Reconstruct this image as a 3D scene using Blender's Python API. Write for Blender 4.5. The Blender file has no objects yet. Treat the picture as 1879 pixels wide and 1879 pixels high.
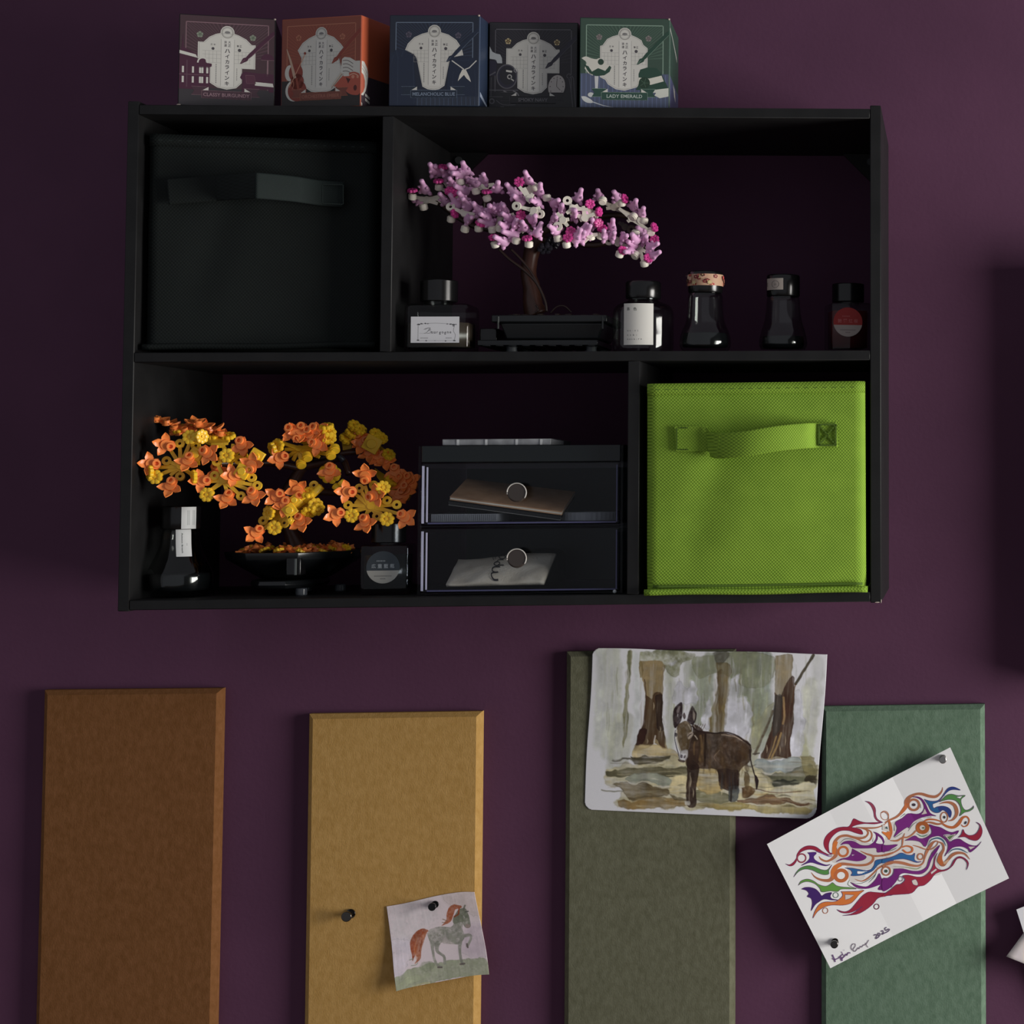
import bpy, bmesh, math, random
import numpy as np
from mathutils import Vector, Matrix, noise
from mathutils.geometry import tessellate_polygon
R_ = math.radians
random.seed(7)
SC = bpy.context.scene
COL = SC.collection
# ---------------------------------------------------------------- camera, world, light, exposure
ZB = 1.30                                   # height of the shelf's underside above the floor
F, PX, PY, W0 = 3750.0, 2016.49, 652.45, 1879.0
YAW, PITCH, ROLL = -0.0714, 0.0573, -0.0071
CAMP = Vector((0.6586, -1.8724, ZB + 0.1038))
CROT = Matrix.Rotation(YAW, 3, 'Z') @ Matrix.Rotation(math.pi / 2 + PITCH, 3, 'X') @ Matrix.Rotation(ROLL, 3, 'Z')
cd = bpy.data.cameras.new('camera'); cam = bpy.data.objects.new('camera', cd); COL.objects.link(cam)
cam.matrix_world = Matrix.Translation(CAMP) @ CROT.to_4x4()
cd.sensor_width = 36.0; cd.lens = F * 36.0 / W0
cd.shift_x = (W0 / 2 - PX) / W0; cd.shift_y = (PY - W0 / 2) / W0
cd.clip_start = 0.01
SC.camera = cam
SC.cycles.transparent_max_bounces = 24
SC.view_settings.view_transform = 'Standard'; SC.view_settings.look = 'None'
SC.view_settings.exposure = 0.0; SC.view_settings.gamma = 1.0; SC.view_settings.use_curve_mapping = False
world = bpy.data.worlds.new('world'); SC.world = world; world.use_nodes = True
world.node_tree.nodes['Background'].inputs[0].default_value = (0.88, 0.90, 0.98, 1)
world.node_tree.nodes['Background'].inputs[1].default_value = 0.285
ld = bpy.data.lights.new('window_light', 'AREA'); ld.shape = 'RECTANGLE'; ld.size = 1.0; ld.size_y = 1.1
ld.energy = 64.0; ld.color = (1.0, 0.97, 0.92)
lo = bpy.data.objects.new('window_light', ld); COL.objects.link(lo)
lo.matrix_world = Matrix.Translation((2.42, -.91, 1.22)) @ Matrix.Rotation(R_(90), 4, 'Y') @ Matrix.Rotation(R_(90), 4, 'Z')

# ---------------------------------------------------------------- helpers
def P(x, y, Y):
    """point at depth Y (distance from the wall plane) seen at that place of the photograph"""
    r = CROT @ Vector(((x - PX) / F, -(y - PY) / F, -1.0))
    return CAMP + r * ((Y - CAMP.y) / r.y)
def pxm(Y): return (Y - CAMP.y) / F           # metres per photograph pixel at depth Y
def lin(c):
    return tuple(((v / 255) / 12.92 if v / 255 <= 0.04045 else ((v / 255 + 0.055) / 1.055) ** 2.4) for v in c[:3])
MW = {}
def thing(name, label, cat, loc, group=None):
    o = bpy.data.objects.new(name, None); COL.objects.link(o); o.empty_display_size = 0.02
    o.location = loc; MW[o] = Matrix.Translation(loc); o['label'] = label; o['category'] = cat
    if group: o['group'] = group
    return o
def link(name, me, parent=None, M=None, mat=None):
    o = bpy.data.objects.new(name, me); COL.objects.link(o)
    if mat is not None and not me.materials: me.materials.append(mat)
    if M is None: M = Matrix.Identity(4)
    MW[o] = M
    if parent is not None:
        o.parent = parent; o.matrix_basis = MW[parent].inverted() @ M
    else: o.matrix_basis = M
    return o
def obj(name, bm, mat, parent=None, smooth=False, bevel=0, seg=2, recalc=True):
    if isinstance(bm, bmesh.types.BMesh):
        if recalc: bmesh.ops.recalc_face_normals(bm, faces=bm.faces[:])
        me = bpy.data.meshes.new(name); bm.to_mesh(me); bm.free()
    else: me = bm
    n = len(me.vertices); co = np.empty(n * 3); me.vertices.foreach_get('co', co); co = co.reshape(-1, 3)
    c = Vector((co.min(0) + co.max(0)) / 2)
    me.transform(Matrix.Translation(-c))
    if smooth: me.shade_smooth()
    o = link(name, me, parent, Matrix.Translation(c), mat)
    if bevel:
        b = o.modifiers.new('bevel', 'BEVEL'); b.width = bevel; b.segments = seg; b.limit_method = 'ANGLE'; b.angle_limit = R_(40)
        me.shade_smooth(); 
        try: me.set_sharp_from_angle(angle=R_(50))
        except Exception: pass
    return o
def bx(bm, a, b, rot=None):
    a = Vector(a); b = Vector(b); c = (a + b) / 2; s = b - a
    M = Matrix.Translation(c) @ (rot.to_4x4() if rot else Matrix.Identity(4)) @ Matrix.Diagonal((abs(s.x), abs(s.y), abs(s.z), 1))
    return bmesh.ops.create_cube(bm, size=1, matrix=M)['verts']
def box(a, b, rot=None):
    bm = bmesh.new(); bx(bm, a, b, rot); return bm
def cyl(bm, c, r, h, axis=Vector((0, 0, 1)), n=24, r2=None):
    q = Vector(axis).to_track_quat('Z', 'Y').to_matrix().to_4x4()
    return bmesh.ops.create_cone(bm, cap_ends=True, segments=n, radius1=r, radius2=r if r2 is None else r2, depth=h, matrix=Matrix.Translation(c) @ q)['verts']
def lathe(prof, c, n=40, closed=True):
    """profile [(r,z)...] turned about the vertical through c"""
    bm = bmesh.new(); rings = []
    for r, z in prof:
        if r < 1e-6: rings.append([bm.verts.new(c + Vector((0, 0, z)))])
        else: rings.append([bm.verts.new(c + Vector((r * math.cos(2 * math.pi * i / n), r * math.sin(2 * math.pi * i / n), z))) for i in range(n)])
    for a, b in zip(rings, rings[1:]):
        for i in range(n):
            j = (i + 1) % n
            if len(a) == 1 and len(b) == 1: continue
            if len(a) == 1: bm.faces.new((a[0], b[i], b[j]))
            elif len(b) == 1: bm.faces.new((a[i], a[j], b[0]))
            else: bm.faces.new((a[i], a[j], b[j], b[i]))
    return bm
def tube(bm, pts, rad, n=8):
    pts = [Vector(p) for p in pts]; rings = []
    for i, p in enumerate(pts):
        t = (pts[min(i + 1, len(pts) - 1)] - pts[max(i - 1, 0)]).normalized()
        q = t.to_track_quat('Z', 'Y'); r = rad[i] if isinstance(rad, (list, tuple)) else rad
        rings.append([bm.verts.new(p + q @ Vector((r * math.cos(2 * math.pi * k / n), r * math.sin(2 * math.pi * k / n), 0))) for k in range(n)])
    for a, b in zip(rings, rings[1:]):
        for k in range(n):
            bm.faces.new((a[k], a[(k + 1) % n], b[(k + 1) % n], b[k]))
    bm.faces.new(rings[0][::-1]); bm.faces.new(rings[-1])
def smooth_pts(pts, k=6):
    """Catmull-Rom through tuples of any length"""
    a = [np.array(p, float) for p in pts]; out = []
    for i in range(len(a) - 1):
        p0, p1, p2, p3 = a[max(i - 1, 0)], a[i], a[i + 1], a[min(i + 2, len(a) - 1)]
        for j in range(k):
            t = j / k
            out.append(0.5 * ((2 * p1) + (-p0 + p2) * t + (2 * p0 - 5 * p1 + 4 * p2 - p3) * t * t + (-p0 + 3 * p1 - 3 * p2 + p3) * t ** 3))
    out.append(a[-1]); return out

# ---------------------------------------------------------------- materials
def mat(name, c, rough=0.5, metal=0.0, trans=0.0, ior=1.45, spec=0.5, alpha=1.0, coat=0.0, srgb=True):
    m = bpy.data.materials.new(name); m.use_nodes = True; b = m.node_tree.nodes['Principled BSDF']
    col = lin(c) if srgb else c
    b.inputs['Base Color'].default_value = (*col, 1); b.inputs['Roughness'].default_value = rough
    b.inputs['Metallic'].default_value = metal; b.inputs['Transmission Weight'].default_value = trans
    b.inputs['IOR'].default_value = ior; b.inputs['Specular IOR Level'].default_value = spec
    b.inputs['Alpha'].default_value = alpha; b.inputs['Coat Weight'].default_value = coat
    return m
def nodes(m): return m.node_tree.nodes, m.node_tree.links, m.node_tree.nodes['Principled BSDF']
def mottle(m, c1, c2, scale, detail=4, bump=0.0, bscale=None, bdist=0.001, lo=0.35, hi=0.65, stretch=None):
    N, L, b = nodes(m)
    tc = N.new('ShaderNodeTexCoord'); src = tc.outputs['Object']
    if stretch:
        mp = N.new('ShaderNodeMapping'); mp.inputs['Scale'].default_value = stretch; L.new(src, mp.inputs[0]); src = mp.outputs[0]
    n = N.new('ShaderNodeTexNoise'); n.inputs['Scale'].default_value = scale; n.inputs['Detail'].default_value = detail
    r = N.new('ShaderNodeValToRGB'); r.color_ramp.elements[0].position = lo; r.color_ramp.elements[1].position = hi
    r.color_ramp.elements[0].color = (*lin(c1), 1); r.color_ramp.elements[1].color = (*lin(c2), 1)
    L.new(src, n.inputs['Vector']); L.new(n.outputs['Fac'], r.inputs[0]); L.new(r.outputs[0], b.inputs['Base Color'])
    if bump:
        n2 = N.new('ShaderNodeTexNoise'); n2.inputs['Scale'].default_value = bscale or scale; n2.inputs['Detail'].default_value = 3
        bp = N.new('ShaderNodeBump'); bp.inputs['Strength'].default_value = bump; bp.inputs['Distance'].default_value = bdist
        L.new(src, n2.inputs['Vector']); L.new(n2.outputs['Fac'], bp.inputs['Height']); L.new(bp.outputs[0], b.inputs['Normal'])
    return m
def ink_mat(name, rough=0.55, spec=0.4, grain=0.0):
    """printed or painted colour carried by the mesh"""
    m = bpy.data.materials.new(name); m.use_nodes = True; N, L, b = nodes(m)
    a = N.new('ShaderNodeAttribute'); a.attribute_name = 'Col'; src = a.outputs['Color']
    if grain:
        tc = N.new('ShaderNodeTexCoord'); n = N.new('ShaderNodeTexNoise'); n.inputs['Scale'].default_value = 900; n.inputs['Detail'].default_value = 3
        mr = N.new('ShaderNodeMapRange'); mr.inputs['To Min'].default_value = 1 - grain; mr.inputs['To Max'].default_value = 1 + grain
        mx = N.new('ShaderNodeVectorMath'); mx.operation = 'MULTIPLY'
        L.new(tc.outputs['Object'], n.inputs['Vector']); L.new(n.outputs['Fac'], mr.inputs['Value'])
        L.new(src, mx.inputs[0]); L.new(mr.outputs[0], mx.inputs[1]); src = mx.outputs[0]
    L.new(src, b.inputs['Base Color']); b.inputs['Roughness'].default_value = rough; b.inputs['Specular IOR Level'].default_value = spec
    return m
def woven(name, c1, c2, pitch, bump=0.6, rough=0.8):
    """non-woven cloth with an embossed diagonal dot grid"""
    m = bpy.data.materials.new(name); m.use_nodes = True; N, L, b = nodes(m)
    tc = N.new('ShaderNodeTexCoord'); sep = N.new('ShaderNodeSeparateXYZ'); L.new(tc.outputs['Object'], sep.inputs[0])
    def M(op, a, bb=None):
        n = N.new('ShaderNodeMath'); n.operation = op
        for i, v in enumerate((a, bb)):
            if v is None: continue
            if isinstance(v, (int, float)): n.inputs[i].default_value = v
            else: L.new(v, n.inputs[i])
        return n.outputs[0]
    k = 2 * math.pi / pitch
    xy = M('ADD', sep.outputs[0], sep.outputs[1])
    s1 = M('SINE', M('MULTIPLY', xy, k)); s2 = M('SINE', M('MULTIPLY', sep.outputs[2], k))
    h = M('MULTIPLY', M('ADD', M('MULTIPLY', s1, s2), 1.0), 0.5)
    nz = N.new('ShaderNodeTexNoise'); nz.inputs['Scale'].default_value = 60; nz.inputs['Detail'].default_value = 5; L.new(tc.outputs['Object'], nz.inputs['Vector'])
    f = M('ADD', M('MULTIPLY', h, 0.75), M('MULTIPLY', nz.outputs['Fac'], 0.35))
    r = N.new('ShaderNodeValToRGB'); r.color_ramp.elements[0].position = 0.15; r.color_ramp.elements[1].position = 0.85
    r.color_ramp.elements[0].color = (*lin(c1), 1); r.color_ramp.elements[1].color = (*lin(c2), 1)
    L.new(f, r.inputs[0]); L.new(r.outputs[0], b.inputs['Base Color'])
    bp = N.new('ShaderNodeBump'); bp.inputs['Strength'].default_value = bump; bp.inputs['Distance'].default_value = 0.0004
    L.new(h, bp.inputs['Height']); L.new(bp.outputs[0], b.inputs['Normal']); b.inputs['Roughness'].default_value = rough
    b.inputs['Specular IOR Level'].default_value = 0.25
    return m
M_wall = mottle(mat('purple_paint', (98, 52, 92), 0.75, spec=0.3), (82, 49, 73), (88, 53, 78), 9, 3, bump=0.25, bscale=260, bdist=0.0006)
M_plain = mat('plain_paint', (120, 116, 112), 0.8)
M_floor = mottle(mat('floor_boards', (90, 70, 52), 0.5), (80, 60, 44), (104, 82, 62), 6, 4)
M_black = mottle(mat('black_laminate', (20, 20, 21), 0.55, spec=0.35), (19, 19, 20), (25, 25, 26), 40, 5, bump=0.12, bscale=900, bdist=0.0003)
M_chip = mat('worn_edge', (190, 175, 165), 0.8)
M_steel = mat('bracket_plastic', (62, 64, 66), 0.45)
M_ink = ink_mat('printed_ink', 0.6, 0.3)
M_card = ink_mat('printed_card', 0.42, 0.5)
M_art = ink_mat('watercolour_paper', 0.85, 0.15, grain=0.05)
M_drawpaper = ink_mat('marker_on_paper', 0.8, 0.2)
def thin_glass(name, tint, ior=1.5, rough=0.03):
    """a thin clear sheet: straight-through tint plus its Fresnel reflection"""
    m = bpy.data.materials.new(name); m.use_nodes = True; N, L = m.node_tree.nodes, m.node_tree.links
    N.remove(N['Principled BSDF']); out = N['Material Output']
    t = N.new('ShaderNodeBsdfTransparent'); g = N.new('ShaderNodeBsdfGlossy'); f = N.new('ShaderNodeFresnel'); x = N.new('ShaderNodeMixShader')
    t.inputs[0].default_value = (*lin(tint), 1); g.inputs['Roughness'].default_value = rough; f.inputs[0].default_value = ior
    ge = N.new('ShaderNodeNewGeometry'); mr = N.new('ShaderNodeMapRange'); mr.inputs['To Min'].default_value = ior; mr.inputs['To Max'].default_value = 1 / ior
    L.new(ge.outputs['Backfacing'], mr.inputs['Value']); L.new(mr.outputs[0], f.inputs[0])
    L.new(f.outputs[0], x.inputs[0]); L.new(t.outputs[0], x.inputs[1]); L.new(g.outputs[0], x.inputs[2]); L.new(x.outputs[0], out.inputs[0])
    return m
M_glass = thin_glass('bottle_glass', (232, 236, 234), 1.42, .03)
M_acryl = thin_glass('clear_acrylic', (246, 248, 250), 1.28, .04)
M_cap = mat('black_cap', (14, 14, 15), 0.22, spec=0.6)
M_plastic_k = mat('black_plastic', (24, 26, 28), 0.25, spec=0.55)

# ---------------------------------------------------------------- flat print made of coloured shapes
_tc = {}
def text_mesh(s, bold=0.0):
    key = (s, bold)
    if key not in _tc:
        c = bpy.data.curves.new('t', 'FONT'); c.body = s; c.resolution_u = 2; c.offset = bold
        o = bpy.data.objects.new('t', c); COL.objects.link(o)
        dg = bpy.context.evaluated_depsgraph_get(); me = o.evaluated_get(dg).to_mesh()
        vs = [(v.co.x, v.co.y) for v in me.vertices]; fs = [tuple(p.vertices) for p in me.polygons]
        o.evaluated_get(dg).to_mesh_clear(); bpy.data.objects.remove(o); bpy.data.curves.remove(c)
        _tc[key] = (vs, fs)
    return _tc[key]
class Art:
    """2-D drawing; v grows downward; every up() lifts what follows by one film of ink"""
    def __init__(s): s.v = []; s.f = []; s.c = []; s.z = 0
    def up(s): s.z += 1; return s
    def _add(s, vs, fs, col):
        n = len(s.v); s.v += [(x, y, s.z) for x, y in vs]; s.c += [lin(col)] * len(vs); s.f += [tuple(i + n for i in f) for f in fs]
    def poly(s, pts, col, holes=None, sm=0):
        if sm: pts = [tuple(p) for p in smooth_pts(list(pts) + [pts[0]], sm)[:-1]]
        loops = [[Vector((x, y, 0)) for x, y in pts]] + [[Vector((x, y, 0)) for x, y in h] for h in (holes or [])]
        vs = [(p.x, p.y) for l in loops for p in l]
        s._add(vs, tessellate_polygon(loops), col)
    def rect(s, x0, y0, x1, y1, col): s._add([(x0, y0), (x1, y0), (x1, y1), (x0, y1)], [(0, 1, 2, 3)], col)
    def circ(s, x, y, r, col, ry=None, n=28, a0=0.0, a1=2 * math.pi, rot=0):
        ry = ry or r; cr, sr = math.cos(rot), math.sin(rot)
        p = []
        for i in range(n):
            a = a0 + (a1 - a0) * i / (n if a1 - a0 > 6.28 else n - 1); u, w = r * math.cos(a), ry * math.sin(a)
            p.append((x + u * cr - w * sr, y + u * sr + w * cr))
        s._add(p, [tuple(range(n))], col)
    def ring(s, x, y, r, w, col, ry=None, n=30, rot=0):
        ry = ry or r; cr, sr = math.cos(rot), math.sin(rot); vs = []
        for i in range(n):
            a = 2 * math.pi * i / n
            for k in (-.5, .5):
                u, t = (r + k * w) * math.cos(a), (ry + k * w) * math.sin(a); vs.append((x + u * cr - t * sr, y + u * sr + t * cr))
        s._add(vs, [(2 * i, 2 * i + 1, (2 * i + 3) % (2 * n), (2 * i + 2) % (2 * n)) for i in range(n)], col)
    def line(s, pts, w, col, sm=0):
        """pts (x,y) with width w, or (x,y,w) tapered"""
        pts = [p if len(p) == 3 else (p[0], p[1], w) for p in pts]
        if sm: pts = [tuple(p) for p in smooth_pts(pts, sm)]
        vs = []
        for i, p in enumerate(pts):
            a = pts[max(i - 1, 0)]; b = pts[min(i + 1, len(pts) - 1)]
            dx, dy = b[0] - a[0], b[1] - a[1]; l = math.hypot(dx, dy) or 1; h = max(p[2], 0.001) / 2
            vs += [(p[0] - dy / l * h, p[1] + dx / l * h), (p[0] + dy / l * h, p[1] - dx / l * h)]
        s._add(vs, [(2 * i, 2 * i + 1, 2 * i + 3, 2 * i + 2) for i in range(len(pts) - 1)], col)
    def text(s, t, x, y, size, col, rot=0.0, align='c', sx=1.0, bold=0.014):
        vs, fs = text_mesh(t, bold)
        if not vs: return
        x0 = min(v[0] for v in vs); x1 = max(v[0] for v in vs); y0 = min(v[1] for v in vs); y1 = max(v[1] for v in vs)
        k = size / max(y1 - y0, 1e-6) if size > 0 else -size
        ox = (x0 + x1) / 2 if align == 'c' else x0; oy = (y0 + y1) / 2
        c, sn = math.cos(rot), math.sin(rot)
        s._add([(x + (a - ox) * k * sx * c + (b - oy) * k * sn, y + (a - ox) * k * sx * sn - (b - oy) * k * c) for a, b in vs], fs, col)
    def build(s, name, parent, fmap, m, cuts=(), smooth=False):
        bm = bmesh.new(); cl = bm.verts.layers.float_color.new('Col')
        vv = []
        for (x, y, z), c in zip(s.v, s.c):
            v = bm.verts.new((x, y, z)); v[cl] = (*c, 1); vv.append(v)
        for f in s.f:
            try: bm.faces.new([vv[i] for i in f])
            except ValueError: pass
        for co, no in cuts:
            bmesh.ops.bisect_plane(bm, geom=bm.verts[:] + bm.edges[:] + bm.faces[:], plane_co=co, plane_no=no, dist=1e-7)
        for v in bm.verts: v.co = fmap(v.co.x, v.co.y, v.co.z)
        for f in bm.faces:
            f.normal_update()
        return obj(name, bm, m, parent, smooth=smooth, recalc=False)

# ---------------------------------------------------------------- painted sheets: a fine mesh whose vertices carry brushwork
class Raster:
    def __init__(s, w, h, corners, base, var=.28):
        s.var = var; s.w, s.h = w, h; s.cn = [np.array(c, float) for c in corners]   # tl,tr,br,bl in tracing units
        s.a = np.zeros((h, w, 3)); s.a[:] = base
        s.rs = np.random.RandomState(3); s.yy, s.xx = np.mgrid[0:h, 0:w].astype(float)
        s.n1 = s.fbm(18, 18); s.n2 = s.fbm(18, 18); s.gr = s.fbm(5, 5); s.st = s.fbm(60, 4); s.sh = s.fbm(5, 40)
    def fbm(s, sy, sx):
        out = np.zeros((s.h, s.w)); amp = 1.0
        for o in range(3):
            gy, gx = int(s.h / max(sy / 2 ** o, 1)) + 3, int(s.w / max(sx / 2 ** o, 1)) + 3
            g = s.rs.rand(gy, gx) - .5
            fy = s.yy / s.h * (gy - 2); fx = s.xx / s.w * (gx - 2); iy = fy.astype(int); ix = fx.astype(int); ty = fy - iy; tx = fx - ix
            ty = ty * ty * (3 - 2 * ty); tx = tx * tx * (3 - 2 * tx)
            out += amp * ((g[iy, ix] * (1 - tx) + g[iy, ix + 1] * tx) * (1 - ty) + (g[iy + 1, ix] * (1 - tx) + g[iy + 1, ix + 1] * tx) * ty); amp *= .5
        return out
    def uv(s, x, y):
        tl, tr, br, bl = s.cn; u = v = .5
        for _ in range(8):
            p = tl * (1 - u) * (1 - v) + tr * u * (1 - v) + br * u * v + bl * (1 - u) * v - (x, y)
            du = (tr - tl) * (1 - v) + (br - bl) * v; dv = (bl - tl) * (1 - u) + (br - tr) * u
            d = du[0] * dv[1] - du[1] * dv[0]; u -= (p[0] * dv[1] - p[1] * dv[0]) / d; v -= (du[0] * p[1] - du[1] * p[0]) / d
        return u * (s.w - 1), v * (s.h - 1)
    def _bb(s, pts, pad):
        x0 = max(int(min(p[0] for p in pts) - pad), 0); x1 = min(int(max(p[0] for p in pts) + pad) + 1, s.w)
        y0 = max(int(min(p[1] for p in pts) - pad), 0); y1 = min(int(max(p[1] for p in pts) + pad) + 1, s.h)
        return slice(y0, max(y1, y0)), slice(x0, max(x1, x0))
    def _mix(s, sl, m, col, tex):
        if tex == 'v': m = m * np.clip(.86 + s.st[sl] * .55 + s.n1[sl] * .35, 0, 1.1)
        elif tex == 'h': m = m * np.clip(.84 + s.sh[sl] * .6 + s.n1[sl] * .4, 0, 1.1)
        elif tex: m = m * np.clip(.86 + s.gr[sl] * tex + s.n2[sl] * tex, 0, 1.1)
        m = np.clip(m, 0, 1)[..., None]; c = np.array(col, float) * (1 + s.var * s.n1[sl] + .22 * s.n2[sl] * s.gr[sl] + .10 * s.st[sl])[..., None]
        s.a[sl] = s.a[sl] * (1 - m) + c * m
    def poly(s, pts, col, al=1.0, soft=.7, wob=2.5, tex=.3, sm=3, edge=.5):
        if sm: pts = smooth_pts(list(pts) + [pts[0]], sm)[:-1]
        q = [s.uv(p[0], p[1]) for p in pts]; sl = s._bb(q, soft * 2 + wob * 2 + 1)
        X = s.xx[sl] + s.n1[sl] * wob * 2; Y = s.yy[sl] + s.n2[sl] * wob * 2
        if X.size == 0: return
        ins = np.zeros(X.shape, bool); d = np.full(X.shape, 1e9)
        for (x0, y0), (x1, y1) in zip(q, q[1:] + q[:1]):
            c = (y0 > Y) != (y1 > Y)
            with np.errstate(divide='ignore', invalid='ignore'): xi = (x1 - x0) * (Y - y0) / ((y1 - y0) if y1 != y0 else 1e-9) + x0
            ins ^= c & (X < xi)
            L = (x1 - x0) ** 2 + (y1 - y0) ** 2 + 1e-9; t = np.clip(((X - x0) * (x1 - x0) + (Y - y0) * (y1 - y0)) / L, 0, 1)
            d = np.minimum(d, (X - x0 - t * (x1 - x0)) ** 2 + (Y - y0 - t * (y1 - y0)) ** 2)
        d = np.sqrt(d) * np.where(ins, 1, -1)
        s._mix(sl, np.clip(d / (2 * soft) + .5, 0, 1) * al, col, tex)
        if edge: s._mix(sl, np.clip(1 - np.abs(d - .8) / 1.1, 0, 1) * edge * al * np.clip(.6 + s.n2[sl], 0, 1), [v * .62 for v in col], 0)
    def line(s, pts, w, col, al=1.0, soft=.6, wob=1.0, tex=0, sm=5):
        pts = [p if len(p) == 3 else (p[0], p[1], w) for p in pts]
        if sm and len(pts) > 2: pts = [tuple(p) for p in smooth_pts(pts, sm)]
        k = s.w / np.hypot(*(s.cn[1] - s.cn[0]))
        q = [(*s.uv(p[0], p[1]), p[2] * k / 2) for p in pts]; sl = s._bb(q, max(p[2] for p in q) + 4)
        X = s.xx[sl] + s.n1[sl] * wob * 2; Y = s.yy[sl] + s.n2[sl] * wob * 2
        if X.size == 0: return
        best = np.full(X.shape, -1e9)
        for (x0, y0, w0), (x1, y1, w1) in zip(q, q[1:]):
            L = (x1 - x0) ** 2 + (y1 - y0) ** 2 + 1e-9; t = np.clip(((X - x0) * (x1 - x0) + (Y - y0) * (y1 - y0)) / L, 0, 1)
            best = np.maximum(best, w0 + t * (w1 - w0) - np.sqrt((X - x0 - t * (x1 - x0)) ** 2 + (Y - y0 - t * (y1 - y0)) ** 2))
        s._mix(sl, np.clip(best / (2 * soft) + .5, 0, 1) * al, col, tex)
    def build(s, name, parent, fmap, m, radius=(0, 0, 0, 0), thick=0.0004):
        """radius: corner rounding tl,tr,br,bl in raster units"""
        w, h = s.w, s.h; u = s.xx / (w - 1); v = s.yy / (h - 1)
        co = fmap(u, v)                                    # (h,w,3)
        idx = np.arange(w * h).reshape(h, w)
        keep = np.ones((h - 1, w - 1), bool); cy, cx = np.mgrid[0:h - 1, 0:w - 1] + .5
        for (ax, ay), r in zip(((0, 0), (w - 1, 0), (w - 1, h - 1), (0, h - 1)), radius):
            if r:
                qx = np.abs(cx - ax); qy = np.abs(cy - ay)
                keep &= ~((qx < r) & (qy < r) & ((r - qx) ** 2 + (r - qy) ** 2 > r * r))
        f = np.stack([idx[:-1, :-1], idx[1:, :-1], idx[1:, 1:], idx[:-1, 1:]], -1)[keep]
        me = bpy.data.meshes.new(name); n = w * h
        me.vertices.add(n); me.vertices.foreach_set('co', co.reshape(-1).astype(np.float32))
        me.loops.add(len(f) * 4); me.loops.foreach_set('vertex_index', f.reshape(-1).astype(np.int32))
        me.polygons.add(len(f)); me.polygons.foreach_set('loop_start', (np.arange(len(f)) * 4).astype(np.int32))
        me.update(calc_edges=True); me.validate()
        a = np.clip(s.a, 0, 255) / 255; l = np.where(a <= .04045, a / 12.92, ((a + .055) / 1.055) ** 2.4)
        at = me.color_attributes.new('Col', 'FLOAT_COLOR', 'POINT'); rgba = np.ones((n, 4), np.float32); rgba[:, :3] = l.reshape(-1, 3)
        at.data.foreach_set('color', rgba.reshape(-1))
        me.shade_smooth()
        o = obj(name, me, m, parent)
        sm = o.modifiers.new('thickness', 'SOLIDIFY'); sm.thickness = thick; sm.offset = -1
        return o

# ---------------------------------------------------------------- the setting
def struct(name, bm, m):
    o = obj(name, bm, m); o['kind'] = 'structure'; return o
struct('wall_back', box((-1.9, 0, 0), (2.3, 0.12, 2.6)), M_wall)
struct('floor', box((-1.9, -3.4, -0.05), (2.3, 0.0, 0)), M_floor)
bm = bmesh.new()
WX = 2.3
bx(bm, (WX, -3.4, 0), (WX + .12, 0.12, .56)); bx(bm, (WX, -3.4, 1.74), (WX + .12, 0.12, 2.6))
bx(bm, (WX, -0.38, .56), (WX + .12, 0.12, 1.74)); bx(bm, (WX, -3.4, .56), (WX + .12, -1.50, 1.74))
wr = struct('wall_right', bm, M_plain)
bm = bmesh.new()
for a, b in (((WX + .03, -1.50, .56), (WX + .08, -1.46, 1.74)), ((WX + .03, -.42, .56), (WX + .08, -.38, 1.74)), ((WX + .03, -1.46, .56), (WX + .08, -.42, .60)), ((WX + .03, -1.46, 1.70), (WX + .08, -.42, 1.74))):
    bx(bm, a, b)
wf = obj('window_1', bm, mat('window_frame_paint', (225, 224, 220), 0.4)); wf['kind'] = 'structure'

# ---------------------------------------------------------------- the wall shelf
D = 0.199                                    # depth of the shelf
def FX(x, y): return P(x, y, -D)
H = 0.4065
def panel(name, a, b, parent, m=None): return obj(name, box(a, b), m or M_black, parent, bevel=0.0006, seg=1)
xL, xR = 0.0, 0.6
zt0 = FX(900, 214).z; ztop = ZB + H - 0.0028  # underside and top of the upper board
zb1 = FX(900, 1094).z                          # upper side of the bottom board
zm0, zm1 = FX(900, 663).z, FX(900, 645).z
tl = 0.0088
shelf = thing('wall_shelf', 'black four-compartment shelf unit open to the purple wall behind', 'shelf', (0.3, -0.1, ZB))
panel('side_panel', (xL, -D, ZB), (xL + tl, 0, ZB + H), shelf)
sr = panel('side_panel', (xR - tl, -D, ZB), (xR, 0, ZB + H), shelf)
panel('top_panel', (xL + tl, -D, zt0), (xR - tl, 0, ztop), shelf)
panel('bottom_panel', (xL + tl, -D, ZB + .0008), (xR - tl, 0, zb1), shelf)
panel('middle_shelf', (xL + tl, -D, zm0), (xR - tl, 0, zm1), shelf)
ux0, ux1 = FX(699, 430).x, FX(720, 430).x
lx0, lx1 = FX(1151, 880).x, FX(1173, 880).x
panel('divider', (ux0, -D, zm1), (ux1, 0, zt0), shelf)
panel('divider', (lx0, -D, zb1), (lx1, 0, zm0), shelf)
# worn lower corner of the right side panel
bm = bmesh.new()
bmesh.ops.create_icosphere(bm, subdivisions=1, radius=1, matrix=Matrix.Translation((xR - .0032, -D, ZB + .0003)) @ Matrix.Diagonal((.0022, .0004, .0005, 1)))
bmesh.ops.create_icosphere(bm, subdivisions=1, radius=1, matrix=Matrix.Translation((xR - .0001, -D, ZB + .0012)) @ Matrix.Diagonal((.0004, .0004, .0018, 1)))
w = obj('chipped_corner', bm, M_chip, shelf); w['label'] = 'pale chip in the black edge'
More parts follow.
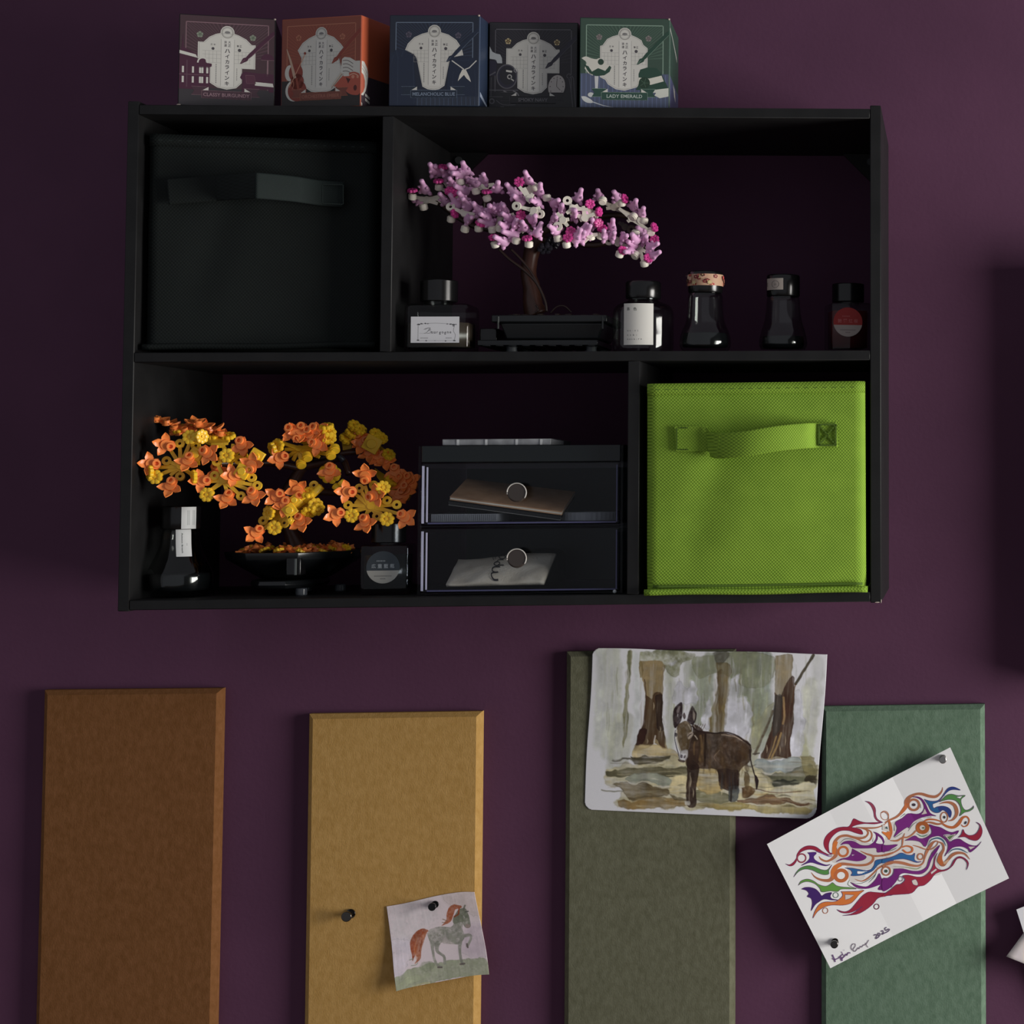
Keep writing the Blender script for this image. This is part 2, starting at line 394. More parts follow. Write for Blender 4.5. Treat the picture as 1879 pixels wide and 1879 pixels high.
# triangular corner brackets at the back of the wide upper compartment
for sx, cx in ((-1, xR - tl), (1, ux1)):
    bm = bmesh.new()
    vs = [bm.verts.new((cx + sx * 0.0002, y, zt0 - 0.0002)) for y in (-.004, -.012)] + [bm.verts.new((cx + sx * .032, y, zt0 - .0002)) for y in (-.004, -.012)] + [bm.verts.new((cx + sx * .0002, y, zt0 - .032)) for y in (-.004, -.012)]
    for f in ((0, 2, 4), (1, 5, 3), (0, 1, 3, 2), (2, 3, 5, 4), (4, 5, 1, 0)): bm.faces.new([vs[i] for i in f])
    br = obj('corner_bracket', bm, M_black, shelf)
    bm = bmesh.new(); cyl(bm, Vector((cx + sx * .0072, -.0128, zt0 - .0072)), .0034, .0018, (0, 1, 0), 20)
    obj('screw_cap', bm, M_steel, br, bevel=.0004)
# unseen rack added beyond the right edge, its depth shaped to shade the wall
sh2 = thing('shade_rack', 'shallow black rack, unseen, added to shade the wall on the right', 'rack', (1.05, -.025, 1.24))
D2 = .050; x0 = P(1955, 900, -D2).x; z1 = P(1893, 478, -D2).z; z0 = P(1893, 1266, -D2).z
panel('side_panel', (x0, -D2, z0), (x0 + tl, 0, z1), sh2); panel('side_panel', (x0 + .4, -D2, z0), (x0 + .4 + tl, 0, z1), sh2)
panel('top_panel', (x0 + tl, -D2, z1 - .008), (x0 + .4, 0, z1 - .001), sh2); panel('bottom_panel', (x0 + tl, -D2, z0 + .001), (x0 + .4, 0, z0 + .009), sh2)
panel('middle_shelf', (x0 + tl, -D2, (z0 + z1) / 2), (x0 + .4, 0, (z0 + z1) / 2 + .008), sh2); panel('back_panel', (x0 + tl, -.006, z0 + .009), (x0 + .4, -.001, z1 - .008), sh2)

# ---------------------------------------------------------------- fabric storage bins
def bin_(label, quad, Yc, zbase, m, mh, sag, lime):
    """quad: front face tl,tr,br,bl as world points"""
    tl_, tr_, br_, bl_ = quad
    root = thing('storage_bin', label, 'storage bin', ((tl_.x + tr_.x) / 2, -.1, zbase), 'fabric cube bins in the shelf')
    n = 40
    def fp(u, v, lift=0.0):
        p = tl_.lerp(tr_, u).lerp(bl_.lerp(br_, u), v)
        # bulge and soft creases running to the lower corners
        b = math.sin(math.pi * min(max(u, 0), 1)) * math.sin(math.pi * min(max(v, 0), 1)) ** .7 * sag
        b += .0012 * noise.noise(Vector((u * 3.1, v * 3.1, 4.0 if lime else 9.0)))
        cr = min(abs((1 - u) - (1 - v) * .55), 1); b -= .0018 * math.exp(-(((u - .28) + (v - .55) * .28) / .09) ** 2) * math.sin(math.pi * v)
        if lime:
            b -= .004 * math.exp(-((1 - v) / .09) ** 2) * math.exp(-((1 - u) / .28) ** 2)
            b -= .003 * math.exp(-((1 - v) / .07) ** 2) * math.exp(-(u / .2) ** 2)
        ed = min(u, 1 - u); e = max(0, 1 - ed / .03); b -= .0035 * e * e
        return p + Vector((0, -b - lift, 0))
    bm = bmesh.new(); g = [[bm.verts.new(fp(i / n, j / n)) for i in range(n + 1)] for j in range(n + 1)]
    for j in range(n):
        for i in range(n): bm.faces.new((g[j][i], g[j][i + 1], g[j + 1][i + 1], g[j + 1][i]))
    back = -.012
    for col, x in ((0, 0), (n, 1)):
        bk = [bm.verts.new(Vector((g[j][col].co.x + (.003 if x == 0 else -.003), back, g[j][col].co.z))) for j in range(n + 1)]
        for j in range(n): bm.faces.new((g[j][col], g[j + 1][col], bk[j + 1], bk[j]))
        if x == 0: b0 = bk
        else: b1 = bk
    bm.faces.new(b0 + b1[::-1])
    bm.faces.new([g[n][i] for i in range(n + 1)] + [b1[n], b0[n]])
    body = obj('body', bm, m, root, smooth=True)
    # folded hem along the top
    bm = bmesh.new(); hv = .053
    rows = []
    for v, l in ((-.002, -.002), (-.002, .0012), (hv * .5, .0016), (hv, .0014), (hv, -.001)):
        rows.append([bm.verts.new(fp(i / n, v, l)) for i in range(n + 1)])
    for a, b in zip(rows, rows[1:]):
        for i in range(n): bm.faces.new((a[i], a[i + 1], b[i + 1], b[i]))
    hem = obj('hem', bm, m, root, smooth=True)
    bm = bmesh.new()
    for i in range(22):
        u = .05 + i * .0425; bx(bm, fp(u, .027, .0014) - Vector((.0017, .0003, .0003)), fp(u, .027, .0014) + Vector((.0017, .0003, .0003)))
    st = obj('stitching', bm, mh, hem); st['kind'] = 'stuff'
    # piping seam along the bottom edge
    bm = bmesh.new()
    tube(bm, [bl_.lerp(br_, u) + Vector((0, -.0012, .0016 + .0004 * math.sin(u * 9))) for u in np.linspace(-.008, 1.008, 30)], .0026, 8)
    obj('bottom_seam', bm, m, root, smooth=True)
    if lime:
        bm = bmesh.new(); tube(bm, [bl_.lerp(br_, u) + Vector((0, -.0004, .0062)) for u in np.linspace(.03, .985, 30)], .0012, 6)
        obj('seam_fold', bm, M_limedk, root, smooth=True)
    return root, fp
def strap(name, pts, hw, m, parent, thick=.0012, tilt=None):
    """flat webbing through pts (centre line world points); hw half height; returns object"""
    bm = bmesh.new(); pp = [Vector(p) for p in smooth_pts(pts, 8)]; rows = []
    for i, p in enumerate(pp):
        t = (pp[min(i + 1, len(pp) - 1)] - pp[max(i - 1, 0)]).normalized(); up = Vector((0, 0, 1)); up = (up - t * up.dot(t)).normalized(); nn = t.cross(up).normalized()
        rows.append([bm.verts.new(p + up * hw * a + nn * thick * b / 2) for a, b in ((1, 1), (.88, 1.6), (0, 1.2), (-.88, 1.6), (-1, 1), (-1, -1), (1, -1))])
    for a, b in zip(rows, rows[1:]):
        for k in range(7): bm.faces.new((a[k], a[(k + 1) % 7], b[(k + 1) % 7], b[k]))
    bm.faces.new(rows[0]); bm.faces.new(rows[-1][::-1])
    return obj(name, bm, m, parent, smooth=True)
M_lime = woven('lime_cloth', (92, 126, 32), (140, 174, 58), .0027)
M_limedk = mat('lime_thread', (76, 104, 26), 0.8)
M_dark = woven('black_green_cloth', (14, 18, 17), (22, 28, 27), .0030, 0.4)
M_darkt = mat('black_thread', (36, 46, 44), 0.8)
M_darklit = woven('black_green_webbing_lit', (20, 28, 28), (29, 38, 37), .0018, 0.4)
Y1 = -.2030
lime_bin, fpl = bin_('lime green fabric cube bin with a loose handle, lower right compartment', [P(1187, 705, Y1), P(1587, 700, Y1), P(1589, 1085, Y1), P(1186, 1091, Y1)], Y1, zb1, M_lime, M_limedk, .004, True)
YA, YB = -.190, -.168
dark_bin, fpd = bin_('black-green fabric cube bin in the dark upper left compartment', [P(273, 246, YA), P(689, 261, YB), P(686, 637, YB), P(266, 641, YA)], YA, zm1, M_dark, M_darkt, .003, False)
# lime handle: sewn left end, fold, loop bulging forward, sewn right end
Yh = Y1 - .0050
hs = thing  # alias keeps the loop below short
bm = bmesh.new()
q = [P(1237, 782, Yh), P(1297, 782, Yh), P(1306, 828, Yh), P(1240, 829, Yh)]
g0 = [bm.verts.new(v) for v in q]; g1 = [bm.verts.new(v + Vector((0, .0016, 0))) for v in q]
bm.faces.new(g0); bm.faces.new(g1[::-1])
for i in range(4): bm.faces.new((g0[i], g0[(i + 1) % 4], g1[(i + 1) % 4], g1[i]))
hl = obj('handle_end', bm, M_lime, lime_bin, bevel=.0003)
hp = [(P(1306, 815, Yh - .001)), (P(1322, 818, Yh - .010)), (P(1370, 814, Yh - .017)), (P(1425, 805, Yh - .016)), (P(1475, 800, Yh - .009)), (P(1500, 799, Yh - .001)), (P(1536, 797, Yh - .001))]
hd = strap('handle', [tuple(p) for p in hp], .0102, M_lime, lime_bin)
bm = bmesh.new()     # pinched fold where the loop leaves the left end
vs = [P(1296, 782, Yh - .0015), P(1305, 793, Yh - .006), P(1322, 798, Yh - .0105), P(1318, 838, Yh - .009), P(1301, 829, Yh - .0015)]
vv = [bm.verts.new(v) for v in vs]; bm.faces.new((vv[0], vv[1], vv[4])); bm.faces.new((vv[1], vv[2], vv[3], vv[4]))
fo = obj('handle_fold', bm, M_lime, hd); so = fo.modifiers.new('s', 'SOLIDIFY'); so.thickness = .0008
bm = bmesh.new()
def stitch_line(bm, a, b, n, s=.0011, t=.0005):
    for i in range(n):
        c = a.lerp(b, (i + .5) / n); d = (b - a).normalized(); rot = d.to_track_quat('X', 'Z').to_matrix()
        bx(bm, c - Vector((s, t, t)), c + Vector((s, t, t)), rot)
ys = Yh - .0021
for (xa, ya, xb, yb) in ((1503, 779, 1535, 779), (1503, 817, 1535, 817), (1503, 779, 1503, 817), (1534, 779, 1534, 817), (1503, 779, 1534, 817), (1503, 817, 1534, 779)):
    stitch_line(bm, P(xa, ya, ys - .0006), P(xb, yb, ys - .0006), 9, .0009, .0006)
stitch_line(bm, P(1242, 786, Yh), P(1242, 826, Yh), 7); stitch_line(bm, P(1246, 785, Yh), P(1262, 785, Yh), 4); stitch_line(bm, P(1246, 825, Yh), P(1262, 825, Yh), 4)
o = obj('stitching', bm, M_limedk, hd); o['kind'] = 'stuff'
# dark handle: shaded left half painted in bin cloth, lit right half paler
def YD(x): return YA + (YB - YA) * (x - 268) / 420 - .0055
hp = [P(308, 352, YD(308)), P(350, 349, YD(350) - .0004), P(392, 346, YD(392) - .001), P(405, 345, YD(405) - .003), P(440, 343, YD(440) - .018), P(470, 341, YD(470) - .032)]
hd0 = strap('handle', [tuple(p) for p in hp], .0103, M_dark, dark_bin)
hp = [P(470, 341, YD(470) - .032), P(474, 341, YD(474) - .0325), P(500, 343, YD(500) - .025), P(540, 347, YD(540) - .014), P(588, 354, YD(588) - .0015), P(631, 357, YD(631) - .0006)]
hd2 = strap('handle', [tuple(p) for p in hp], .0103, M_darklit, dark_bin); hd2['label'] = 'outward-turned right half of the handle, light painted into its paler cloth'
bm = bmesh.new(); Yq = YD(610) - .0028
for (xa, ya, xb, yb) in ((592, 338, 629, 339), (592, 373, 629, 375), (592, 338, 592, 373), (630, 339, 630, 375)): stitch_line(bm, P(xa, ya, Yq), P(xb, yb, Yq), 9, .0008, .0004)
o = obj('stitching', bm, M_darkt, hd2); o['kind'] = 'stuff'

# ---------------------------------------------------------------- felt boards
def felt(name, c1, c2):
    return mottle(mat(name, c1, 0.95, spec=0.1), c1, c2, 260, 7, bump=0.5, bscale=900, bdist=.0005, lo=.28, hi=.72, stretch=(1, 1, .6))
T_ = 0.0112; BV = 0.0042
def board(label, x0, x1, zt, m, tilt=0.0):
    root_x = (x0 + x1) / 2; zb = zt - .62
    bm = bmesh.new()
    def ringv(y, i): return [bm.verts.new((x0 + i, y, zb + i)), bm.verts.new((x1 - i, y, zb + i)), bm.verts.new((x1 - i, y, zt - i)), bm.verts.new((x0 + i, y, zt - i))]
    a, b, c = ringv(-.0005, 0), ringv(-(T_ - BV), 0), ringv(-T_, BV)
    bm.faces.new(a[::-1]); bm.faces.new(c)
    for p, q in ((a, b), (b, c)):
        for i in range(4): bm.faces.new((p[i], p[(i + 1) % 4], q[(i + 1) % 4], q[i]))
    o = obj('felt_board', bm, m); o['label'] = label; o['category'] = 'pin board'; o['group'] = 'felt boards below the shelf'
    if tilt:
        o.rotation_euler.y = tilt
    return o
def bxy(xl, xr, y, Y=-T_ + BV): return P(xl, y, Y).x, P(xr, y, Y).x
def at_board(x, y): return P(x, y, -T_)
M_or = felt('orange_felt', (112, 74, 42), (128, 87, 55)); M_mu = felt('mustard_felt', (172, 134, 76), (188, 150, 92))
M_ol = felt('olive_felt', (92, 92, 74), (108, 108, 90)); M_gr = felt('green_felt', (88, 110, 92), (106, 128, 110))
Yb = -T_ + BV
for lab, (xl, yl, xr, yr), m, tl2 in (('rust orange felt board, leftmost of the four, bare', (80, 1268, 407, 1261), M_or, 0.0035),
        ('mustard yellow felt board with a pinned pony card', (568, 1311, 885, 1304), M_mu, 0.0),
        ('dark olive felt board half covered by the donkey painting', (1041, 1191, 1350, 1196), M_ol, -0.001),
        ('sage green felt board behind the tilted swirl drawing', (1508, 1296, 1807, 1292), M_gr, 0.0)):
    a, b = P(xl, yl, Yb), P(xr, yr, Yb); board(lab, a.x, b.x, (a.z + b.z) / 2, m, tl2)

# ---------------------------------------------------------------- five printed ink boxes on top of the shelf
BW, BH = 0.0722, 0.0748
CW = (205, 203, 196)
def plum(a, x, y, r, c, c2):
    for k in range(5):
        t = -math.pi / 2 + k * 2 * math.pi / 5; a.circ(x + .55 * r * math.cos(t), y + .55 * r * math.sin(t), .5 * r, c, n=12)
    a.up(); a.circ(x, y, .28 * r, c2, n=10)
def label_face(a, T):
    """one printed face, 100 x 100 units; T holds the colours and the box's own picture"""
    bg, low, ray, fr, dk, rib = T['bg'], T['low'], T['ray'], T['frame'], T['dark'], T['ribbon']
    a.rect(0, 0, 100, 100, bg)
    a.up()
    for k in range(44):                                     # sun rays behind the plaque
        t = math.pi + (k + .5) * math.pi / 44
        p = []
        for rr in (26, 64):
            p.append((50 + rr * math.cos(t - .008), 46 + rr * math.sin(t - .008))); p.append((50 + rr * math.cos(t + .014), 46 + rr * math.sin(t + .014)))
        p = [(min(max(x, 6), 94), min(max(y, 8), 92)) for x, y in p]
        a.poly([p[0], p[1], p[3], p[2]], ray)
    a.up(); a.rect(0, T['hor'], 100, 100, low)
    if T.get('stripes'):
        a.up()
        for k in range(20): a.rect(1 + k * 5, T['hor'] + 1, 2 + k * 5, 100, T['stripes'])
    a.up(); w = .9
    for x0, y0, x1, y1 in ((6, 7, 94, 7 + w), (6, 7, 6 + w, T['hor']), (94 - w, 7, 94, T['hor'])): a.rect(x0, y0, x1, y1, fr)
    plum(a, 21, 21, 3.4, T['plum'], T['plum2']); plum(a, 77, 22, 3.4, T['plum'], T['plum2'])
    # plaque outline
    a.up(); k = T['plaque']; inn = []
    if k == 'shoulder': o = [(19, 29), (25, 29), (31, 23), (38, 19.5), (44, 18), (56, 18), (62, 20), (70, 24), (76, 30), (80, 30), (80, 57), (66, 57), (66, 73), (60, 79), (50, 81), (40, 79), (32, 74), (32, 55), (19, 55)]
    elif k == 'fan': o = [(20, 35), (26, 27), (34, 22), (43, 18.5), (57, 18.5), (66, 22), (75, 30), (79, 35), (72, 44), (76, 56), (80, 68), (74, 76), (62, 82), (50, 84), (38, 82), (30, 77), (24, 58), (25, 44)]
    elif k == 'fan2': o = [(17, 38), (20, 31), (27, 24), (36, 20), (44, 18), (56, 18), (66, 21), (75, 27), (81, 36), (83, 44), (68, 47), (62, 78), (56, 82), (50, 83), (43, 82), (37, 79), (30, 47), (27, 43)]
    elif k == 'scallop': o = [(22, 31), (25, 30), (27, 27), (30, 23), (36, 20), (43, 18), (57, 18), (64, 21), (69, 24), (71, 29), (76, 33), (76, 56), (70, 60), (70, 70), (64, 77), (50, 81), (40, 79.5), (31, 74), (28, 69), (22, 66)]
    a.poly(o, CW); a.up()
    a.circ(50, 17.5, 7.4, CW)
    g = (150, 148, 146); kx = (78, 74, 78)
    a.up()
    cx, cy = sum(p[0] for p in o) / len(o), sum(p[1] for p in o) / len(o)
    q = [(cx + (x - cx) * .955, cy + (y - cy) * .965) for x, y in o]; a.line(q + [q[0]], .35, g); a.up()
    for x in (43.5, 57.5): a.rect(x - .15, 25, x + .15, 77, g)
    for y in (38.5, 42.5, 47, 51.5):
        a.rect(24, y - .12, 43.5, y + .12, g); a.rect(57.5, y - .12, 75, y + .12, g)
    for x in (27, 31, 35, 39, 62, 66, 70, 74): a.rect(x - .12, 38.5, x + .12, 51.5, g)
    a.up(); a.rect(44, 24, 57, 78, (212, 210, 204)); a.up(); a.ring(50, 17.5, 6.0, .7, (140, 138, 132)); a.ring(50, 17.5, 5.0, .3, g)
    a.up()
    for dx, w_ in ((-1.8, 1.2), (-.6, 1.6), (.8, 1.5), (2, 1.1)): a.circ(50 + dx, 17.3, w_ * .75, (132, 130, 130), ry=w_, n=10)
    a.up(); a.rect(47, 17.4, 53, 18.4, (132, 130, 130))
    for s, x, y in (('大', 52.3, 28.2), ('正', 52.3, 31.9), ('浪', 48, 28.2), ('漫', 48, 31.9)): a.text(s, x, y, 3.0, kx)
    for i, ch in enumerate('ハイカライン'): a.text(ch, 50.2, 38 + i * 6.0, 4.5, kx, bold=.03)
    a.text('キ', 50.2, 74.2, 4.6, kx, bold=.03)
    a.text('万', 33.4, 31.5, 2.0, kx); a.text('年', 36.6, 31.5, 2.0, kx); a.circ(35, 36, 1.6, kx, n=12)
    a.text('筆', 61.2, 32, 2.3, kx); a.text('墨', 64.2, 32, 2.3, kx); a.circ(63, 36.6, 1.8, kx, n=12)
    for i in range(11): a.rect(38.6 - .45, 53 + i * 2, 38.6 + .45, 54.2 + i * 2, (120, 118, 118))
    for i in range(7): a.rect(60.6 - .35, 57 + i * 2, 60.6 + .35, 58.2 + i * 2, (128, 126, 126))
    # dip pen crossing the plaque
    a.up(); a.poly([(63.5, 51.5), (67, 45), (70, 44), (73, 40), (97, 15), (100, 13), (100, 18), (76.5, 42.5), (72.8, 45.5), (71.6, 48), (65, 51.5)], dk)
    a.up(); a.line([(76, 42.5), (100, 18)], .35, fr); a.line([(69, 46.5), (64, 51.2)], .3, fr)
    T['art'](a, T)
    # ribbon with the colour's name
    a.up(); a.poly([(13, 79), (29, 79), (29, 88), (13, 88), (16, 83.5)], rib); a.poly([(68, 79), (85, 79), (82, 83.5), (85, 88), (68, 88)], rib)
    a.line([(13, 79), (29, 79)], .5, fr); a.line([(68, 79), (85, 79)], .5, fr); a.line([(13, 88), (24, 88)], .5, fr); a.line([(76, 88), (85, 88)], .5, fr)
    a.up(); a.poly([(24.5, 83), (31, 79), (31, 83.5)], CW); a.poly([(75.5, 83), (69, 79), (69, 83.5)], CW)
    a.up(); a.rect(24, 83, 76, 91.5, rib)
    for x0, y0, x1, y1 in ((24, 82.8, 76, 83.4), (24, 91, 76, 91.6), (23.7, 82.8, 24.3, 91.6), (75.7, 82.8, 76.3, 91.6)): a.rect(x0, y0, x1, y1, fr)
    a.up(); a.text(T['name'], 50, 87.3, 3.9, T.get('ink', tuple(min(255, v + 18) for v in fr)), sx=T.get('sx', 1.0), bold=.012)
def art_burgundy(a, T):
    d, f = T['dark'], T['frame']
    a.up(); a.poly([(0, 41), (2, 36), (3.5, 20), (4.5, 36), (18, 43), (18, 47), (0, 43)], d)
    a.poly([(0, 43), (18, 48), (27, 47), (28, 52), (34, 53), (34, 56), (32, 57), (32, 82), (0, 82)], d)
    a.up(); a.poly([(0, 39.5), (17, 43.5), (19, 47.2), (0, 43)], CW); a.ring(24.5, 52, 5.2, 1.6, CW)
    a.up(); a.rect(18.5, 52.5, 31, 58, d)
    for x in (3, 13.5, 21, 23.4, 28.5):
        for y in (57, 68): a.rect(x - .2, y, x + 1.9, y + 7, CW)
    a.line([(8, 50), (8, 80)], 1.2, (92, 64, 78)); a.line([(0, 66), (32, 66)], .3, f)
    # lamp and settee
    a.up(); a.line([(93, 46), (93, 64)], 1.2, f); a.circ(93, 46, 7, d, ry=7, a0=math.pi, a1=2 * math.pi); a.line([(86, 46), (100, 46)], .6, f)
    a.poly([(66, 62), (70, 60), (78, 61), (100, 62), (100, 82), (95, 82), (95, 79), (72, 79), (70, 82), (66, 84), (67, 70), (64, 67)], d)
    a.up(); a.poly([(80, 71), (99, 72), (100, 76), (80, 75)], CW); a.poly([(70, 64), (79, 64), (81, 73), (71, 73)], (86, 48, 66)); a.line([(70, 64), (79, 64), (81, 73), (71, 73), (70, 64)], .4, f)
def art_orange(a, T):
    d, f = T['dark'], T['frame']
    a.up(); a.circ(16, 88 - 8, 11, CW, ry=12); a.circ(10, 60, 6, CW, ry=9); a.up()
    a.circ(20, 80, 12, d, ry=12); a.circ(18, 60, 9, d, ry=10); a.circ(20, 70, 8.4, d, ry=9); a.up()
    a.line([(6, 33, 1.0), (11, 46, 2.6), (17, 66, 3.6)], 2, (190, 160, 140)); a.line([(19, 66, 2.6), (23, 86, 3.0)], 2, (140, 62, 44)); a.circ(24, 80, 2.4, (160, 84, 60)); a.line([(30, 39, .8), (10, 76, .8)], .8, (206, 150, 120))
    a.line([(14, 67), (15.5, 73), (14, 78)], .7, f, 4); a.circ(29.4, 38.6, 1.6, T['dark'], n=8)
    sheet(a, 77, 45); mask_(a, T, 80)
def sheet(a, x, y, s=1.0):
    a.up(); a.poly([(x, y + 2), (x + 3, y), (x + 10, y + 1), (x + 17, y + 5), (x + 23, y + 5), (x + 23, y + 24), (x + 14, y + 22), (x + 6, y + 19), (x - 2, y + 18)], CW)
    a.up()
    for i in range(4): a.line([(x + 1, y + 4 + i * 4), (x + 7, y + 4 + i * 4), (x + 14, y + 8 + i * 4)], .7, (96, 80, 80), 3)
def mask_(a, T, x):
    a.up(); a.line([(64, 78, 2.2), (77, 63, 3.2)], 3, (198, 186, 172)); a.line([(64, 79), (77, 64)], .5, (96, 62, 52)); a.up(); a.poly([(67, 77), (78, 66), (84, 64), (90, 62), (96, 63), (100, 67), (100, 86), (93, 88), (86, 86), (80, 82)], (176, 84, 66), sm=3)
    a.up(); a.poly([(82, 68), (88, 70), (85, 75)], (76, 26, 24)); a.circ(94, 80, 2.2, (84, 30, 26), ry=3.2); a.line([(86, 66), (92, 64), (98, 67)], .9, (216, 172, 150), 3); a.circ(91, 67.5, 2, (206, 140, 118)); a.circ(97, 68, 1.5, (206, 140, 118)); a.rect(79, 63.5, 86, 66.6, CW)
def art_blue(a, T):
    d, f = T['dark'], T['frame']
    a.up(); a.poly([(0, 41), (4, 40), (7, 38), (16, 38), (19, 41), (26, 45), (30, 80), (30, 100), (0, 100)], d); a.up()
    a.line([(7, 39), (9, 46), (9, 100)], .5, T['ray']); a.line([(0, 58), (4, 44)], .5, T['ray']); a.line([(26, 48), (28, 98)], .5, T['ray']); a.line([(15, 39), (13, 46)], .5, T['ray'])
    a.up(); a.poly([(69, 48), (74, 46), (92, 46), (100, 51), (100, 90), (64, 90), (66, 60)], d)
    a.up(); a.line([(70, 50), (80, 57), (84, 60)], 1.2, CW); a.line([(98, 50), (90, 58), (85, 60)], 1.2, CW); a.line([(79, 50), (90, 50)], .4, T['ray'])
    a.poly([(82, 60), (86, 60), (90, 68), (92, 74), (87, 70), (84, 66), (80, 70), (77, 73), (79, 66)], (214, 210, 200)); a.line([(72, 62), (70, 92)], .4, T['ray']); a.line([(96, 60), (98, 92)], .4, T['ray'])
    for i in range(12): a.line([(70 + i * 2.4, 90), (71 + i * 2.5, 100)], .4, T['ray'])
def art_grey(a, T):
    d, f = T['dark'], T['frame']; l = (92, 90, 96)
    a.up(); a.poly([(0, 27), (3, 33), (7, 35), (12, 36), (14, 40), (14.5, 46), (9, 46), (7, 42), (0, 41)], (178, 182, 184)); a.up()
    a.rect(0, 43, 8, 60, d); a.circ(20, 61, 12, d, ry=14); a.up(); a.ring(20, 61, 11.4, 1.3, l, ry=13.4); a.circ(20.5, 60, 9, (40, 40, 46), ry=10.6)
    a.up(); a.poly([(19, 53.5), (26, 54.5), (25.6, 56.6), (19, 55.6)], CW); a.ring(23, 61.3, 2.2, 1.2, (176, 174, 170)); a.line([(24, 63), (28, 66)], 1.4, (176, 174, 170)); a.ring(30, 54, 2, .5, (160, 158, 160)); a.line([(0, 60), (7, 56)], 1.4, l)
    a.rect(0, 76, 33, 77, l)
    for x in (16, 27): a.line([(x, 77), (x + 5, 80), (x + 7, 84)], 1.3, (120, 118, 122), 3)
    a.line([(0, 84), (34, 84)], .5, l); a.ring(3, 89, 2.6, 1.2, l); a.line([(8, 88), (16, 93), (30, 93)], .7, l, 3); a.rect(13, 95, 17, 98, (112, 110, 116)); a.line([(2, 62), (2, 84)], .5, l)
    # pocket watch
    a.up(); a.circ(77, 72, 10.8, (44, 40, 42), ry=14.4, rot=.18); a.up(); a.circ(77, 72, 9.6, (188, 182, 178), ry=13.2, rot=.18); a.up()
    for k in range(12):
        t = k * math.pi / 6; a.circ(77 + 7.4 * math.cos(t) - .6 * math.sin(t), 72 + 10.6 * math.sin(t), .65, (84, 74, 76), n=6)
    a.line([(77.5, 63), (77, 72), (81, 76)], .6, (70, 62, 66)); a.ring(91, 60, 2.4, .9, l)
    a.line([(92, 59), (96, 62), (97, 72), (99, 96)], .8, l, 4); a.line([(91, 62), (94, 80), (96, 100)], .8, l, 4)
def art_green(a, T):
    d, f = T['dark'], T['frame']
    a.up(); a.poly([(1, 45), (6, 43), (12, 45), (18, 46), (22, 45), (30, 52), (35, 54), (30, 60), (20, 62), (8, 58), (5, 55), (7, 50)], (208, 206, 196), sm=3)
    a.up(); a.circ(23, 49, 3.4, (44, 66, 54)); a.poly([(4, 52), (9, 54), (13, 60), (20, 56), (28, 59), (33, 53), (35, 55), (33, 60), (27, 64), (18, 65), (10, 62)], d)
    a.line([(5, 56, 1), (9, 61, 1.6), (14, 64, 1)], 1, (206, 206, 196)); a.poly([(16, 65), (20.5, 65), (19.6, 83), (17, 83)], (200, 202, 204))
    a.up(); a.circ(12, 86, 3.5, (200, 202, 200), ry=2.6); a.poly([(1, 88), (6, 88), (13, 92), (14, 95), (8, 95), (3, 92)], (206, 208, 206), sm=3); a.line([(14, 94), (26, 98), (38, 101)], 1.1, (190, 194, 200))
    # cloche hat
    a.poly([(66, 62), (68, 57), (76, 54.5), (86, 55), (91, 60), (94, 66), (100, 78), (100, 81), (63, 80), (66, 74)], d)
    a.up(); a.poly([(66, 66), (78, 67), (92, 63.5), (94.5, 70), (80, 74), (65, 73)], (214, 212, 200)); a.up(); a.circ(72.5, 72, 6.4, (38, 60, 46)); a.up()
    for k in range(5):
        t = k * 1.256; a.line([(72.5, 72), (72.5 + 5.4 * math.cos(t), 72 + 5.4 * math.sin(t))], .4, (84, 110, 92))
    a.poly([(74, 81), (100, 77.5), (100, 87), (90, 89), (84, 86), (86, 83), (78, 83)], (212, 214, 204))
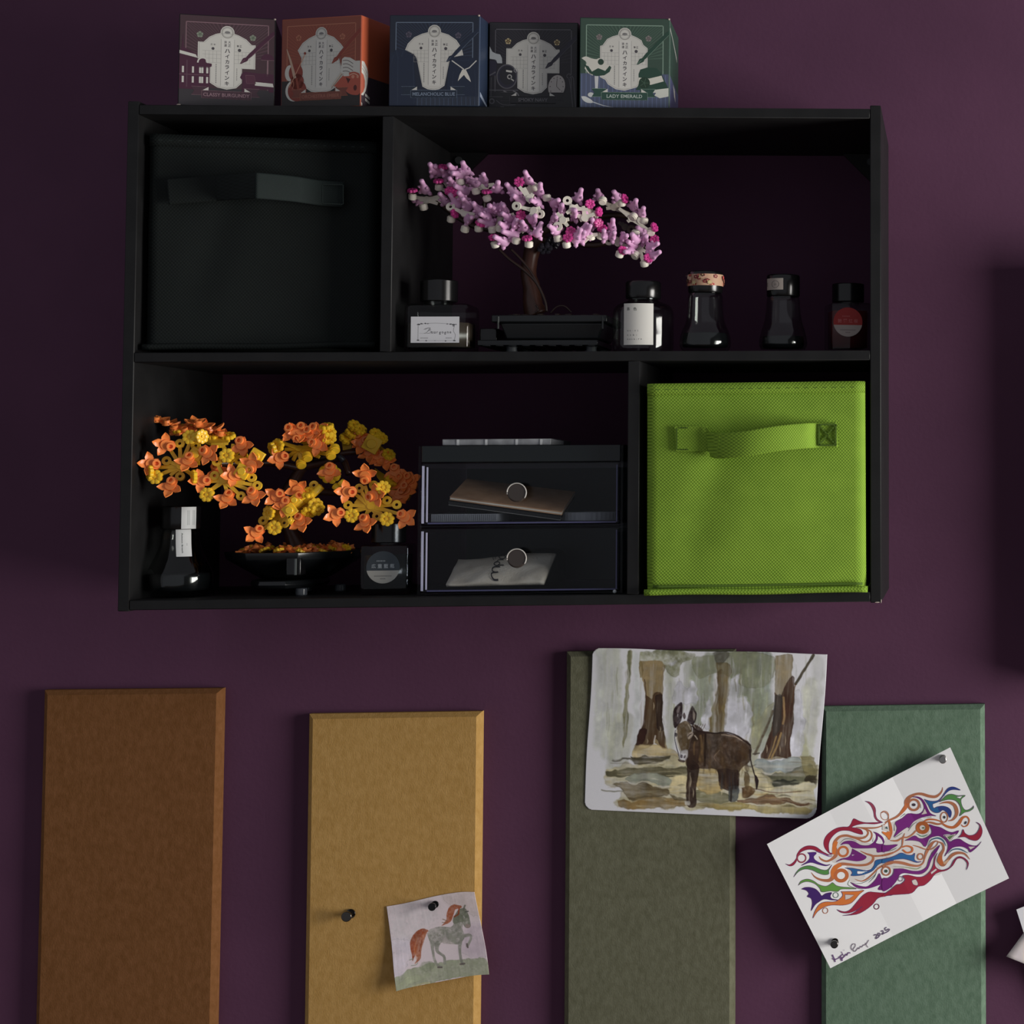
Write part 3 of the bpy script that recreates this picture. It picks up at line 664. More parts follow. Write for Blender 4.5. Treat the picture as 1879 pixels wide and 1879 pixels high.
BOXES = [
 dict(lab='burgundy printed ink box, leftmost in the row on the shelf', px=(326, 189), Y=-.1955, th=-14.0, name='CLASSY BURGUNDY', bg=(72, 52, 58), low=(58, 54, 58), hor=80, ray=(92, 68, 76), frame=(136, 106, 114), dark=(74, 38, 58), ribbon=(74, 52, 62), plum=(132, 140, 124), plum2=(96, 110, 92), plaque='shoulder', art=art_burgundy, sx=1.0, stripes=None, side=(20, 19, 22)),
 dict(lab='orange printed ink box with a violin and sheet music', px=(515, 191), Y=-.176, th=16.0, name='ORCHESTRA EMBER', bg=(136, 70, 54), low=(44, 38, 38), hor=69, ray=(150, 78, 60), frame=(176, 112, 88), dark=(136, 58, 46), ribbon=(122, 66, 54), plum=(176, 110, 86), plum2=(150, 84, 66), plaque='fan', art=art_orange, sx=1.0, side=(168, 86, 64), ink=(158, 100, 84)),
 dict(lab='navy blue printed ink box with a sailor collar picture', px=(713, 194), Y=-.1965, th=2.0, name='MELANCHOLIC BLUE', bg=(34, 40, 56), low=(48, 55, 70), hor=82, ray=(48, 58, 78), frame=(108, 122, 142), dark=(33, 42, 62), ribbon=(34, 44, 60), plum=(86, 82, 98), plum2=(66, 66, 82), plaque='fan2', art=art_blue, sx=.95, side=(34, 44, 62), stripes=(60, 72, 94)),
 dict(lab='charcoal printed ink box with a steam train and pocket watch', px=(896, 197), Y=-.174, th=0.0, name='SMOKY NAVY', bg=(42, 40, 46), low=(40, 40, 44), hor=78, ray=(54, 52, 60), frame=(96, 94, 100), dark=(46, 44, 58), ribbon=(38, 38, 42), plum=(190, 172, 132), plum2=(150, 120, 84), plaque='shoulder', art=art_grey, sx=1.0, side=(26, 26, 30)),
 dict(lab='green printed ink box with a cloche hat, rightmost in the row', px=(1063, 197), Y=-.194, th=-2.0, name='LADY EMERALD', bg=(60, 80, 69), low=(82, 90, 114), hor=62, ray=(78, 102, 88), frame=(140, 164, 148), dark=(44, 72, 60), ribbon=(48, 78, 68), plum=(128, 122, 120), plum2=(116, 108, 108), plaque='scallop', art=art_green, sx=1.05, side=(44, 72, 60), stripes=(98, 110, 142), ink=(186, 196, 190)),
]
M_board = {}
for bi, T in enumerate(BOXES):
    T.setdefault('stripes', None)
    p = P(T['px'][0], T['px'][1], T['Y']); p.z = ztop + .0002; th = R_(T['th'])
    # th > 0 swings the right end of the front towards the camera
    ex = Vector((math.cos(th), -math.sin(th), 0)); ey = Vector((math.sin(th), math.cos(th), 0)); ez = Vector((0, 0, 1))
    root = thing('ink_box', T['lab'], 'box', p + ex * BW / 2 + ey * BW / 2, 'printed ink boxes in a row on top of the shelf')
    bm = bmesh.new()
    c8 = [p + ex * (BW * i) + ey * (BW * j) + ez * (BH * k) for k in (0, 1) for j in (0, 1) for i in (0, 1)]
    vv = [bm.verts.new(c) for c in c8]
    for f in ((0, 1, 5, 4), (1, 3, 7, 5), (3, 2, 6, 7), (2, 0, 4, 6), (4, 5, 7, 6), (0, 2, 3, 1)): bm.faces.new([vv[i] for i in f])
    obj('carton', bm, mat('carton_%d' % bi, T['side'] if bi != 1 else T['side'], 0.5, spec=0.4), root, bevel=.0007, seg=2)
    a = Art(); label_face(a, T)
    fm = lambda x, y, z: p + ex * (.0007 + (BW - .0014) * min(max(x, 0), 100) / 100) + ez * (BH - .0007 - (BH - .0014) * min(max(y, 0), 100) / 100) - ey * (.00008 + z * .000006)
    a.build('printed_front', root, fm, M_card)
    # right hand side print
    a = Art()
    if bi == 1:
        a.rect(0, 0, 100, 100, (186, 92, 62)); a.up(); a.rect(0, 66, 100, 100, (70, 58, 66)); a.up()  # orange lighter than the front print: window light painted into the side
        a.poly([(0, 50), (5, 50), (11, 56), (14, 63), (12, 74), (9, 82), (4, 88), (0, 88)], CW); a.up(); a.poly([(0, 63), (4, 65), (7, 71), (7, 78), (4, 84), (0, 87)], (182, 96, 76))
        a.line([(1, 54), (6, 57), (11, 62)], .8, (150, 140, 136)); a.line([(1, 58), (6, 61), (10, 66)], .8, (150, 140, 136))
        a.poly([(8, 85), (17, 88), (17, 91), (8, 88)], CW); a.poly([(8, 90), (17, 93), (17, 96), (8, 93)], CW)
        a.poly([(0, 96), (2, 97), (2.4, 99.5), (.3, 100)], CW)
    elif bi == 2:
        a.rect(0, 0, 100, 100, (38, 50, 72)); a.up(); a.poly([(4, 84), (34, 94), (34, 97), (4, 89)], (150, 160, 180)); a.rect(0, 0, 1.6, 100, (96, 112, 140))
    elif bi == 4:
        a.rect(0, 0, 100, 100, (46, 74, 62)); a.up(); a.poly([(0, 62), (100, 68), (100, 100), (0, 100)], (76, 84, 116)); a.up(); a.poly([(40, 66), (60, 70), (70, 82), (52, 78)], CW); a.rect(0, 0, 3, 100, (140, 158, 150)); a.poly([(0, 7), (10, 9), (40, 16), (80, 27), (84, 33), (30, 16), (0, 10)], (176, 176, 172))
    else: a.rect(0, 0, 100, 100, (22, 21, 24)); a.up(); a.rect(0, 0, 1.6, 100, (86, 82, 86))
    fm2 = lambda x, y, z: p + ex * (BW + .00008 + z * .000006) + ey * (.0007 + (BW - .0014) * x / 100) + ez * (BH - .0007 - (BH - .0014) * y / 100)
    a.build('printed_side', root, fm2, M_card)
    if bi in (0, 2, 4):          # worn pale cardboard on a corner
        bm = bmesh.new(); c = p + ex * BW + ez * BH
        bmesh.ops.create_icosphere(bm, subdivisions=1, radius=1, matrix=Matrix.Translation(c + Vector((-.0005, -.0002, -.0005))) @ Matrix.Diagonal((.0010, .0008, .0009, 1)))
        obj('worn_corner', bm, M_chip, root)
    if bi == 0:
        bm = bmesh.new(); c = p
        bmesh.ops.create_icosphere(bm, subdivisions=1, radius=1, matrix=Matrix.Translation(c + Vector((.0008, -.0002, .0006))) @ Matrix.Diagonal((.0019, .0006, .0007, 1)))
        obj('worn_corner', bm, M_chip, root)

# ---------------------------------------------------------------- toy-brick bonsai trees
def ori(n, roll):
    """matrix whose +Z looks along n"""
    n = Vector(n).normalized(); q = n.to_track_quat('Z', 'Y'); return q.to_matrix().to_4x4() @ Matrix.Rotation(roll, 4, 'Z')
def facing(sx, sy, tilt=0.0):
    """unit normal towards the viewer leaning to the picture's (sx, sy-down) by tilt"""
    l = math.hypot(sx, sy) or 1; k = math.sin(tilt); return Vector((sx / l * k, -math.cos(tilt), -sy / l * k))
def lobe_mesh(name, parts, m):
    bm = bmesh.new()
    for c, r, ax, st in parts:
        q = Vector(ax).to_track_quat('Z', 'Y').to_matrix().to_4x4()
        bmesh.ops.create_icosphere(bm, subdivisions=2, radius=1, matrix=Matrix.Translation(c) @ q @ Matrix.Diagonal((r, r, r * st, 1)))
    me = bpy.data.meshes.new(name); bm.to_mesh(me); bm.free(); me.materials.append(m); me.shade_smooth(); return me
def done(name, bm, m, smooth=False, sharp=40):
    bmesh.ops.recalc_face_normals(bm, faces=bm.faces[:]); me = bpy.data.meshes.new(name); bm.to_mesh(me); bm.free(); me.materials.append(m)
    if smooth:
        me.shade_smooth()
        try: me.set_sharp_from_angle(angle=R_(sharp))
        except Exception: pass
    return me
M_pink = mat('pink_brick_plastic', (224, 172, 212), 0.42, spec=.4); M_mag = mat('magenta_brick_plastic', (206, 66, 146), 0.35); M_white = mat('white_brick_plastic', (232, 226, 212), 0.35, spec=.4)
M_orange = mat('orange_brick_plastic', (250, 144, 74), 0.34, spec=.5); M_yel = mat('yellow_brick_plastic', (250, 202, 50), 0.32); M_olv = mat('gold_brick_plastic', (238, 190, 50), 0.38)
M_brown = mat('brown_brick_plastic', (66, 40, 32), 0.32); M_dkbrown = mat('dark_brown_plastic', (46, 32, 28), 0.35); M_grey = mat('dark_grey_brick', (44, 42, 50), 0.4)
# blossom shaped like a small seated frog: two feet, rounded body, head with a crest
U = 0.001
def frog_mesh():
    bm = lathe([(0, -2.6 * U), (2.4 * U, -2.2 * U), (3.6 * U, -.6 * U), (3.7 * U, 1.2 * U), (3.1 * U, 3.2 * U), (2.3 * U, 5.4 * U), (1.85 * U, 7.2 * U), (1.8 * U, 9.2 * U), (1.6 * U, 10.6 * U), (.9 * U, 11.2 * U), (0, 11.2 * U)], Vector((0, 0, 0)), 12)
    for v in bm.verts:
        v.co.y = v.co.y * .82 - .03 * max(v.co.z, 0) - (.0006 if v.co.z > 7.5 * U and v.co.y < 0 else 0)
    for sx in (-1, 1):
        for c, r, ax, st in ((Vector((sx * 3.0, -.8, -.9)) * U, 1.8 * U, (sx, -.3, -.55), 1.7), (Vector((sx * 2.3, -1.0, 3.8)) * U, 1.2 * U, (sx, -.5, .9), 2.0)):
            q = Vector(ax).to_track_quat('Z', 'Y').to_matrix().to_4x4()
            bmesh.ops.create_icosphere(bm, subdivisions=1, radius=1, matrix=Matrix.Translation(c) @ q @ Matrix.Diagonal((r, r, r * st, 1)))
    bmesh.ops.recalc_face_normals(bm, faces=bm.faces[:]); me = bpy.data.meshes.new('blossom'); bm.to_mesh(me); bm.free(); me.materials.append(M_pink); me.shade_smooth(); return me
frog = frog_mesh()
def flower7(name, r, m, n=7):
    bm = bmesh.new()
    for k in range(n):
        t = 2 * math.pi * k / n
        cyl(bm, Vector((r * .66 * math.cos(t), r * .66 * math.sin(t), 0)), r * .34, r * .42, n=10)
        bmesh.ops.create_icosphere(bm, subdivisions=1, radius=1, matrix=Matrix.Translation((r * .66 * math.cos(t), r * .66 * math.sin(t), r * .2)) @ Matrix.Diagonal((r * .33, r * .33, r * .18, 1)))
    cyl(bm, Vector((0, 0, -.05 * r)), r * .45, r * .4, n=14); cyl(bm, Vector((0, 0, r * .22)), r * .17, r * .2, n=10)
    return done(name, bm, m, True)
mag_flower = flower7('small_flower', .0043, M_mag); yel_flower = flower7('small_flower', .0060, M_yel, 8)
bm = bmesh.new(); cyl(bm, Vector((0, 0, 0)), .0034, .0052, n=18); bmesh.ops.bevel(bm, geom=[e for e in bm.edges if abs(e.verts[0].co.z - e.verts[1].co.z) < 1e-6], offset=.0007, segments=2, affect='EDGES')
stud = done('stud', bm, M_white, True)
bm = bmesh.new(); cyl(bm, Vector((0, 0, 0)), .0034, .0052, n=18); bmesh.ops.bevel(bm, geom=[e for e in bm.edges if abs(e.verts[0].co.z - e.verts[1].co.z) < 1e-6], offset=.0007, segments=2, affect='EDGES')
ystud = done('stud', bm, M_yel, True)
def star_flower():
    """five pointed cupped petals round a raised ring"""
    bm = bmesh.new(); r = .0098
    for t, ln in ((0, 1.05), (R_(70), 1.0), (R_(-70), 1.0), (R_(142), .66), (R_(-142), .66)):
        c, s = math.cos(t), math.sin(t); r = .0098 * ln
        def V(u, v, z): return (c * u - s * v, s * u + c * v, z)
        prof = [(.10, .20, 0), (.42, .33, -.01), (.68, .31, .04), (.92, .14, .12), (1.06, .0, .17)]
        top = []; bot = []
        for u, w_, z in prof:
            for L, dz in ((top, 0), (bot, -.14)):
                L.append([bm.verts.new(Vector(V(u * r, k2 * w_ * r, (z + dz - .10 * (1 - abs(k2))) * r))) for k2 in (-1, 0, 1)] if w_ > 0 else [bm.verts.new(Vector(V(u * r, 0, (z + dz) * r)))])
        for L, fl in ((top, False), (bot, True)):
            for a, b in zip(L, L[1:]):
                if len(b) == 3:
                    for i in range(2): f = (a[i], b[i], b[i + 1], a[i + 1]); bm.faces.new(f[::-1] if fl else f)
                else:
                    for i in range(2): f = (a[i], b[0], a[i + 1]); bm.faces.new(f[::-1] if fl else f)
        for sd in (0, 2):
            for i in range(len(prof) - 2): bm.faces.new((top[i][sd], top[i + 1][sd], bot[i + 1][sd], bot[i][sd]))
            bm.faces.new((top[-2][sd], top[-1][0], bot[-1][0], bot[-2][sd]))
    r = .0098; cyl(bm, Vector((0, 0, -.0004)), r * .42, .0018, n=16); cyl(bm, Vector((-.0030, 0, -.0002)), .0042, .0018, n=18)
    n = 16; R1, R2, h = .0031, .0017, .0034            # hollow tube
    rings = [[bm.verts.new((-.0034 + R * math.cos(2 * math.pi * i / n), R * math.sin(2 * math.pi * i / n), z)) for i in range(n)] for R, z in ((R1, 0), (R1, h), (R2, h), (R2, .0012))]
    for a, b in zip(rings, rings[1:]):
        for i in range(n): bm.faces.new((a[i], a[(i + 1) % n], b[(i + 1) % n], b[i]))
    bm.faces.new(rings[-1])
    return done('orange_flower', bm, M_orange, True, 35)
sflower = star_flower()
def hoop(bm, c, nrm, R=.0037, r=.0012, n=16, h=.0024):
    q = Vector(nrm).to_track_quat('Z', 'Y'); R2 = R - 2 * r
    rings = [[bm.verts.new(Vector(c) + q @ Vector((Q * math.cos(2 * math.pi * i / n), Q * math.sin(2 * math.pi * i / n), z))) for i in range(n)] for Q, z in ((R, -h / 2), (R, h / 2), (R2, h / 2), (R2, -h / 2))]
    rings.append(rings[0])
    for a, b in zip(rings, rings[1:]):
        for i in range(n): bm.faces.new((a[i], a[(i + 1) % n], b[(i + 1) % n], b[i]))
def spray(name, centre, arms, m, parent, nrm, wd=.0030, th=.0016, core=.0030):
    """flat sprig: arms run from the centre and end in rings"""
    bm = bmesh.new(); nv = Vector(nrm).normalized()
    cyl(bm, centre, core, .0026, nv, 12)
    for a in arms:
        e, rg = a; e = Vector(e); d = e - centre; L = d.length
        if L < 1e-5: continue
        d.normalize(); side = nv.cross(d).normalized(); end = e - d * (.0034 if rg else 0)
        v = []
        for p, w_ in ((centre, wd * 1.5), (centre.lerp(end, .5), wd), (end, wd * .85)):
            for s1, s2 in ((1, 1), (-1, 1), (-1, -1), (1, -1)): v.append(bm.verts.new(p + side * w_ / 2 * s1 + nv * th / 2 * s2))
        for k in (0, 4):
            for i in range(4): bm.faces.new((v[k + i], v[k + (i + 1) % 4], v[k + 4 + (i + 1) % 4], v[k + 4 + i]))
        bm.faces.new(v[0:4][::-1]); bm.faces.new(v[8:12])
        if rg: hoop(bm, e, nv)
    bmesh.ops.recalc_face_normals(bm, faces=bm.faces[:])
    return obj(name, bm, m, parent)

# ---- pink blossom tree in a black rectangular pot
zs = zm1
pt = thing('blossom_bonsai', 'pink and white toy-brick cherry bonsai in a black rectangular pot', 'bonsai', (P(1000, 640, -.15).x, -.13, zs), 'toy-brick bonsai trees in the shelf')
def pt_px(x, y, Y): return P(x, y, Y)
# pot and stand
y0, y1 = -.180, -.105
a = P(903, 572, y0); b = P(1112, 585, y0)
bm = bmesh.new()
def taper_box(bm, xa, xb, za, zb, ya, yb, ins):
    v = [bm.verts.new(p) for p in ((xa + ins, ya + ins, za), (xb - ins, ya + ins, za), (xb - ins, yb - ins, za), (xa + ins, yb - ins, za), (xa, ya, zb), (xb, ya, zb), (xb, yb, zb), (xa, yb, zb))]
    for f in ((0, 3, 2, 1), (4, 5, 6, 7), (0, 1, 5, 4), (1, 2, 6, 5), (2, 3, 7, 6), (3, 0, 4, 7)): bm.faces.new([v[i] for i in f])
xa, xb = P(916, 600, y0).x, P(1106, 600, y0).x; z_rim = P(1000, 578, y0).z; z_pb = P(1000, 622, y0).z
taper_box(bm, xa, xb, z_pb, z_rim - .006, y0 + .003, y1 - .003, .004)
obj('pot', bm, M_plastic_k, pt, bevel=.0015, seg=3)
bm = bmesh.new(); taper_box(bm, P(902, 575, y0).x, P(1114, 575, y0).x, z_rim - .006, z_rim, y0 - .001, y1 + .001, .0)
obj('pot_rim', bm, M_plastic_k, pt, bevel=.001, seg=2)
bm = bmesh.new(); taper_box(bm, P(884, 600, -.16).x, P(916, 600, -.16).x, z_pb - .002, z_rim - .010, -.168, -.12, 0)
obj('side_block', bm, M_cap, pt, bevel=.001)
bm = bmesh.new(); taper_box(bm, P(880, 626, -.17).x, P(1100, 626, -.17).x, z_pb - .0052, z_pb - .0006, -.178, -.108, 0)
for i in range(9):
    x = P(890 + i * 24, 626, -.17).x; bx(bm, (x, -.180, z_pb - .0060), (x + .0062, -.106, z_pb - .0048))
obj('stand', bm, M_plastic_k, pt, bevel=.0005, seg=1)
for px in (939, 1085):
    for yy in (-.170, -.115):
        c = P(px, 636, -.17); c.y = yy; zt = z_pb - .006; bm = bmesh.new(); cyl(bm, Vector((c.x, yy, (zs + zt) / 2)), .0042, zt - zs, n=18)
        for k in range(2): cyl(bm, Vector((c.x, yy, zs + .0015 + k * .004)), .0048, .001, n=18)
        obj('foot', bm, mat('grey_stud', (70, 74, 78), .3), pt)
for px in (914, 1106):
    bm = bmesh.new(); c = P(px, 592, y0 - .001); cyl(bm, c, .0008, .010, n=10); obj('clip', bm, mat('gloss_black', (50, 52, 52), .15), pt)
bm = bmesh.new()
for i in range(90):
    x = random.uniform(xa + .006, xb - .006); y = random.uniform(y0 + .008, y1 - .006); cyl(bm, Vector((x, y, z_rim + .0005)), .0024, .0022, n=8)
o = obj('soil_studs', bm, M_dkbrown, pt); o['kind'] = 'stuff'
# trunk, roots and boughs
bm = bmesh.new(); tp = [(985, 578, -.145, 22), (978, 560, -.145, 18), (976, 530, -.143, 16), (970, 505, -.142, 14), (972, 480, -.140, 14), (978, 455, -.138, 14), (990, 430, -.136, 8)]
q = smooth_pts([(*P(x, y, Y), r * pxm(Y)) for x, y, Y, r in tp], 4); tube(bm, [Vector(v[:3]) for v in q], [v[3] for v in q], 10)
trunk = obj('trunk', bm, M_brown, pt, smooth=True)
for l in ([(915, 457, 2.2), (935, 476, 2.4), (962, 496, 2.6), (985, 520, 2.6), (1000, 552, 2.4), (1003, 572, 2.2)], [(937, 457, 2.2), (956, 476, 2.2), (975, 500, 2.2), (992, 532, 2.4)], [(982, 574, 1.8), (988, 568, 1.6), (984, 560, 1.4)], [(1010, 575, 1.6), (1022, 563, 1.6), (1036, 562, 1.6), (1048, 573, 1.4)]):
    bm = bmesh.new(); q = smooth_pts([(*P(x, y, -.158), r * pxm(-.158)) for x, y, r in l], 5); tube(bm, [Vector(v[:3]) for v in q], [v[3] for v in q], 8)
    obj('vine', bm, M_dkbrown, pt, smooth=True)
def bough(l, Y, m=None, nm='bough', par=None):
    bm = bmesh.new(); q = smooth_pts([(*P(x, y, Yy), r * pxm(Yy)) for x, y, Yy, r in [(a[0], a[1], a[3] if len(a) > 3 else Y, a[2]) for a in l]], 5); tube(bm, [Vector(v[:3]) for v in q], [v[3] for v in q], 8)
    return obj(nm, bm, m or M_dkbrown, par or pt, smooth=True)
bough([(985, 440, 8), (1040, 444, 6), (1090, 450, 5), (1150, 440, 4), (1185, 455, 3)], -.125)
bough([(985, 435, 8), (1020, 410, 7), (1080, 400, 6), (1130, 395, 5), (1170, 400, 4)], -.115)
bough([(985, 440, 8), (930, 425, 6), (870, 415, 5), (820, 385, 4), (790, 360, 4)], -.125)
bough([(985, 440, 8), (960, 400, 6), (960, 370, 5)], -.13)
bough([(870, 412, 4), (890, 370, 4), (880, 350, 3)], -.12)
gf = flower7('leaf_cluster', .0064, M_grey, 6)
for x, y, n_ in ((1000, 456, .2), (1014, 446, -.4)):
    link('leaf_cluster', gf, pt, Matrix.Translation(P(x, y, -.150)) @ ori(facing(n_, 1, 1.0), n_))
C3 = lambda x, y: (740 + x / 9.89, 290 + y / 9.89); C4 = lambda x, y: (880 + x / 9.395, 300 + y / 9.395); C5 = lambda x, y: (1040 + x / 9.89, 330 + y / 9.89)
def pdepth(x, y):
    """front surface of the canopy: nearer at its lower middle, farther at the top and the two ends"""
    return -.150 - .024 * math.exp(-((x - 985) / 150) ** 2) - .012 * max(0, (y - 380) / 100)
FR = [(C3, l) for l in [(560, 240, 535, 150), (670, 270, 640, 185), (790, 320, 750, 240), (930, 250, 890, 165), (1140, 250, 1130, 120), (1060, 300, 960, 300), (1230, 440, 1140, 350), (1330, 480, 1240, 420), (1470, 410, 1510, 320), (1700, 570, 1760, 470), (400, 590, 390, 450), (900, 480, 890, 390), (1130, 610, 1010, 540), (780, 800, 715, 670), (990, 870, 890, 700), (1180, 900, 1130, 780), (1400, 980, 1330, 860), (1170, 1120, 1290, 1110), (1590, 960, 1690, 920), (1540, 1080, 1460, 1060), (1600, 1210, 1430, 1160), (1790, 920, 1830, 900), (1090, 760, 1060, 660), (330, 780, 270, 790)]]
FR += [(C4, l) for l in [(610, 530, 510, 390), (730, 650, 640, 590), (850, 310, 825, 165), (1040, 520, 1085, 370), (1010, 680, 930, 670), (910, 980, 1000, 930), (780, 1120, 780, 1020), (610, 1250, 460, 1200), (440, 1360, 320, 1290), (990, 1220, 1080, 1050), (520, 960, 430, 880), (440, 830, 470, 750), (300, 800, 250, 780), (1290, 950, 1370, 960), (1420, 800, 1470, 740), (1700, 620, 1780, 470), (1640, 900, 1680, 850), (1330, 1180, 1240, 1100), (1690, 1240, 1850, 1050), (1650, 1320, 1760, 1180), (1280, 700, 1390, 660), (460, 1100, 400, 1060), (620, 1060, 700, 1010)]]
FR += [(C5, l) for l in [(170, 650, 160, 600), (500, 820, 490, 740), (330, 1000, 440, 860), (240, 1080, 350, 960), (590, 320, 600, 225), (930, 330, 910, 280), (1210, 500, 1290, 400), (1360, 630, 1430, 530), (820, 900, 870, 740), (810, 1030, 900, 980), (1030, 1060, 1130, 1040), (1260, 1100, 1230, 1040), (1400, 1090, 1470, 1060), (1500, 1230, 1670, 1180), (1170, 1290, 1100, 1340), (1530, 1400, 1700, 1330), (700, 1030, 700, 950), (1370, 960, 1330, 900), (340, 640, 350, 590), (1230, 1190, 1150, 1150)]]
for k, (cv, (x, y, hx, hy)) in enumerate(FR):
    p = cv(x, y); h = cv(hx, hy); Y = pdepth(*p) + random.uniform(-.003, .003)
    if cv is C5 and (x, y) in ((590, 320), (930, 330), (1370, 960)): Y += .022
    if cv is C3 and (x, y) in ((1230, 440), (1330, 480), (330, 780)): Y += .014
    d = Vector(h) - Vector(p); up = Vector((d.x, 0, -d.y)); L = max(up.length * pxm(Y), .004); up.normalize()
    fr = min(L / .0105, 1.0); up3 = (up * fr + Vector((0, -1, 0)) * math.sqrt(max(1 - fr * fr, 0.0))).normalized()
    zz = up3; yy = Vector((random.uniform(-.4, .4), 1, random.uniform(-.3, .3))); yy = (yy - zz * yy.dot(zz)).normalized(); xx = yy.cross(zz)
    M = Matrix((xx, yy, zz)).transposed().to_4x4()
    link('blossom', frog, pt, Matrix.Translation(P(*p, Y)) @ M @ Matrix.Scale(random.uniform(1.06, 1.22), 4))
MG = [(C3, l) for l in [(730, 160, .2, -1), (640, 420, 0, -1), (165, 590, 0, -1), (1520, 610, 0, -1), (930, 1010, 1, -.5), (1400, 1190, .5, -.8), (840, 600, 0, -.4), (900, 640, 0, -.4), (1640, 1440, 0, -.8)]] + [(C4, l) for l in [(680, 320, 0, 0), (710, 890, .4, 0), (820, 1290, 0, -.9), (1570, 1170, 0, 0), (1520, 1280, 0, -.4)]] + [(C5, l) for l in [(420, 440, .4, -.1), (585, 580, 1, 0), (1050, 340, 1, -.4), (1590, 860, 1, -.4), (640, 880, 0, -.7), (580, 790, .6, 0), (1020, 1280, .5, -.5), (1480, 1420, .5, -.3), (1590, 1080, 0, 0)]]
for cv, (x, y, sx, sy) in MG:
    p = cv(x, y); Y = pdepth(*p) - .006 + (.018 if (cv is C5 and (x, y) == (1590, 1080)) else 0); t = math.hypot(sx, sy)
    link('small_flower', mag_flower, pt, Matrix.Translation(P(*p, Y)) @ ori(facing(sx, sy, min(t, 1) * 1.15), random.random()))
ST = [(C3, l) for l in [(650, 530), (165, 700), (1520, 730), (870, 1110), (1370, 1280), (1670, 1570), (370, 890), (1320, 600), (1030, 430), (1120, 1290), (1620, 1300), (1760, 1280)]] + [(C4, l) for l in [(850, 1390), (270, 1390), (1500, 1400), (1160, 590), (970, 415), (1350, 1290), (630, 1330), (370, 1110)]] + [(C5, l) for l in [(1000, 420), (510, 640), (1210, 670), (1400, 740), (1530, 940), (960, 1350), (1410, 1520), (620, 1020), (440, 1030), (400, 580), (1250, 1370), (650, 380), (1250, 970), (300, 690)]]
for cv, (x, y) in ST:
    p = cv(x, y); Y = pdepth(*p) - .002
    link('stud', stud, pt, Matrix.Translation(P(*p, Y)) @ ori(Vector((random.uniform(-.35, .35), -.35, 1 if random.random() < .8 else -.4)), 0))
def sprig(cv, c, arms, Y, m=None, par=None, nm='branch_plate', nrm=None, dy=0.0):
    c2 = cv(*c); C = P(*c2, Y); ar = []
    for a in arms:
        q = cv(a[0], a[1]); ar.append((P(*q, Y + (a[3] if len(a) > 3 else dy)), a[2]))
    return spray(nm, C, ar, m or M_white, par or pt, nrm or (random.uniform(-.15, .15), -1, random.uniform(-.1, .3)))
sprig(C4, (940, 810), [(640, 735, 1), (1040, 870, 1), (870, 900, 0), (1040, 760, 0), (820, 780, 0)], -.185)
sprig(C4, (860, 610), [(690, 400, 0), (770, 420, 0), (920, 520, 0), (880, 680, 0)], -.182)
sprig(C4, (880, 480), [(920, 390, 1), (830, 400, 0), (990, 440, 0)], -.172)
sprig(C4, (1440, 980), [(1350, 1085, 1), (1520, 1080, 0), (1400, 870, 0), (1540, 960, 0), (1340, 850, 0)], -.184)
sprig(C4, (1610, 770), [(1515, 640, 1), (1870, 795, 0), (1700, 720, 0), (1500, 860, 0)], -.181)
sprig(C4, (650, 1080), [(500, 1000, 0), (700, 960, 0), (560, 860, 0), (400, 1130, 0), (760, 1190, 0), (900, 1180, 0)], -.172)
sprig(C4, (380, 900), [(250, 850, 0), (480, 880, 0), (330, 1020, 0), (180, 1160, 0)], -.166)
sprig(C3, (1110, 1010), [(860, 890, 1), (1330, 1080, 0), (1050, 940, 0), (1300, 1020, 0)], -.165)
sprig(C3, (430, 760), [(170, 700, 0), (700, 740, 1), (370, 870, 0), (620, 830, 0), (650, 700, 0), (300, 760, 0)], -.150)
sprig(C3, (1130, 500), [(970, 400, 0), (1060, 430, 1), (1230, 560, 0), (980, 560, 0)], -.150)
sprig(C3, (1480, 510), [(1300, 600, 0), (1650, 480, 0), (1560, 640, 0), (1400, 480, 0)], -.152)
sprig(C3, (930, 680), [(750, 440, 0), (1020, 660, 0), (880, 640, 0), (700, 560, 0)], -.146)
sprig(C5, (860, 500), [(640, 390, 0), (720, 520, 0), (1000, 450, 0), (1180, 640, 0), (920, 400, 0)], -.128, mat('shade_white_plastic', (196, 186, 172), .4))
sprig(C5, (1180, 700), [(950, 520, 0), (1360, 740, 1), (1100, 760, 0), (1500, 930, 0), (1260, 660, 0)], -.130)
sprig(C5, (1060, 860), [(940, 770, 0), (1170, 900, 1), (1000, 780, 0)], -.120, M_dkbrown)
sprig(C5, (930, 1150), [(770, 1110, 1), (1060, 1190, 0), (1140, 1220, 0), (900, 1040, 0), (980, 1050, 0)], -.160)
sprig(C5, (1300, 1230), [(1180, 1180, 0), (1440, 1310, 0), (1380, 1240, 0), (1270, 1330, 0), (1230, 1100, 0), (1390, 1480, 0)], -.158)
sprig(C5, (420, 1010), [(300, 1140, 0), (560, 990, 0), (380, 900, 0), (240, 1150, 0)], -.176)
sprig(C5, (330, 700), [(60, 600, 0), (500, 620, 0), (240, 740, 0), (400, 640, 0), (300, 480, 0)], -.178)

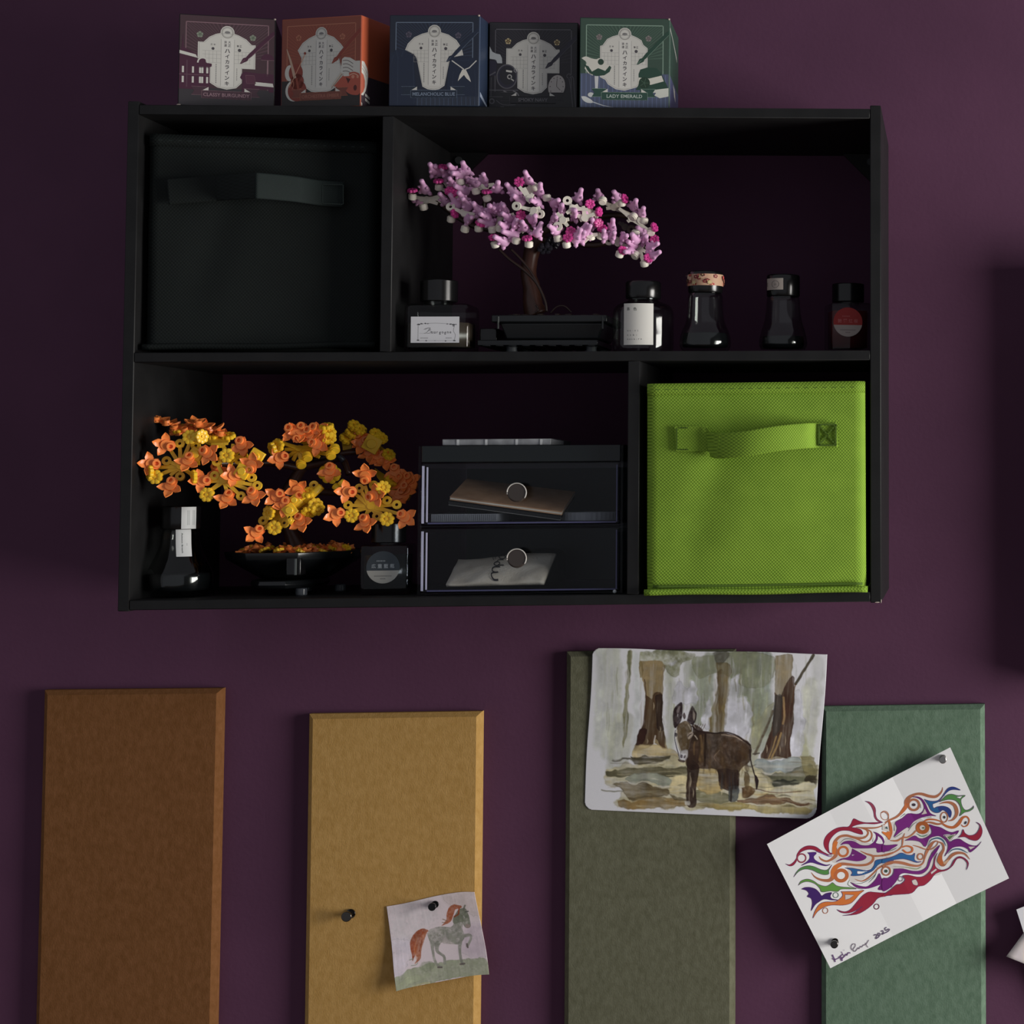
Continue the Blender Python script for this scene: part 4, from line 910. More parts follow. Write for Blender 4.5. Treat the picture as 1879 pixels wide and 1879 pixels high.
# ---- orange and yellow maple tree in a black octagonal bowl
ot = thing('maple_bonsai', 'orange and yellow toy-brick maple bonsai in a black octagonal bowl', 'bonsai', (P(545, 1090, -.12).x, -.11, zb1), 'toy-brick bonsai trees in the shelf')
E1 = lambda x, y: (245 + x / 7.369, 755 + y / 7.369); E2 = lambda x, y: (440 + x / 7.995, 765 + y / 7.995); E3 = lambda x, y: (580 + x / 8.542, 765 + y / 8.542)
def ofl(cv, x, y, hx, hy, Y, s=1.0):
    p = cv(x, y); h = cv(hx, hy); dx, dy = h[0] - p[0], h[1] - p[1]; d = math.hypot(dx, dy)
    n = facing(dx + random.uniform(-3, 3), dy + random.uniform(-3, 3), random.uniform(.1, .35) + (.2 if d > 9 else 0))
    away = Vector((-dx, 0, dy)) if d > .5 else Vector((random.uniform(-1, 1), 0, 1)); X = (away - n * away.dot(n)).normalized(); Yv = n.cross(X)
    M = Matrix((X, Yv, n)).transposed().to_4x4()
    link('orange_flower', sflower, ot, Matrix.Translation(P(*p, Y)) @ M @ Matrix.Scale(s, 4))
def yfl(cv, x, y, sx, sy, t, Y, s=1.0): link('yellow_flower', yel_flower, ot, Matrix.Translation(P(*cv(x, y), Y)) @ ori(facing(sx, sy, t), random.random()) @ Matrix.Scale(s, 4))
# left lower cluster, nearest the front
YL = -.178
sprig(E1, (640, 740), [(627, 437, 1), (843, 467, 1), (450, 670, 1), (632, 880, 1), (500, 520, 0), (330, 760, 0), (300, 880, 0), (500, 870, 0), (820, 880, 0), (765, 420, 0), (900, 700, 0)], YL, M_olv, ot, nm='sprig')
sprig(E1, (1230, 930), [(1130, 682, 1), (1100, 870, 1), (1600, 895, 1), (1675, 1003, 1), (1000, 950, 0), (1000, 1100, 0), (1260, 1070, 0), (1455, 1145, 1), (1500, 960, 0), (1560, 1060, 0), (1400, 800, 0)], YL - .004, M_olv, ot, nm='sprig')
sprig(E1, (1330, 640), [(1360, 548, 1), (1430, 660, 1), (1190, 440, 0), (1350, 440, 0), (1540, 590, 0), (1300, 760, 0), (1200, 600, 0)], YL + .006, M_yel, ot, nm='sprig')
for a in ((440, 450, 505, 472), (240, 710, 325, 708), (500, 1000, 515, 912), (735, 665, 752, 595), (1000, 560, 958, 530), (930, 935, 1020, 930), (1360, 865, 1432, 855), (1265, 1170, 1292, 1092), (1620, 1130, 1592, 1060), (1595, 725, 1585, 772)): ofl(E1, *a, YL - .006)
ofl(E1, 1460, 450, 1450, 420, YL + .004); ofl(E1, 1130, 800, 1110, 740, YL + .012)
for a in ((765, 345, 0, 0, .15), (295, 885, 0, 0, .2), (820, 885, -1, 0, 1.0), (1262, 595, 0, 0, .2), (995, 1125, 0, 0, .15), (920, 340, 1, 0, 1.0), (220, 820, -1, 0, .9)): yfl(E1, *a[:5], YL - .006)
def plate(cv, x, y, Y, w_=.0078, rot=0.4, m=None):
    bm = bmesh.new(); c = P(*cv(x, y), Y); Mx = Matrix.Rotation(rot, 3, 'Y'); bx(bm, c - Vector((w_ / 2, .0016, w_ / 2)), c + Vector((w_ / 2, .0016, w_ / 2)), Mx)
    cyl(bm, c + Vector((0, -.0022, 0)), w_ * .3, .0018, (0, 1, 0), 14); obj('square_plate', bm, m or M_yel, ot, bevel=.0003, seg=1)
plate(E1, 850, 580, YL - .002, .010, .5); plate(E1, 1475, 810, YL - .006, .0105, .5); plate(E1, 1660, 610, YL, .011, .55)
# flat top cluster seen edge on
YT = -.150
bm = bmesh.new(); pl = [(650, 165), (900, 190), (1120, 260), (1300, 330), (1280, 420), (1050, 430), (850, 360), (700, 300), (620, 230)]
def slab(cv, pts, Y0, slope, th, nm, m, par):
    """thin plate leaning back: picture height turns into depth"""
    bm = bmesh.new(); ymax = max(p[1] for p in pts); v = []
    for s_ in (0, 1):
        v.append([bm.verts.new(P(*cv(x, y), Y0 + (ymax - y) * slope) + Vector((0, 0, -th * s_))) for x, y in pts])
    bm.faces.new(v[0]); bm.faces.new(v[1][::-1]); n = len(pts)
    for i in range(n): bm.faces.new((v[0][i], v[0][(i + 1) % n], v[1][(i + 1) % n], v[1][i]))
    return obj(nm, bm, m, par)
slab(E1, pl, -.160, .00011, .002, 'leaf_plate', M_olv, ot)
for x, y, t in ((345, 110, 1.25), (480, 155, 1.3), (600, 215, 1.1), (590, 280, 1.2), (740, 240, 1.0), (850, 140, 1.2), (930, 180, 1.1), (1080, 235, 1.25), (1190, 295, 1.3), (1000, 255, 1.3)):
    n = facing(random.uniform(-.3, .3), -1, t); link('orange_flower', sflower, ot, Matrix.Translation(P(*E1(x, y), YT)) @ ori(n, random.random() * 2) @ Matrix.Scale(.9, 4))
for x, y in ((1080, 330), (1280, 335), (1200, 390), (1140, 440), (620, 250)): yfl(E1, x, y, 0, -1, 1.1, YT)
# middle upper cluster
YM = -.145
sprig(E2, (870, 470), [(620, 380, 0), (700, 590, 0), (900, 680, 0), (990, 590, 0), (1170, 590, 0), (1330, 555, 0), (1395, 470, 0), (1200, 400, 0), (780, 640, 0), (660, 480, 0)], YM, M_olv, ot, nm='sprig', nrm=(0, -1, .7))
sprig(E2, (980, 380), [(760, 300, 0), (1250, 240, 0), (1130, 260, 0), (1240, 330, 0), (1390, 160, 0)], YM + .006, M_olv, ot, nm='sprig', nrm=(0, -1, .9))
for a in ((820, 255, 850, 320), (900, 200, 900, 160), (1130, 190, 1100, 160), (1130, 400, 1075, 372), (590, 600, 690, 565), (760, 210, 740, 180), (1020, 250, 1010, 220)): ofl(E2, *a, YM - .008)
for a in ((560, 420, -.3, 0, .5), (1310, 230, .5, -.5, .8), (1310, 310, .3, .3, .6), (1270, 140, 0, -1, 1.2), (480, 470, -1, .4, .9)): yfl(E2, *a[:5], YM - .006)
for x, y in ((900, 690), (990, 585), (1395, 470), (1335, 555)): link('stud', ystud, ot, Matrix.Translation(P(*E2(x, y), YM - .008)) @ ori(facing(.3, .6, .8), 0) @ Matrix.Scale(1.15, 4))
# lone flower hanging in the middle
yfl(E2, 1320, 830, 0, .3, .5, -.142, 1.5); ofl(E2, 1320, 790, 1320, 705, -.150)
# lower middle cluster
YN = -.165
sprig(E2, (740, 1350), [(345, 1525, 1), (655, 1560, 1), (1000, 1410, 1), (1090, 1005, 1), (440, 1410, 0), (540, 1600, 0), (560, 1170, 0), (1100, 1280, 0), (870, 1450, 0), (1210, 1015, 0), (850, 1130, 0), (300, 1680, 0)], YN, M_olv, ot, nm='sprig')
bm = bmesh.new(); tube(bm, [P(*E2(960, 1240), YN - .004), P(*E2(1200, 1020), YN - .004)], .0030, 10); tube(bm, [P(*E2(700, 1400), YN - .003), P(*E2(980, 1180), YN - .003)], .0042, 6); obj('yellow_bar', bm, M_yel, ot, smooth=True)
for a in ((540, 1165, 590, 1128), (850, 1075, 870, 1112), (670, 1290, 682, 1222), (890, 1530, 860, 1460), (240, 1700, 292, 1640)): ofl(E2, *a, YN - .008)
for a in ((430, 1405, -.2, 0, .5), (510, 1625, 0, 0, .3), (1110, 1290, .4, -.3, .6), (1140, 1350, .6, .4, .9), (1010, 1400, .2, .6, .9), (1000, 1110, 0, -.5, .9)): yfl(E2, *a[:5], YN - .006)
plate(E2, 740, 1370, YN - .008, .010, .9); plate(E2, 810, 1220, YN - .007, .008, .9); plate(E2, 745, 1515, YN - .008, .0055, .6, M_white if False else M_yel)
# right lower cluster
YR = -.168
sprig(E3, (860, 1400), [(680, 1120, 1), (905, 1072, 1), (505, 1385, 1), (1115, 1312, 1), (1265, 1378, 1), (955, 1560, 1), (770, 1080, 0), (600, 1200, 0), (1330, 1530, 0), (780, 1540, 0), (560, 1500, 0), (430, 1520, 0), (1050, 1540, 0), (950, 1300, 0)], YR, M_olv, ot, nm='sprig')
slab(E3, [(600, 1340), (720, 1180), (860, 1150), (960, 1400), (840, 1470)], YR - .001, .00001, .0016, 'leaf_plate', M_olv, ot)
for a in ((770, 920, 770, 975), (495, 1170, 600, 1178), (910, 1235, 830, 1252), (320, 1530, 408, 1495), (770, 1650, 738, 1572), (1390, 1570, 1335, 1525)): ofl(E3, *a, YR - .008)
for a in ((1050, 1112, .3, -.2, .4), (560, 1545, 0, 0, .3), (1112, 1600, 0, 0, .25)): yfl(E3, *a[:5], YR - .007)
bm = bmesh.new(); tube(bm, [P(*E3(290, 1080), YR + .004), P(*E3(420, 1180), YR + .002)], .0030, 8); tube(bm, [P(*E3(380, 1010), YR - .002), P(*E3(450, 1080), YR - .002)], .0030, 8); obj('yellow_bar', bm, M_yel, ot, smooth=True)
# shaded clusters at the back right
YG = -.085
slab(E3, [(400, 330), (540, 340), (560, 440), (420, 470)], YG, .00004, .003, 'leaf_plate', M_olv, ot); slab(E3, [(600, 230), (760, 300), (980, 420), (1200, 620), (1100, 700), (860, 640), (700, 560), (640, 420)], YG, .00004, .003, 'leaf_plate', M_olv, ot)
slab(E3, [(920, 800), (1150, 950), (1500, 1170), (1450, 1260), (1180, 1160), (960, 900)], YG, .00004, .003, 'leaf_plate', M_olv, ot)
for x, y in ((700, 340), (740, 420), (820, 540), (960, 600), (1080, 660), (1240, 860), (1340, 1000), (1400, 1140), (1300, 1220), (1480, 980)): ofl(E3, x, y, x + random.uniform(-30, 30), y - 40, YG - .004)
for x, y in ((600, 140), (690, 200), (940, 270), (1020, 330), (560, 250), (1140, 590), (470, 340), (1180, 1000)): yfl(E3, x, y, .6, -.6, 1.0, YG - .004)
plate(E3, 880, 425, YG - .008, .0135, .5, M_olv)
# trunk with its bent boughs
bough([(548, 1012, 22, -.115), (540, 990, 15, -.115), (528, 960, 12, -.112), (520, 920, 11, -.108), (540, 880, 10, -.105), (560, 850, 9, -.105)], -.11, M_brown, 'trunk', ot)
bough([(560, 855, 8, -.105), (590, 850, 7, -.105), (626, 842, 6, -.11), (640, 870, 5, -.115)], -.11, M_brown, 'bough', ot)
bough([(555, 860, 7, -.105), (500, 850, 6, -.12), (440, 850, 6, -.14), (400, 850, 5, -.155)], -.11, M_brown, 'bough', ot)
bough([(560, 850, 7, -.105), (575, 820, 6, -.12), (565, 815, 5, -.13)], -.11, M_brown, 'bough', ot)
bough([(545, 900, 7, -.11), (620, 905, 6, -.125), (670, 920, 5, -.15)], -.11, M_brown, 'bough', ot)
bough([(560, 850, 6, -.10), (640, 830, 5, -.09), (700, 840, 5, -.08), (740, 880, 4, -.08)], -.11, M_brown, 'bough', ot)
bm = bmesh.new(); tube(bm, [P(*E3(300, 560), -.118), P(*E3(430, 690), -.118)], .0026, 8); obj('grey_bar', bm, M_grey, ot, smooth=True)
# octagonal bowl on a little stand
rim = P(538, 1014, -.17); cx_ = P(545, 1014, -.11).x
def octo(bm, x, y, prof, rx, ry, n=8, off=math.pi / 8):
    rings = [[bm.verts.new((x + s_ * rx * math.cos(off + 2 * math.pi * i / n), y + s_ * ry * math.sin(off + 2 * math.pi * i / n), z)) for i in range(n)] for s_, z in prof]
    for a, b in zip(rings, rings[1:]):
        for i in range(n): bm.faces.new((a[i], a[(i + 1) % n], b[(i + 1) % n], b[i]))
    bm.faces.new(rings[0][::-1]); bm.faces.new(rings[-1])
rx = (P(652, 1014, -.12).x - P(426, 1014, -.12).x) / 2 + .004; zr = rim.z; zf = zb1 + .009
bm = bmesh.new(); octo(bm, cx_, -.112, [(.42, zf + .003), (.50, zf + .004), (.86, zf + (zr - zf) * .62), (.97, zr - .006), (1.0, zr), (.94, zr), (.93, zr - .003)], rx, .068)
obj('bowl', bm, M_plastic_k, ot, bevel=.0008, seg=2)
bm = bmesh.new(); octo(bm, cx_, -.125, [(.48, zf - .003), (.52, zf), (.5, zf + .0034)], rx, .1)
obj('stand', bm, M_plastic_k, ot, bevel=.0006)
kx = P(543, 1085, -.172).x
bm = bmesh.new(); bx(bm, (kx - .0075, -.174, zf + .008), (kx + .004, -.160, zf + .022)); obj('bracket', bm, M_cap, ot, bevel=.0008)
bm = bmesh.new(); cyl(bm, Vector((kx + .0005, -.176, zf + .015)), .0012, .013, n=10); obj('clip', bm, mat('gloss_black_2', (70, 74, 74), .1), ot)
for x, y in ((kx, -.158), (kx - .014, -.10), (kx + .014, -.10)):
    bm = bmesh.new(); cyl(bm, Vector((x, y, (zb1 + zf - .003) / 2)), .0046, zf - .003 - zb1, n=20); obj('foot', bm, mat('grey_stud_2', (78, 82, 88), .2), ot, bevel=.0008)
for i in range(70):      # loose leaf pieces heaped in the bowl
    t = random.uniform(0, 2 * math.pi); r = math.sqrt(random.random()) * .86; x = cx_ + rx * r * math.cos(t); y = -.112 + .062 * r * math.sin(t)
    f = sflower if random.random() < .6 else yel_flower
    link('fallen_leaf', f, ot, Matrix.Translation((x, y, zr - .0005 + random.uniform(0, .003))) @ ori((random.uniform(-.5, .5), random.uniform(-.5, .5), 1), random.random() * 6) @ Matrix.Scale(.72, 4))

# ---------------------------------------------------------------- ink bottles
def at_z(prof, z):
    for (r0, z0), (r1, z1) in zip(prof, prof[1:]):
        if z0 <= z <= z1: return r0 + (r1 - r0) * (z - z0) / max(z1 - z0, 1e-9)
    return prof[-1][0]
def pos_on(px, yb, Y, zb):
    return Vector((P(px, yb, Y).x, Y, zb))
def cap_ribbed(c, r, h, parent, m=None, ribs=0, name='cap'):
    prof = [(0, 0), (r * .96, 0), (r, .0008), (r, h - .0012), (r * .95, h - .0002), (r * .88, h), (0, h)]
    return obj(name, lathe(prof, c, 48), m or M_cap, parent, smooth=True)
def hexcap(c, r, h, parent, n=10, off=0.0):
    bm = bmesh.new(); q = cyl(bm, c + Vector((0, 0, h / 2)), r, h, n=n)
    bmesh.ops.rotate(bm, verts=bm.verts[:], cent=c, matrix=Matrix.Rotation(off, 3, 'Z'))
    return obj('cap', bm, M_cap, parent, bevel=.0008, seg=2)
def wrap(art, name, c, r_of, parent, m=M_ink, off=.00025, az0=0.0, w_=.01, z0=0, h=.01, nc=12):
    """print art (0..1 x 0..1) onto a surface of revolution facing azimuth az0 (0 = camera side)"""
    rm = r_of(z0 + h / 2)
    def fm(x, y, z):
        zz = z0 + h * (1 - y); r = r_of(zz) + off + z * .00002; a = az0 + (x - .5) * w_ / r
        return c + Vector((r * math.sin(a), -r * math.cos(a), zz))
    cuts = [((k / nc, 0, 0), (1, 0, 0)) for k in range(1, nc)] + [((0, k / 8, 0), (0, 1, 0)) for k in range(1, 8)]
    return art.build(name, parent, fm, m, cuts, smooth=True)
M_inkdark = mat('dark_ink', (20, 22, 24), .15); M_inkbrown = mat('brown_ink', (64, 54, 44), .3); M_inkred = mat('red_ink', (96, 28, 32), .3)
M_glass2 = thin_glass('curved_bottle_glass', (228, 232, 230), 1.6, .06)
G_BOT = 'ink bottles standing in the shelf'
# square bottle with the framed script label
def square_bottle(label, xl, xr, ytop, ybot, Yf, dep, rot, inkm, inkf, group=G_BOT, bev=.004, zb=None, glass=None):
    a = P(xl, ybot, Yf); b = P(xr, ybot, Yf); W = (b.x - a.x); Hh = P(xl, ytop, Yf).z - a.z
    c = Vector(((a.x + b.x) / 2, Yf + dep / 2, zb)); root = thing('ink_bottle', label, 'ink bottle', c, group)
    Hh = P(xl, ytop, Yf).z - zb
    R3 = Matrix.Rotation(rot, 3, 'Z')
    if rot: W = W - dep * abs(math.sin(rot)) * .9
    def rbox(w_, d_, z0, z1, bevel, mt, nm, taper=1.0):
        bm = bmesh.new()
        v = [bm.verts.new(c + R3 @ Vector((sx * w_ / 2 * t, sy * d_ / 2 * t, 0)) + Vector((0, 0, z))) for z, t in ((z0, 1), (z1, taper)) for sx, sy in ((-1, -1), (1, -1), (1, 1), (-1, 1))]
        for f in ((0, 3, 2, 1), (4, 5, 6, 7), (0, 1, 5, 4), (1, 2, 6, 5), (2, 3, 7, 6), (3, 0, 4, 7)): bm.faces.new([v[i] for i in f])
        return bm
    bm = rbox(W, dep, .0002, Hh, bev, None, '')
    bmesh.ops.bevel(bm, geom=bm.edges[:], offset=bev, segments=3, affect='EDGES', profile=.6)
    obj('glass', bm, glass or M_glass, root, smooth=True)
    bm = rbox(W - .0054, dep - .0054, .0052, .0052 + (Hh - .009) * inkf, bev, None, ''); bmesh.ops.bevel(bm, geom=[e for e in bm.edges if abs(e.verts[0].co.z - e.verts[1].co.z) > .001], offset=bev * .7, segments=2, affect='EDGES')
    obj('ink', bm, inkm, root, smooth=True)
    return root, c, W, Hh, R3
def face_print(art, name, c, R3, W, dep, x0, x1, z0, z1, parent, m=M_ink):
    def fm(x, y, z): return c + R3 @ Vector((x0 + (x1 - x0) * x, -dep / 2 - .0003 - z * .00002, 0)) + Vector((0, 0, z1 + (z0 - z1) * y))
    return art.build(name, parent, fm, m)
zs_ = zm1
root, c, W, Hh, R3 = square_bottle('square glass ink bottle with a framed script label, left end of the upper row', 739, 860, 556, 646, -.190, .040, 0, M_inkbrown, .62, bev=.005, zb=zs_)
kx = P(805, 600, -.17).x - c.x
obj('neck', lathe([(0, 0), (.0115, 0), (.0115, .006), (0, .006)], c + Vector((kx, 0, Hh - .0005)), 32), M_glass, root, smooth=False)
hexcap(c + Vector((kx, 0, Hh + .0022)), .0148, .0178, root, 12, .2)
a = Art(); a.rect(0, 0, 1, 1, (214, 214, 218)); g1 = (120, 120, 124); g2 = (92, 92, 96)
a.up(); a.line([(.15, .34), (.15, .90)], .008, g1); a.line([(.90, .34), (.88, .55), (.92, .70), (.90, .90)], .008, g1, 4); a.line([(.15, .30), (.28, .27), (.5, .25), (.72, .27), (.90, .30)], .012, g1, 4); a.line([(.14, .92), (.9, .92)], .010, g1)
for x, y, s_ in ((.16, .30, 1.3), (.22, .27, 1), (.30, .26, .9), (.35, .27, .7), (.88, .31, 1.3), (.82, .29, 1), (.75, .28, .7), (.15, .90, 1), (.90, .92, 1.1), (.32, .92, .8), (.72, .93, .8), (.5, .92, .5), (.88, .36, .8), (.93, .30, .7)): a.circ(x, y, .022 * s_, g2, ry=.028 * s_, n=10, rot=x * 9)
a.up(); a.line([(.18, .64), (.52, .64)], .006, g1)
a.line([(.30, .50), (.34, .44), (.40, .43), (.33, .60), (.27, .64)], .010, g2, 5); a.line([(.27, .50), (.31, .45), (.38, .46), (.41, .50), (.36, .53), (.42, .56), (.40, .62), (.32, .64)], .009, g2, 5)
import itertools
x = .44
for ch in 'ourgogne':
    a.text(ch, x, .605 + (.03 if ch == 'g' else 0), .075 if ch != 'g' else .11, g2, sx=.52 * 1.0); x += .054
for i in range(9): a.rect(.20 + i * .018, .80, .21 + i * .018, .84, (160, 160, 164))
for i in range(8): a.rect(.72 + i * .016, .80, .73 + i * .016, .84, (160, 160, 164))
face_print(a, 'label', c, R3, W, .040, P(754, 600, -.19).x - c.x, P(843, 600, -.19).x - c.x, P(800, 629, -.19).z - c.z, P(800, 581, -.19).z - c.z, root)
# round-shouldered bottle with the tall white label
def lathe_bottle(label, px, ybot, Y, prof_px, cap, inkm, ink_y, zb, glass=None, wall=.0022):
    """prof_px: [(half width px, y px)...] bottom to top"""
    k = pxm(Y); c = Vector((P(px, ybot, Y).x, Y, zb)); root = thing('ink_bottle', label, 'ink bottle', c, G_BOT)
    zz = lambda y: max((P(px, y, Y).z - zb), .0001)
    prof = [(r * k, zz(y)) for r, y in prof_px]; prof = [tuple(p) for p in smooth_pts(prof, 3)]
    obj('glass', lathe([(0, prof[0][1])] + prof, c, 56), glass or M_glass2, root, smooth=True)
    zi = zz(ink_y); ip = [(r - wall - .0002, z) for r, z in prof if .004 < z < zi]; ri = at_z(prof, zi) - wall - .0002
    if len(ip) > 1: obj('ink', lathe([(0, .0041)] + ip + [(ri, zi), (0, zi)], c, 40), inkm, root, smooth=True)
    return root, c, k, zz, prof
root, c, k, zz, prof = lathe_bottle('round-shouldered clear ink bottle with a tall white label beside the pink tree', 1180, 645, -.170,
    [(50, 646), (54, 641), (54, 600), (54, 578), (52, 568), (45, 560), (33, 555), (27, 552), (27, 548)], None, M_inkdark, 638, zs_)
cap_ribbed(c + Vector((0, 0, zz(549))), 31.5 * k, zz(517) - zz(549), root)
a = Art(); a.rect(0, 0, 1, 1, (214, 212, 206)); a.up(); t_ = (70, 74, 74)
a.text('茶', .17, .135, .08, t_, sx=1.40); a.text('色', .40, .135, .08, t_, sx=1.40)
for s_, y, hh, n in (('NO.02', .66, .032, .085), ('chai', .765, .034, .10), ('nobuiro', .865, .030, .075)):
    x = .155
    for ch in s_: a.text(ch, x, y, hh if ch != '.' else .01, (96, 98, 98), sx=1.4); x += n
rk = 54 * k
wrap(a, 'label', c, lambda z: rk, root, az0=-.02, w_=53 * k * 1.03, z0=zz(636), h=zz(561) - zz(636))
# conical bottle, cap wrapped in flowered tape
root, c, k, zz, prof = lathe_bottle('conical ink bottle whose black cap wears a red flowered paper band', 1294, 644, -.172,
    [(40, 645), (45, 637), (46, 625), (42, 608), (35, 592), (32, 570), (31, 545), (28, 538)], None, M_inkdark, 612, zs_)
z0, z1 = zz(538), zz(499); cap_ribbed(c + Vector((0, 0, z0)), 31 * k, z1 - z0, root)
a = Art(); a.rect(0, 0, 1, 1, (184, 148, 122)); a.up(); rr = random.Random(4)
for i in range(60):
    x, y = rr.random(), rr.random(); col = rr.choice([(168, 52, 58), (196, 92, 88), (206, 176, 150), (96, 64, 52), (214, 128, 112), (120, 44, 48), (188, 170, 126), (200, 160, 140)])
    for q in range(5): a.circ(x + .014 * math.cos(q * 1.256 + i), min(max(y + .09 * math.sin(q * 1.256 + i), .1), .9), .012, col, ry=.09, n=8)
    a.up(); a.circ(x, min(max(y, .08), .92), .006, (214, 190, 140), ry=.05, n=7)
rc = 31 * k; wrap(a, 'paper_band', c, lambda z: rc, root, w_=rc * 5.6, z0=zz(526), h=zz(505) - zz(526), off=.0004, nc=64)
# conical bottle with the square white seal
root, c, k, zz, prof = lathe_bottle('conical ink bottle with a white square seal on its black cap', 1437, 640, -.155,
    [(40, 641), (43, 634), (43, 624), (39, 606), (34, 590), (31, 570), (30, 552), (28, 545)], None, M_inkdark, 618, zs_)
cap_ribbed(c + Vector((0, 0, zz(545))), 30 * k, zz(505) - zz(545), root)
a = Art(); a.rect(0, 0, 1, 1, (168, 158, 150)); a.up(); a.ring(.60, .52, .19, .03, (96, 88, 86), ry=.30); a.text('山', .60, .52, .22, (110, 100, 98), sx=.62); a.rect(.02, .35, .10, .7, (120, 112, 108))
rc2 = 30 * k; wrap(a, 'seal', c, lambda z: rc2, root, az0=-.54, w_=38 * k, z0=zz(534), h=zz(513) - zz(534))
# red square bottle with a round label
def round_label(art, top, bot, ink1, ink2, s_, spl=.42):
    art.circ(.5, .5, .5, bot, n=48); art.up()
    p = [(.5 + .5 * math.cos(t), .5 + .5 * math.sin(t)) for t in np.linspace(math.pi - math.asin((spl) - .22), 2 * math.pi + math.asin((spl) - .22), 40)]
    art.poly(p, top); art.up()
    for i, ch in enumerate(s_): art.text(ch, .22 + i * .185, .46, .13, ink1)
    for i in range(9): art.rect(.31 + i * .045, .285, .335 + i * .045, .32, ink1 if i < 6 else top)
    for i in range(14): art.rect(.24 + i * .038, .755, .262 + i * .038, .785, ink2)
    for i in range(4): art.rect(.42 + i * .042, .84, .444 + i * .042, .87, ink2)
root, c, W, Hh, R3 = square_bottle('square ink bottle of dark red ink with a round red and white label', 1507, 1599, 555, 637, -.158, .036, R_(14), M_inkred, .92, bev=.003, zb=zs_)
hexcap(c + Vector((.0005, 0, Hh + .0012)), .0136, .0158, root, 14, .1)
obj('neck', lathe([(0, 0), (.009, 0), (.009, .003), (0, .003)], c + Vector((.0005, 0, Hh - .0008)), 24), M_glass, root)
a = Art(); round_label(a, (168, 58, 56), (178, 164, 158), (198, 110, 108), (120, 110, 108), '艶麗紅桜'); r = 26 * pxm(-.158) * 1.03
cx = P(1546, 591, -.158).x - c.x; cz = P(1546, 591, -.158).z - c.z
face_print(a, 'label', c, R3, W, .036, cx - r, cx + r, cz - r, cz + r, root)
# ---- lower compartment
root, c, k, zz, prof = lathe_bottle('flask-shaped ink bottle with two white stickers under the maple leaves', 329, 1093, -.158,
    [(46, 1094), (52, 1082), (55, 1066), (54, 1052), (47, 1034), (39, 1016), (33, 996), (31, 978), (29, 971)], None, M_inkdark, 1052, zb1)
cap_ribbed(c + Vector((0, 0, zz(971))), 33 * k, zz(928) - zz(971), root)
a = Art(); a.rect(0, 0, 1, 1, (196, 198, 198)); a.up()
for x in (.36, .46, .72, .82):
    for i in range(15): a.rect(x, .16 + i * .045, x + .06, .16 + i * .045 + .03, (142, 148, 148))
rc3 = 33 * k; wrap(a, 'cap_sticker', c, lambda z: rc3, root, az0=.78, w_=27 * k, z0=zz(970), h=zz(930) - zz(970), off=.0004)
a = Art(); a.rect(0, 0, 1, 1, (202, 204, 204)); a.up()
a.text('Autumn Breath', .40, .50, -.12, (64, 70, 72), rot=math.pi / 2, sx=1.0, bold=.03); a.text('3.8', .70, .55, -.07, (96, 100, 100), rot=math.pi / 2)
wrap(a, 'name_sticker', c, lambda z: at_z(prof, z), root, az0=.52, w_=26 * k, z0=zz(1020), h=zz(971) - zz(1020), off=.0004)
root, c, W, Hh, R3 = square_bottle('square ink bottle with a round black and white label beside the drawers', 654, 748, 1000, 1096, -.172, .036, R_(4), M_inkdark, .85, bev=.003, zb=zb1)
hexcap(c + Vector((0, 0, Hh + .0010)), .0136, .0162, root, 14, .1)
obj('neck', lathe([(0, 0), (.009, 0), (.009, .003), (0, .003)], c + Vector((0, 0, Hh - .0008)), 24), M_glass, root)
a = Art(); round_label(a, (56, 62, 68), (156, 154, 148), (150, 156, 160), (96, 96, 94), '広重藍瓶'); r = 28.7 * pxm(-.172)
cx = P(700, 1041, -.172).x - c.x; cz = P(700, 1041, -.172).z - c.z
face_print(a, 'label', c, R3, W, .036, cx - r, cx + r, cz - r, cz + r, root)

# ---------------------------------------------------------------- clear acrylic two-drawer chest
YF_ = -.186; YBk = -.035
xl_, xr_ = P(765, 960, YF_).x, P(1143, 960, YF_).x
zt_, zr_, zmid, zbt = P(950, 817, YF_).z, P(950, 848, YF_).z, P(950, 965, YF_).z, zb1
ch = thing('drawer_chest', 'clear acrylic two-drawer chest with round knobs beside the maple tree', 'drawer box', ((xl_ + xr_) / 2, -.1, zbt))
t = .0026
def aobj(nm, lst, parent, m=None):
    bm = bmesh.new()
    for a_, b_ in lst: bx(bm, a_, b_)
    return obj(nm, bm, m or M_acryl, parent, bevel=.0005, seg=2)
aobj('side', [((xl_, YF_ + .002, zbt + .0003), (xl_ + t, YBk, zt_))], ch); aobj('side', [((xr_ - t, YF_ + .002, zbt + .0003), (xr_, YBk, zt_))], ch)
aobj('back', [((xl_ + t, YBk - t, zbt + .0003), (xr_ - t, YBk, zt_))], ch)
M_smoke = mat('smoky_acrylic', (20, 25, 27), .12, spec=.5)
aobj('top', [((xl_ + t, YF_ + .002, zt_ - .0135), (xr_ - t, YBk - t, zt_))], ch, M_smoke)
aobj('floor_plate', [((xl_ + t, YF_ + .002, zbt + .0003), (xr_ - t, YBk - t, zbt + .0025))], ch); aobj('divider', [((xl_ + t, YF_ + .002, zmid - .0012), (xr_ - t, YBk - t, zmid + .0010))], ch)
M_edgehi = mat('edge_highlight', (178, 178, 204), .3); M_knob = mat('clear_knob', (76, 68, 64), .18, trans=.35)  # bright edge highlights and grey-brown knob reflections painted into these colours
M_edgeb = mat('blue_edge', (74, 74, 110), .3); M_dback = mat('tinted_drawer', (16, 20, 22), .35, spec=.3)
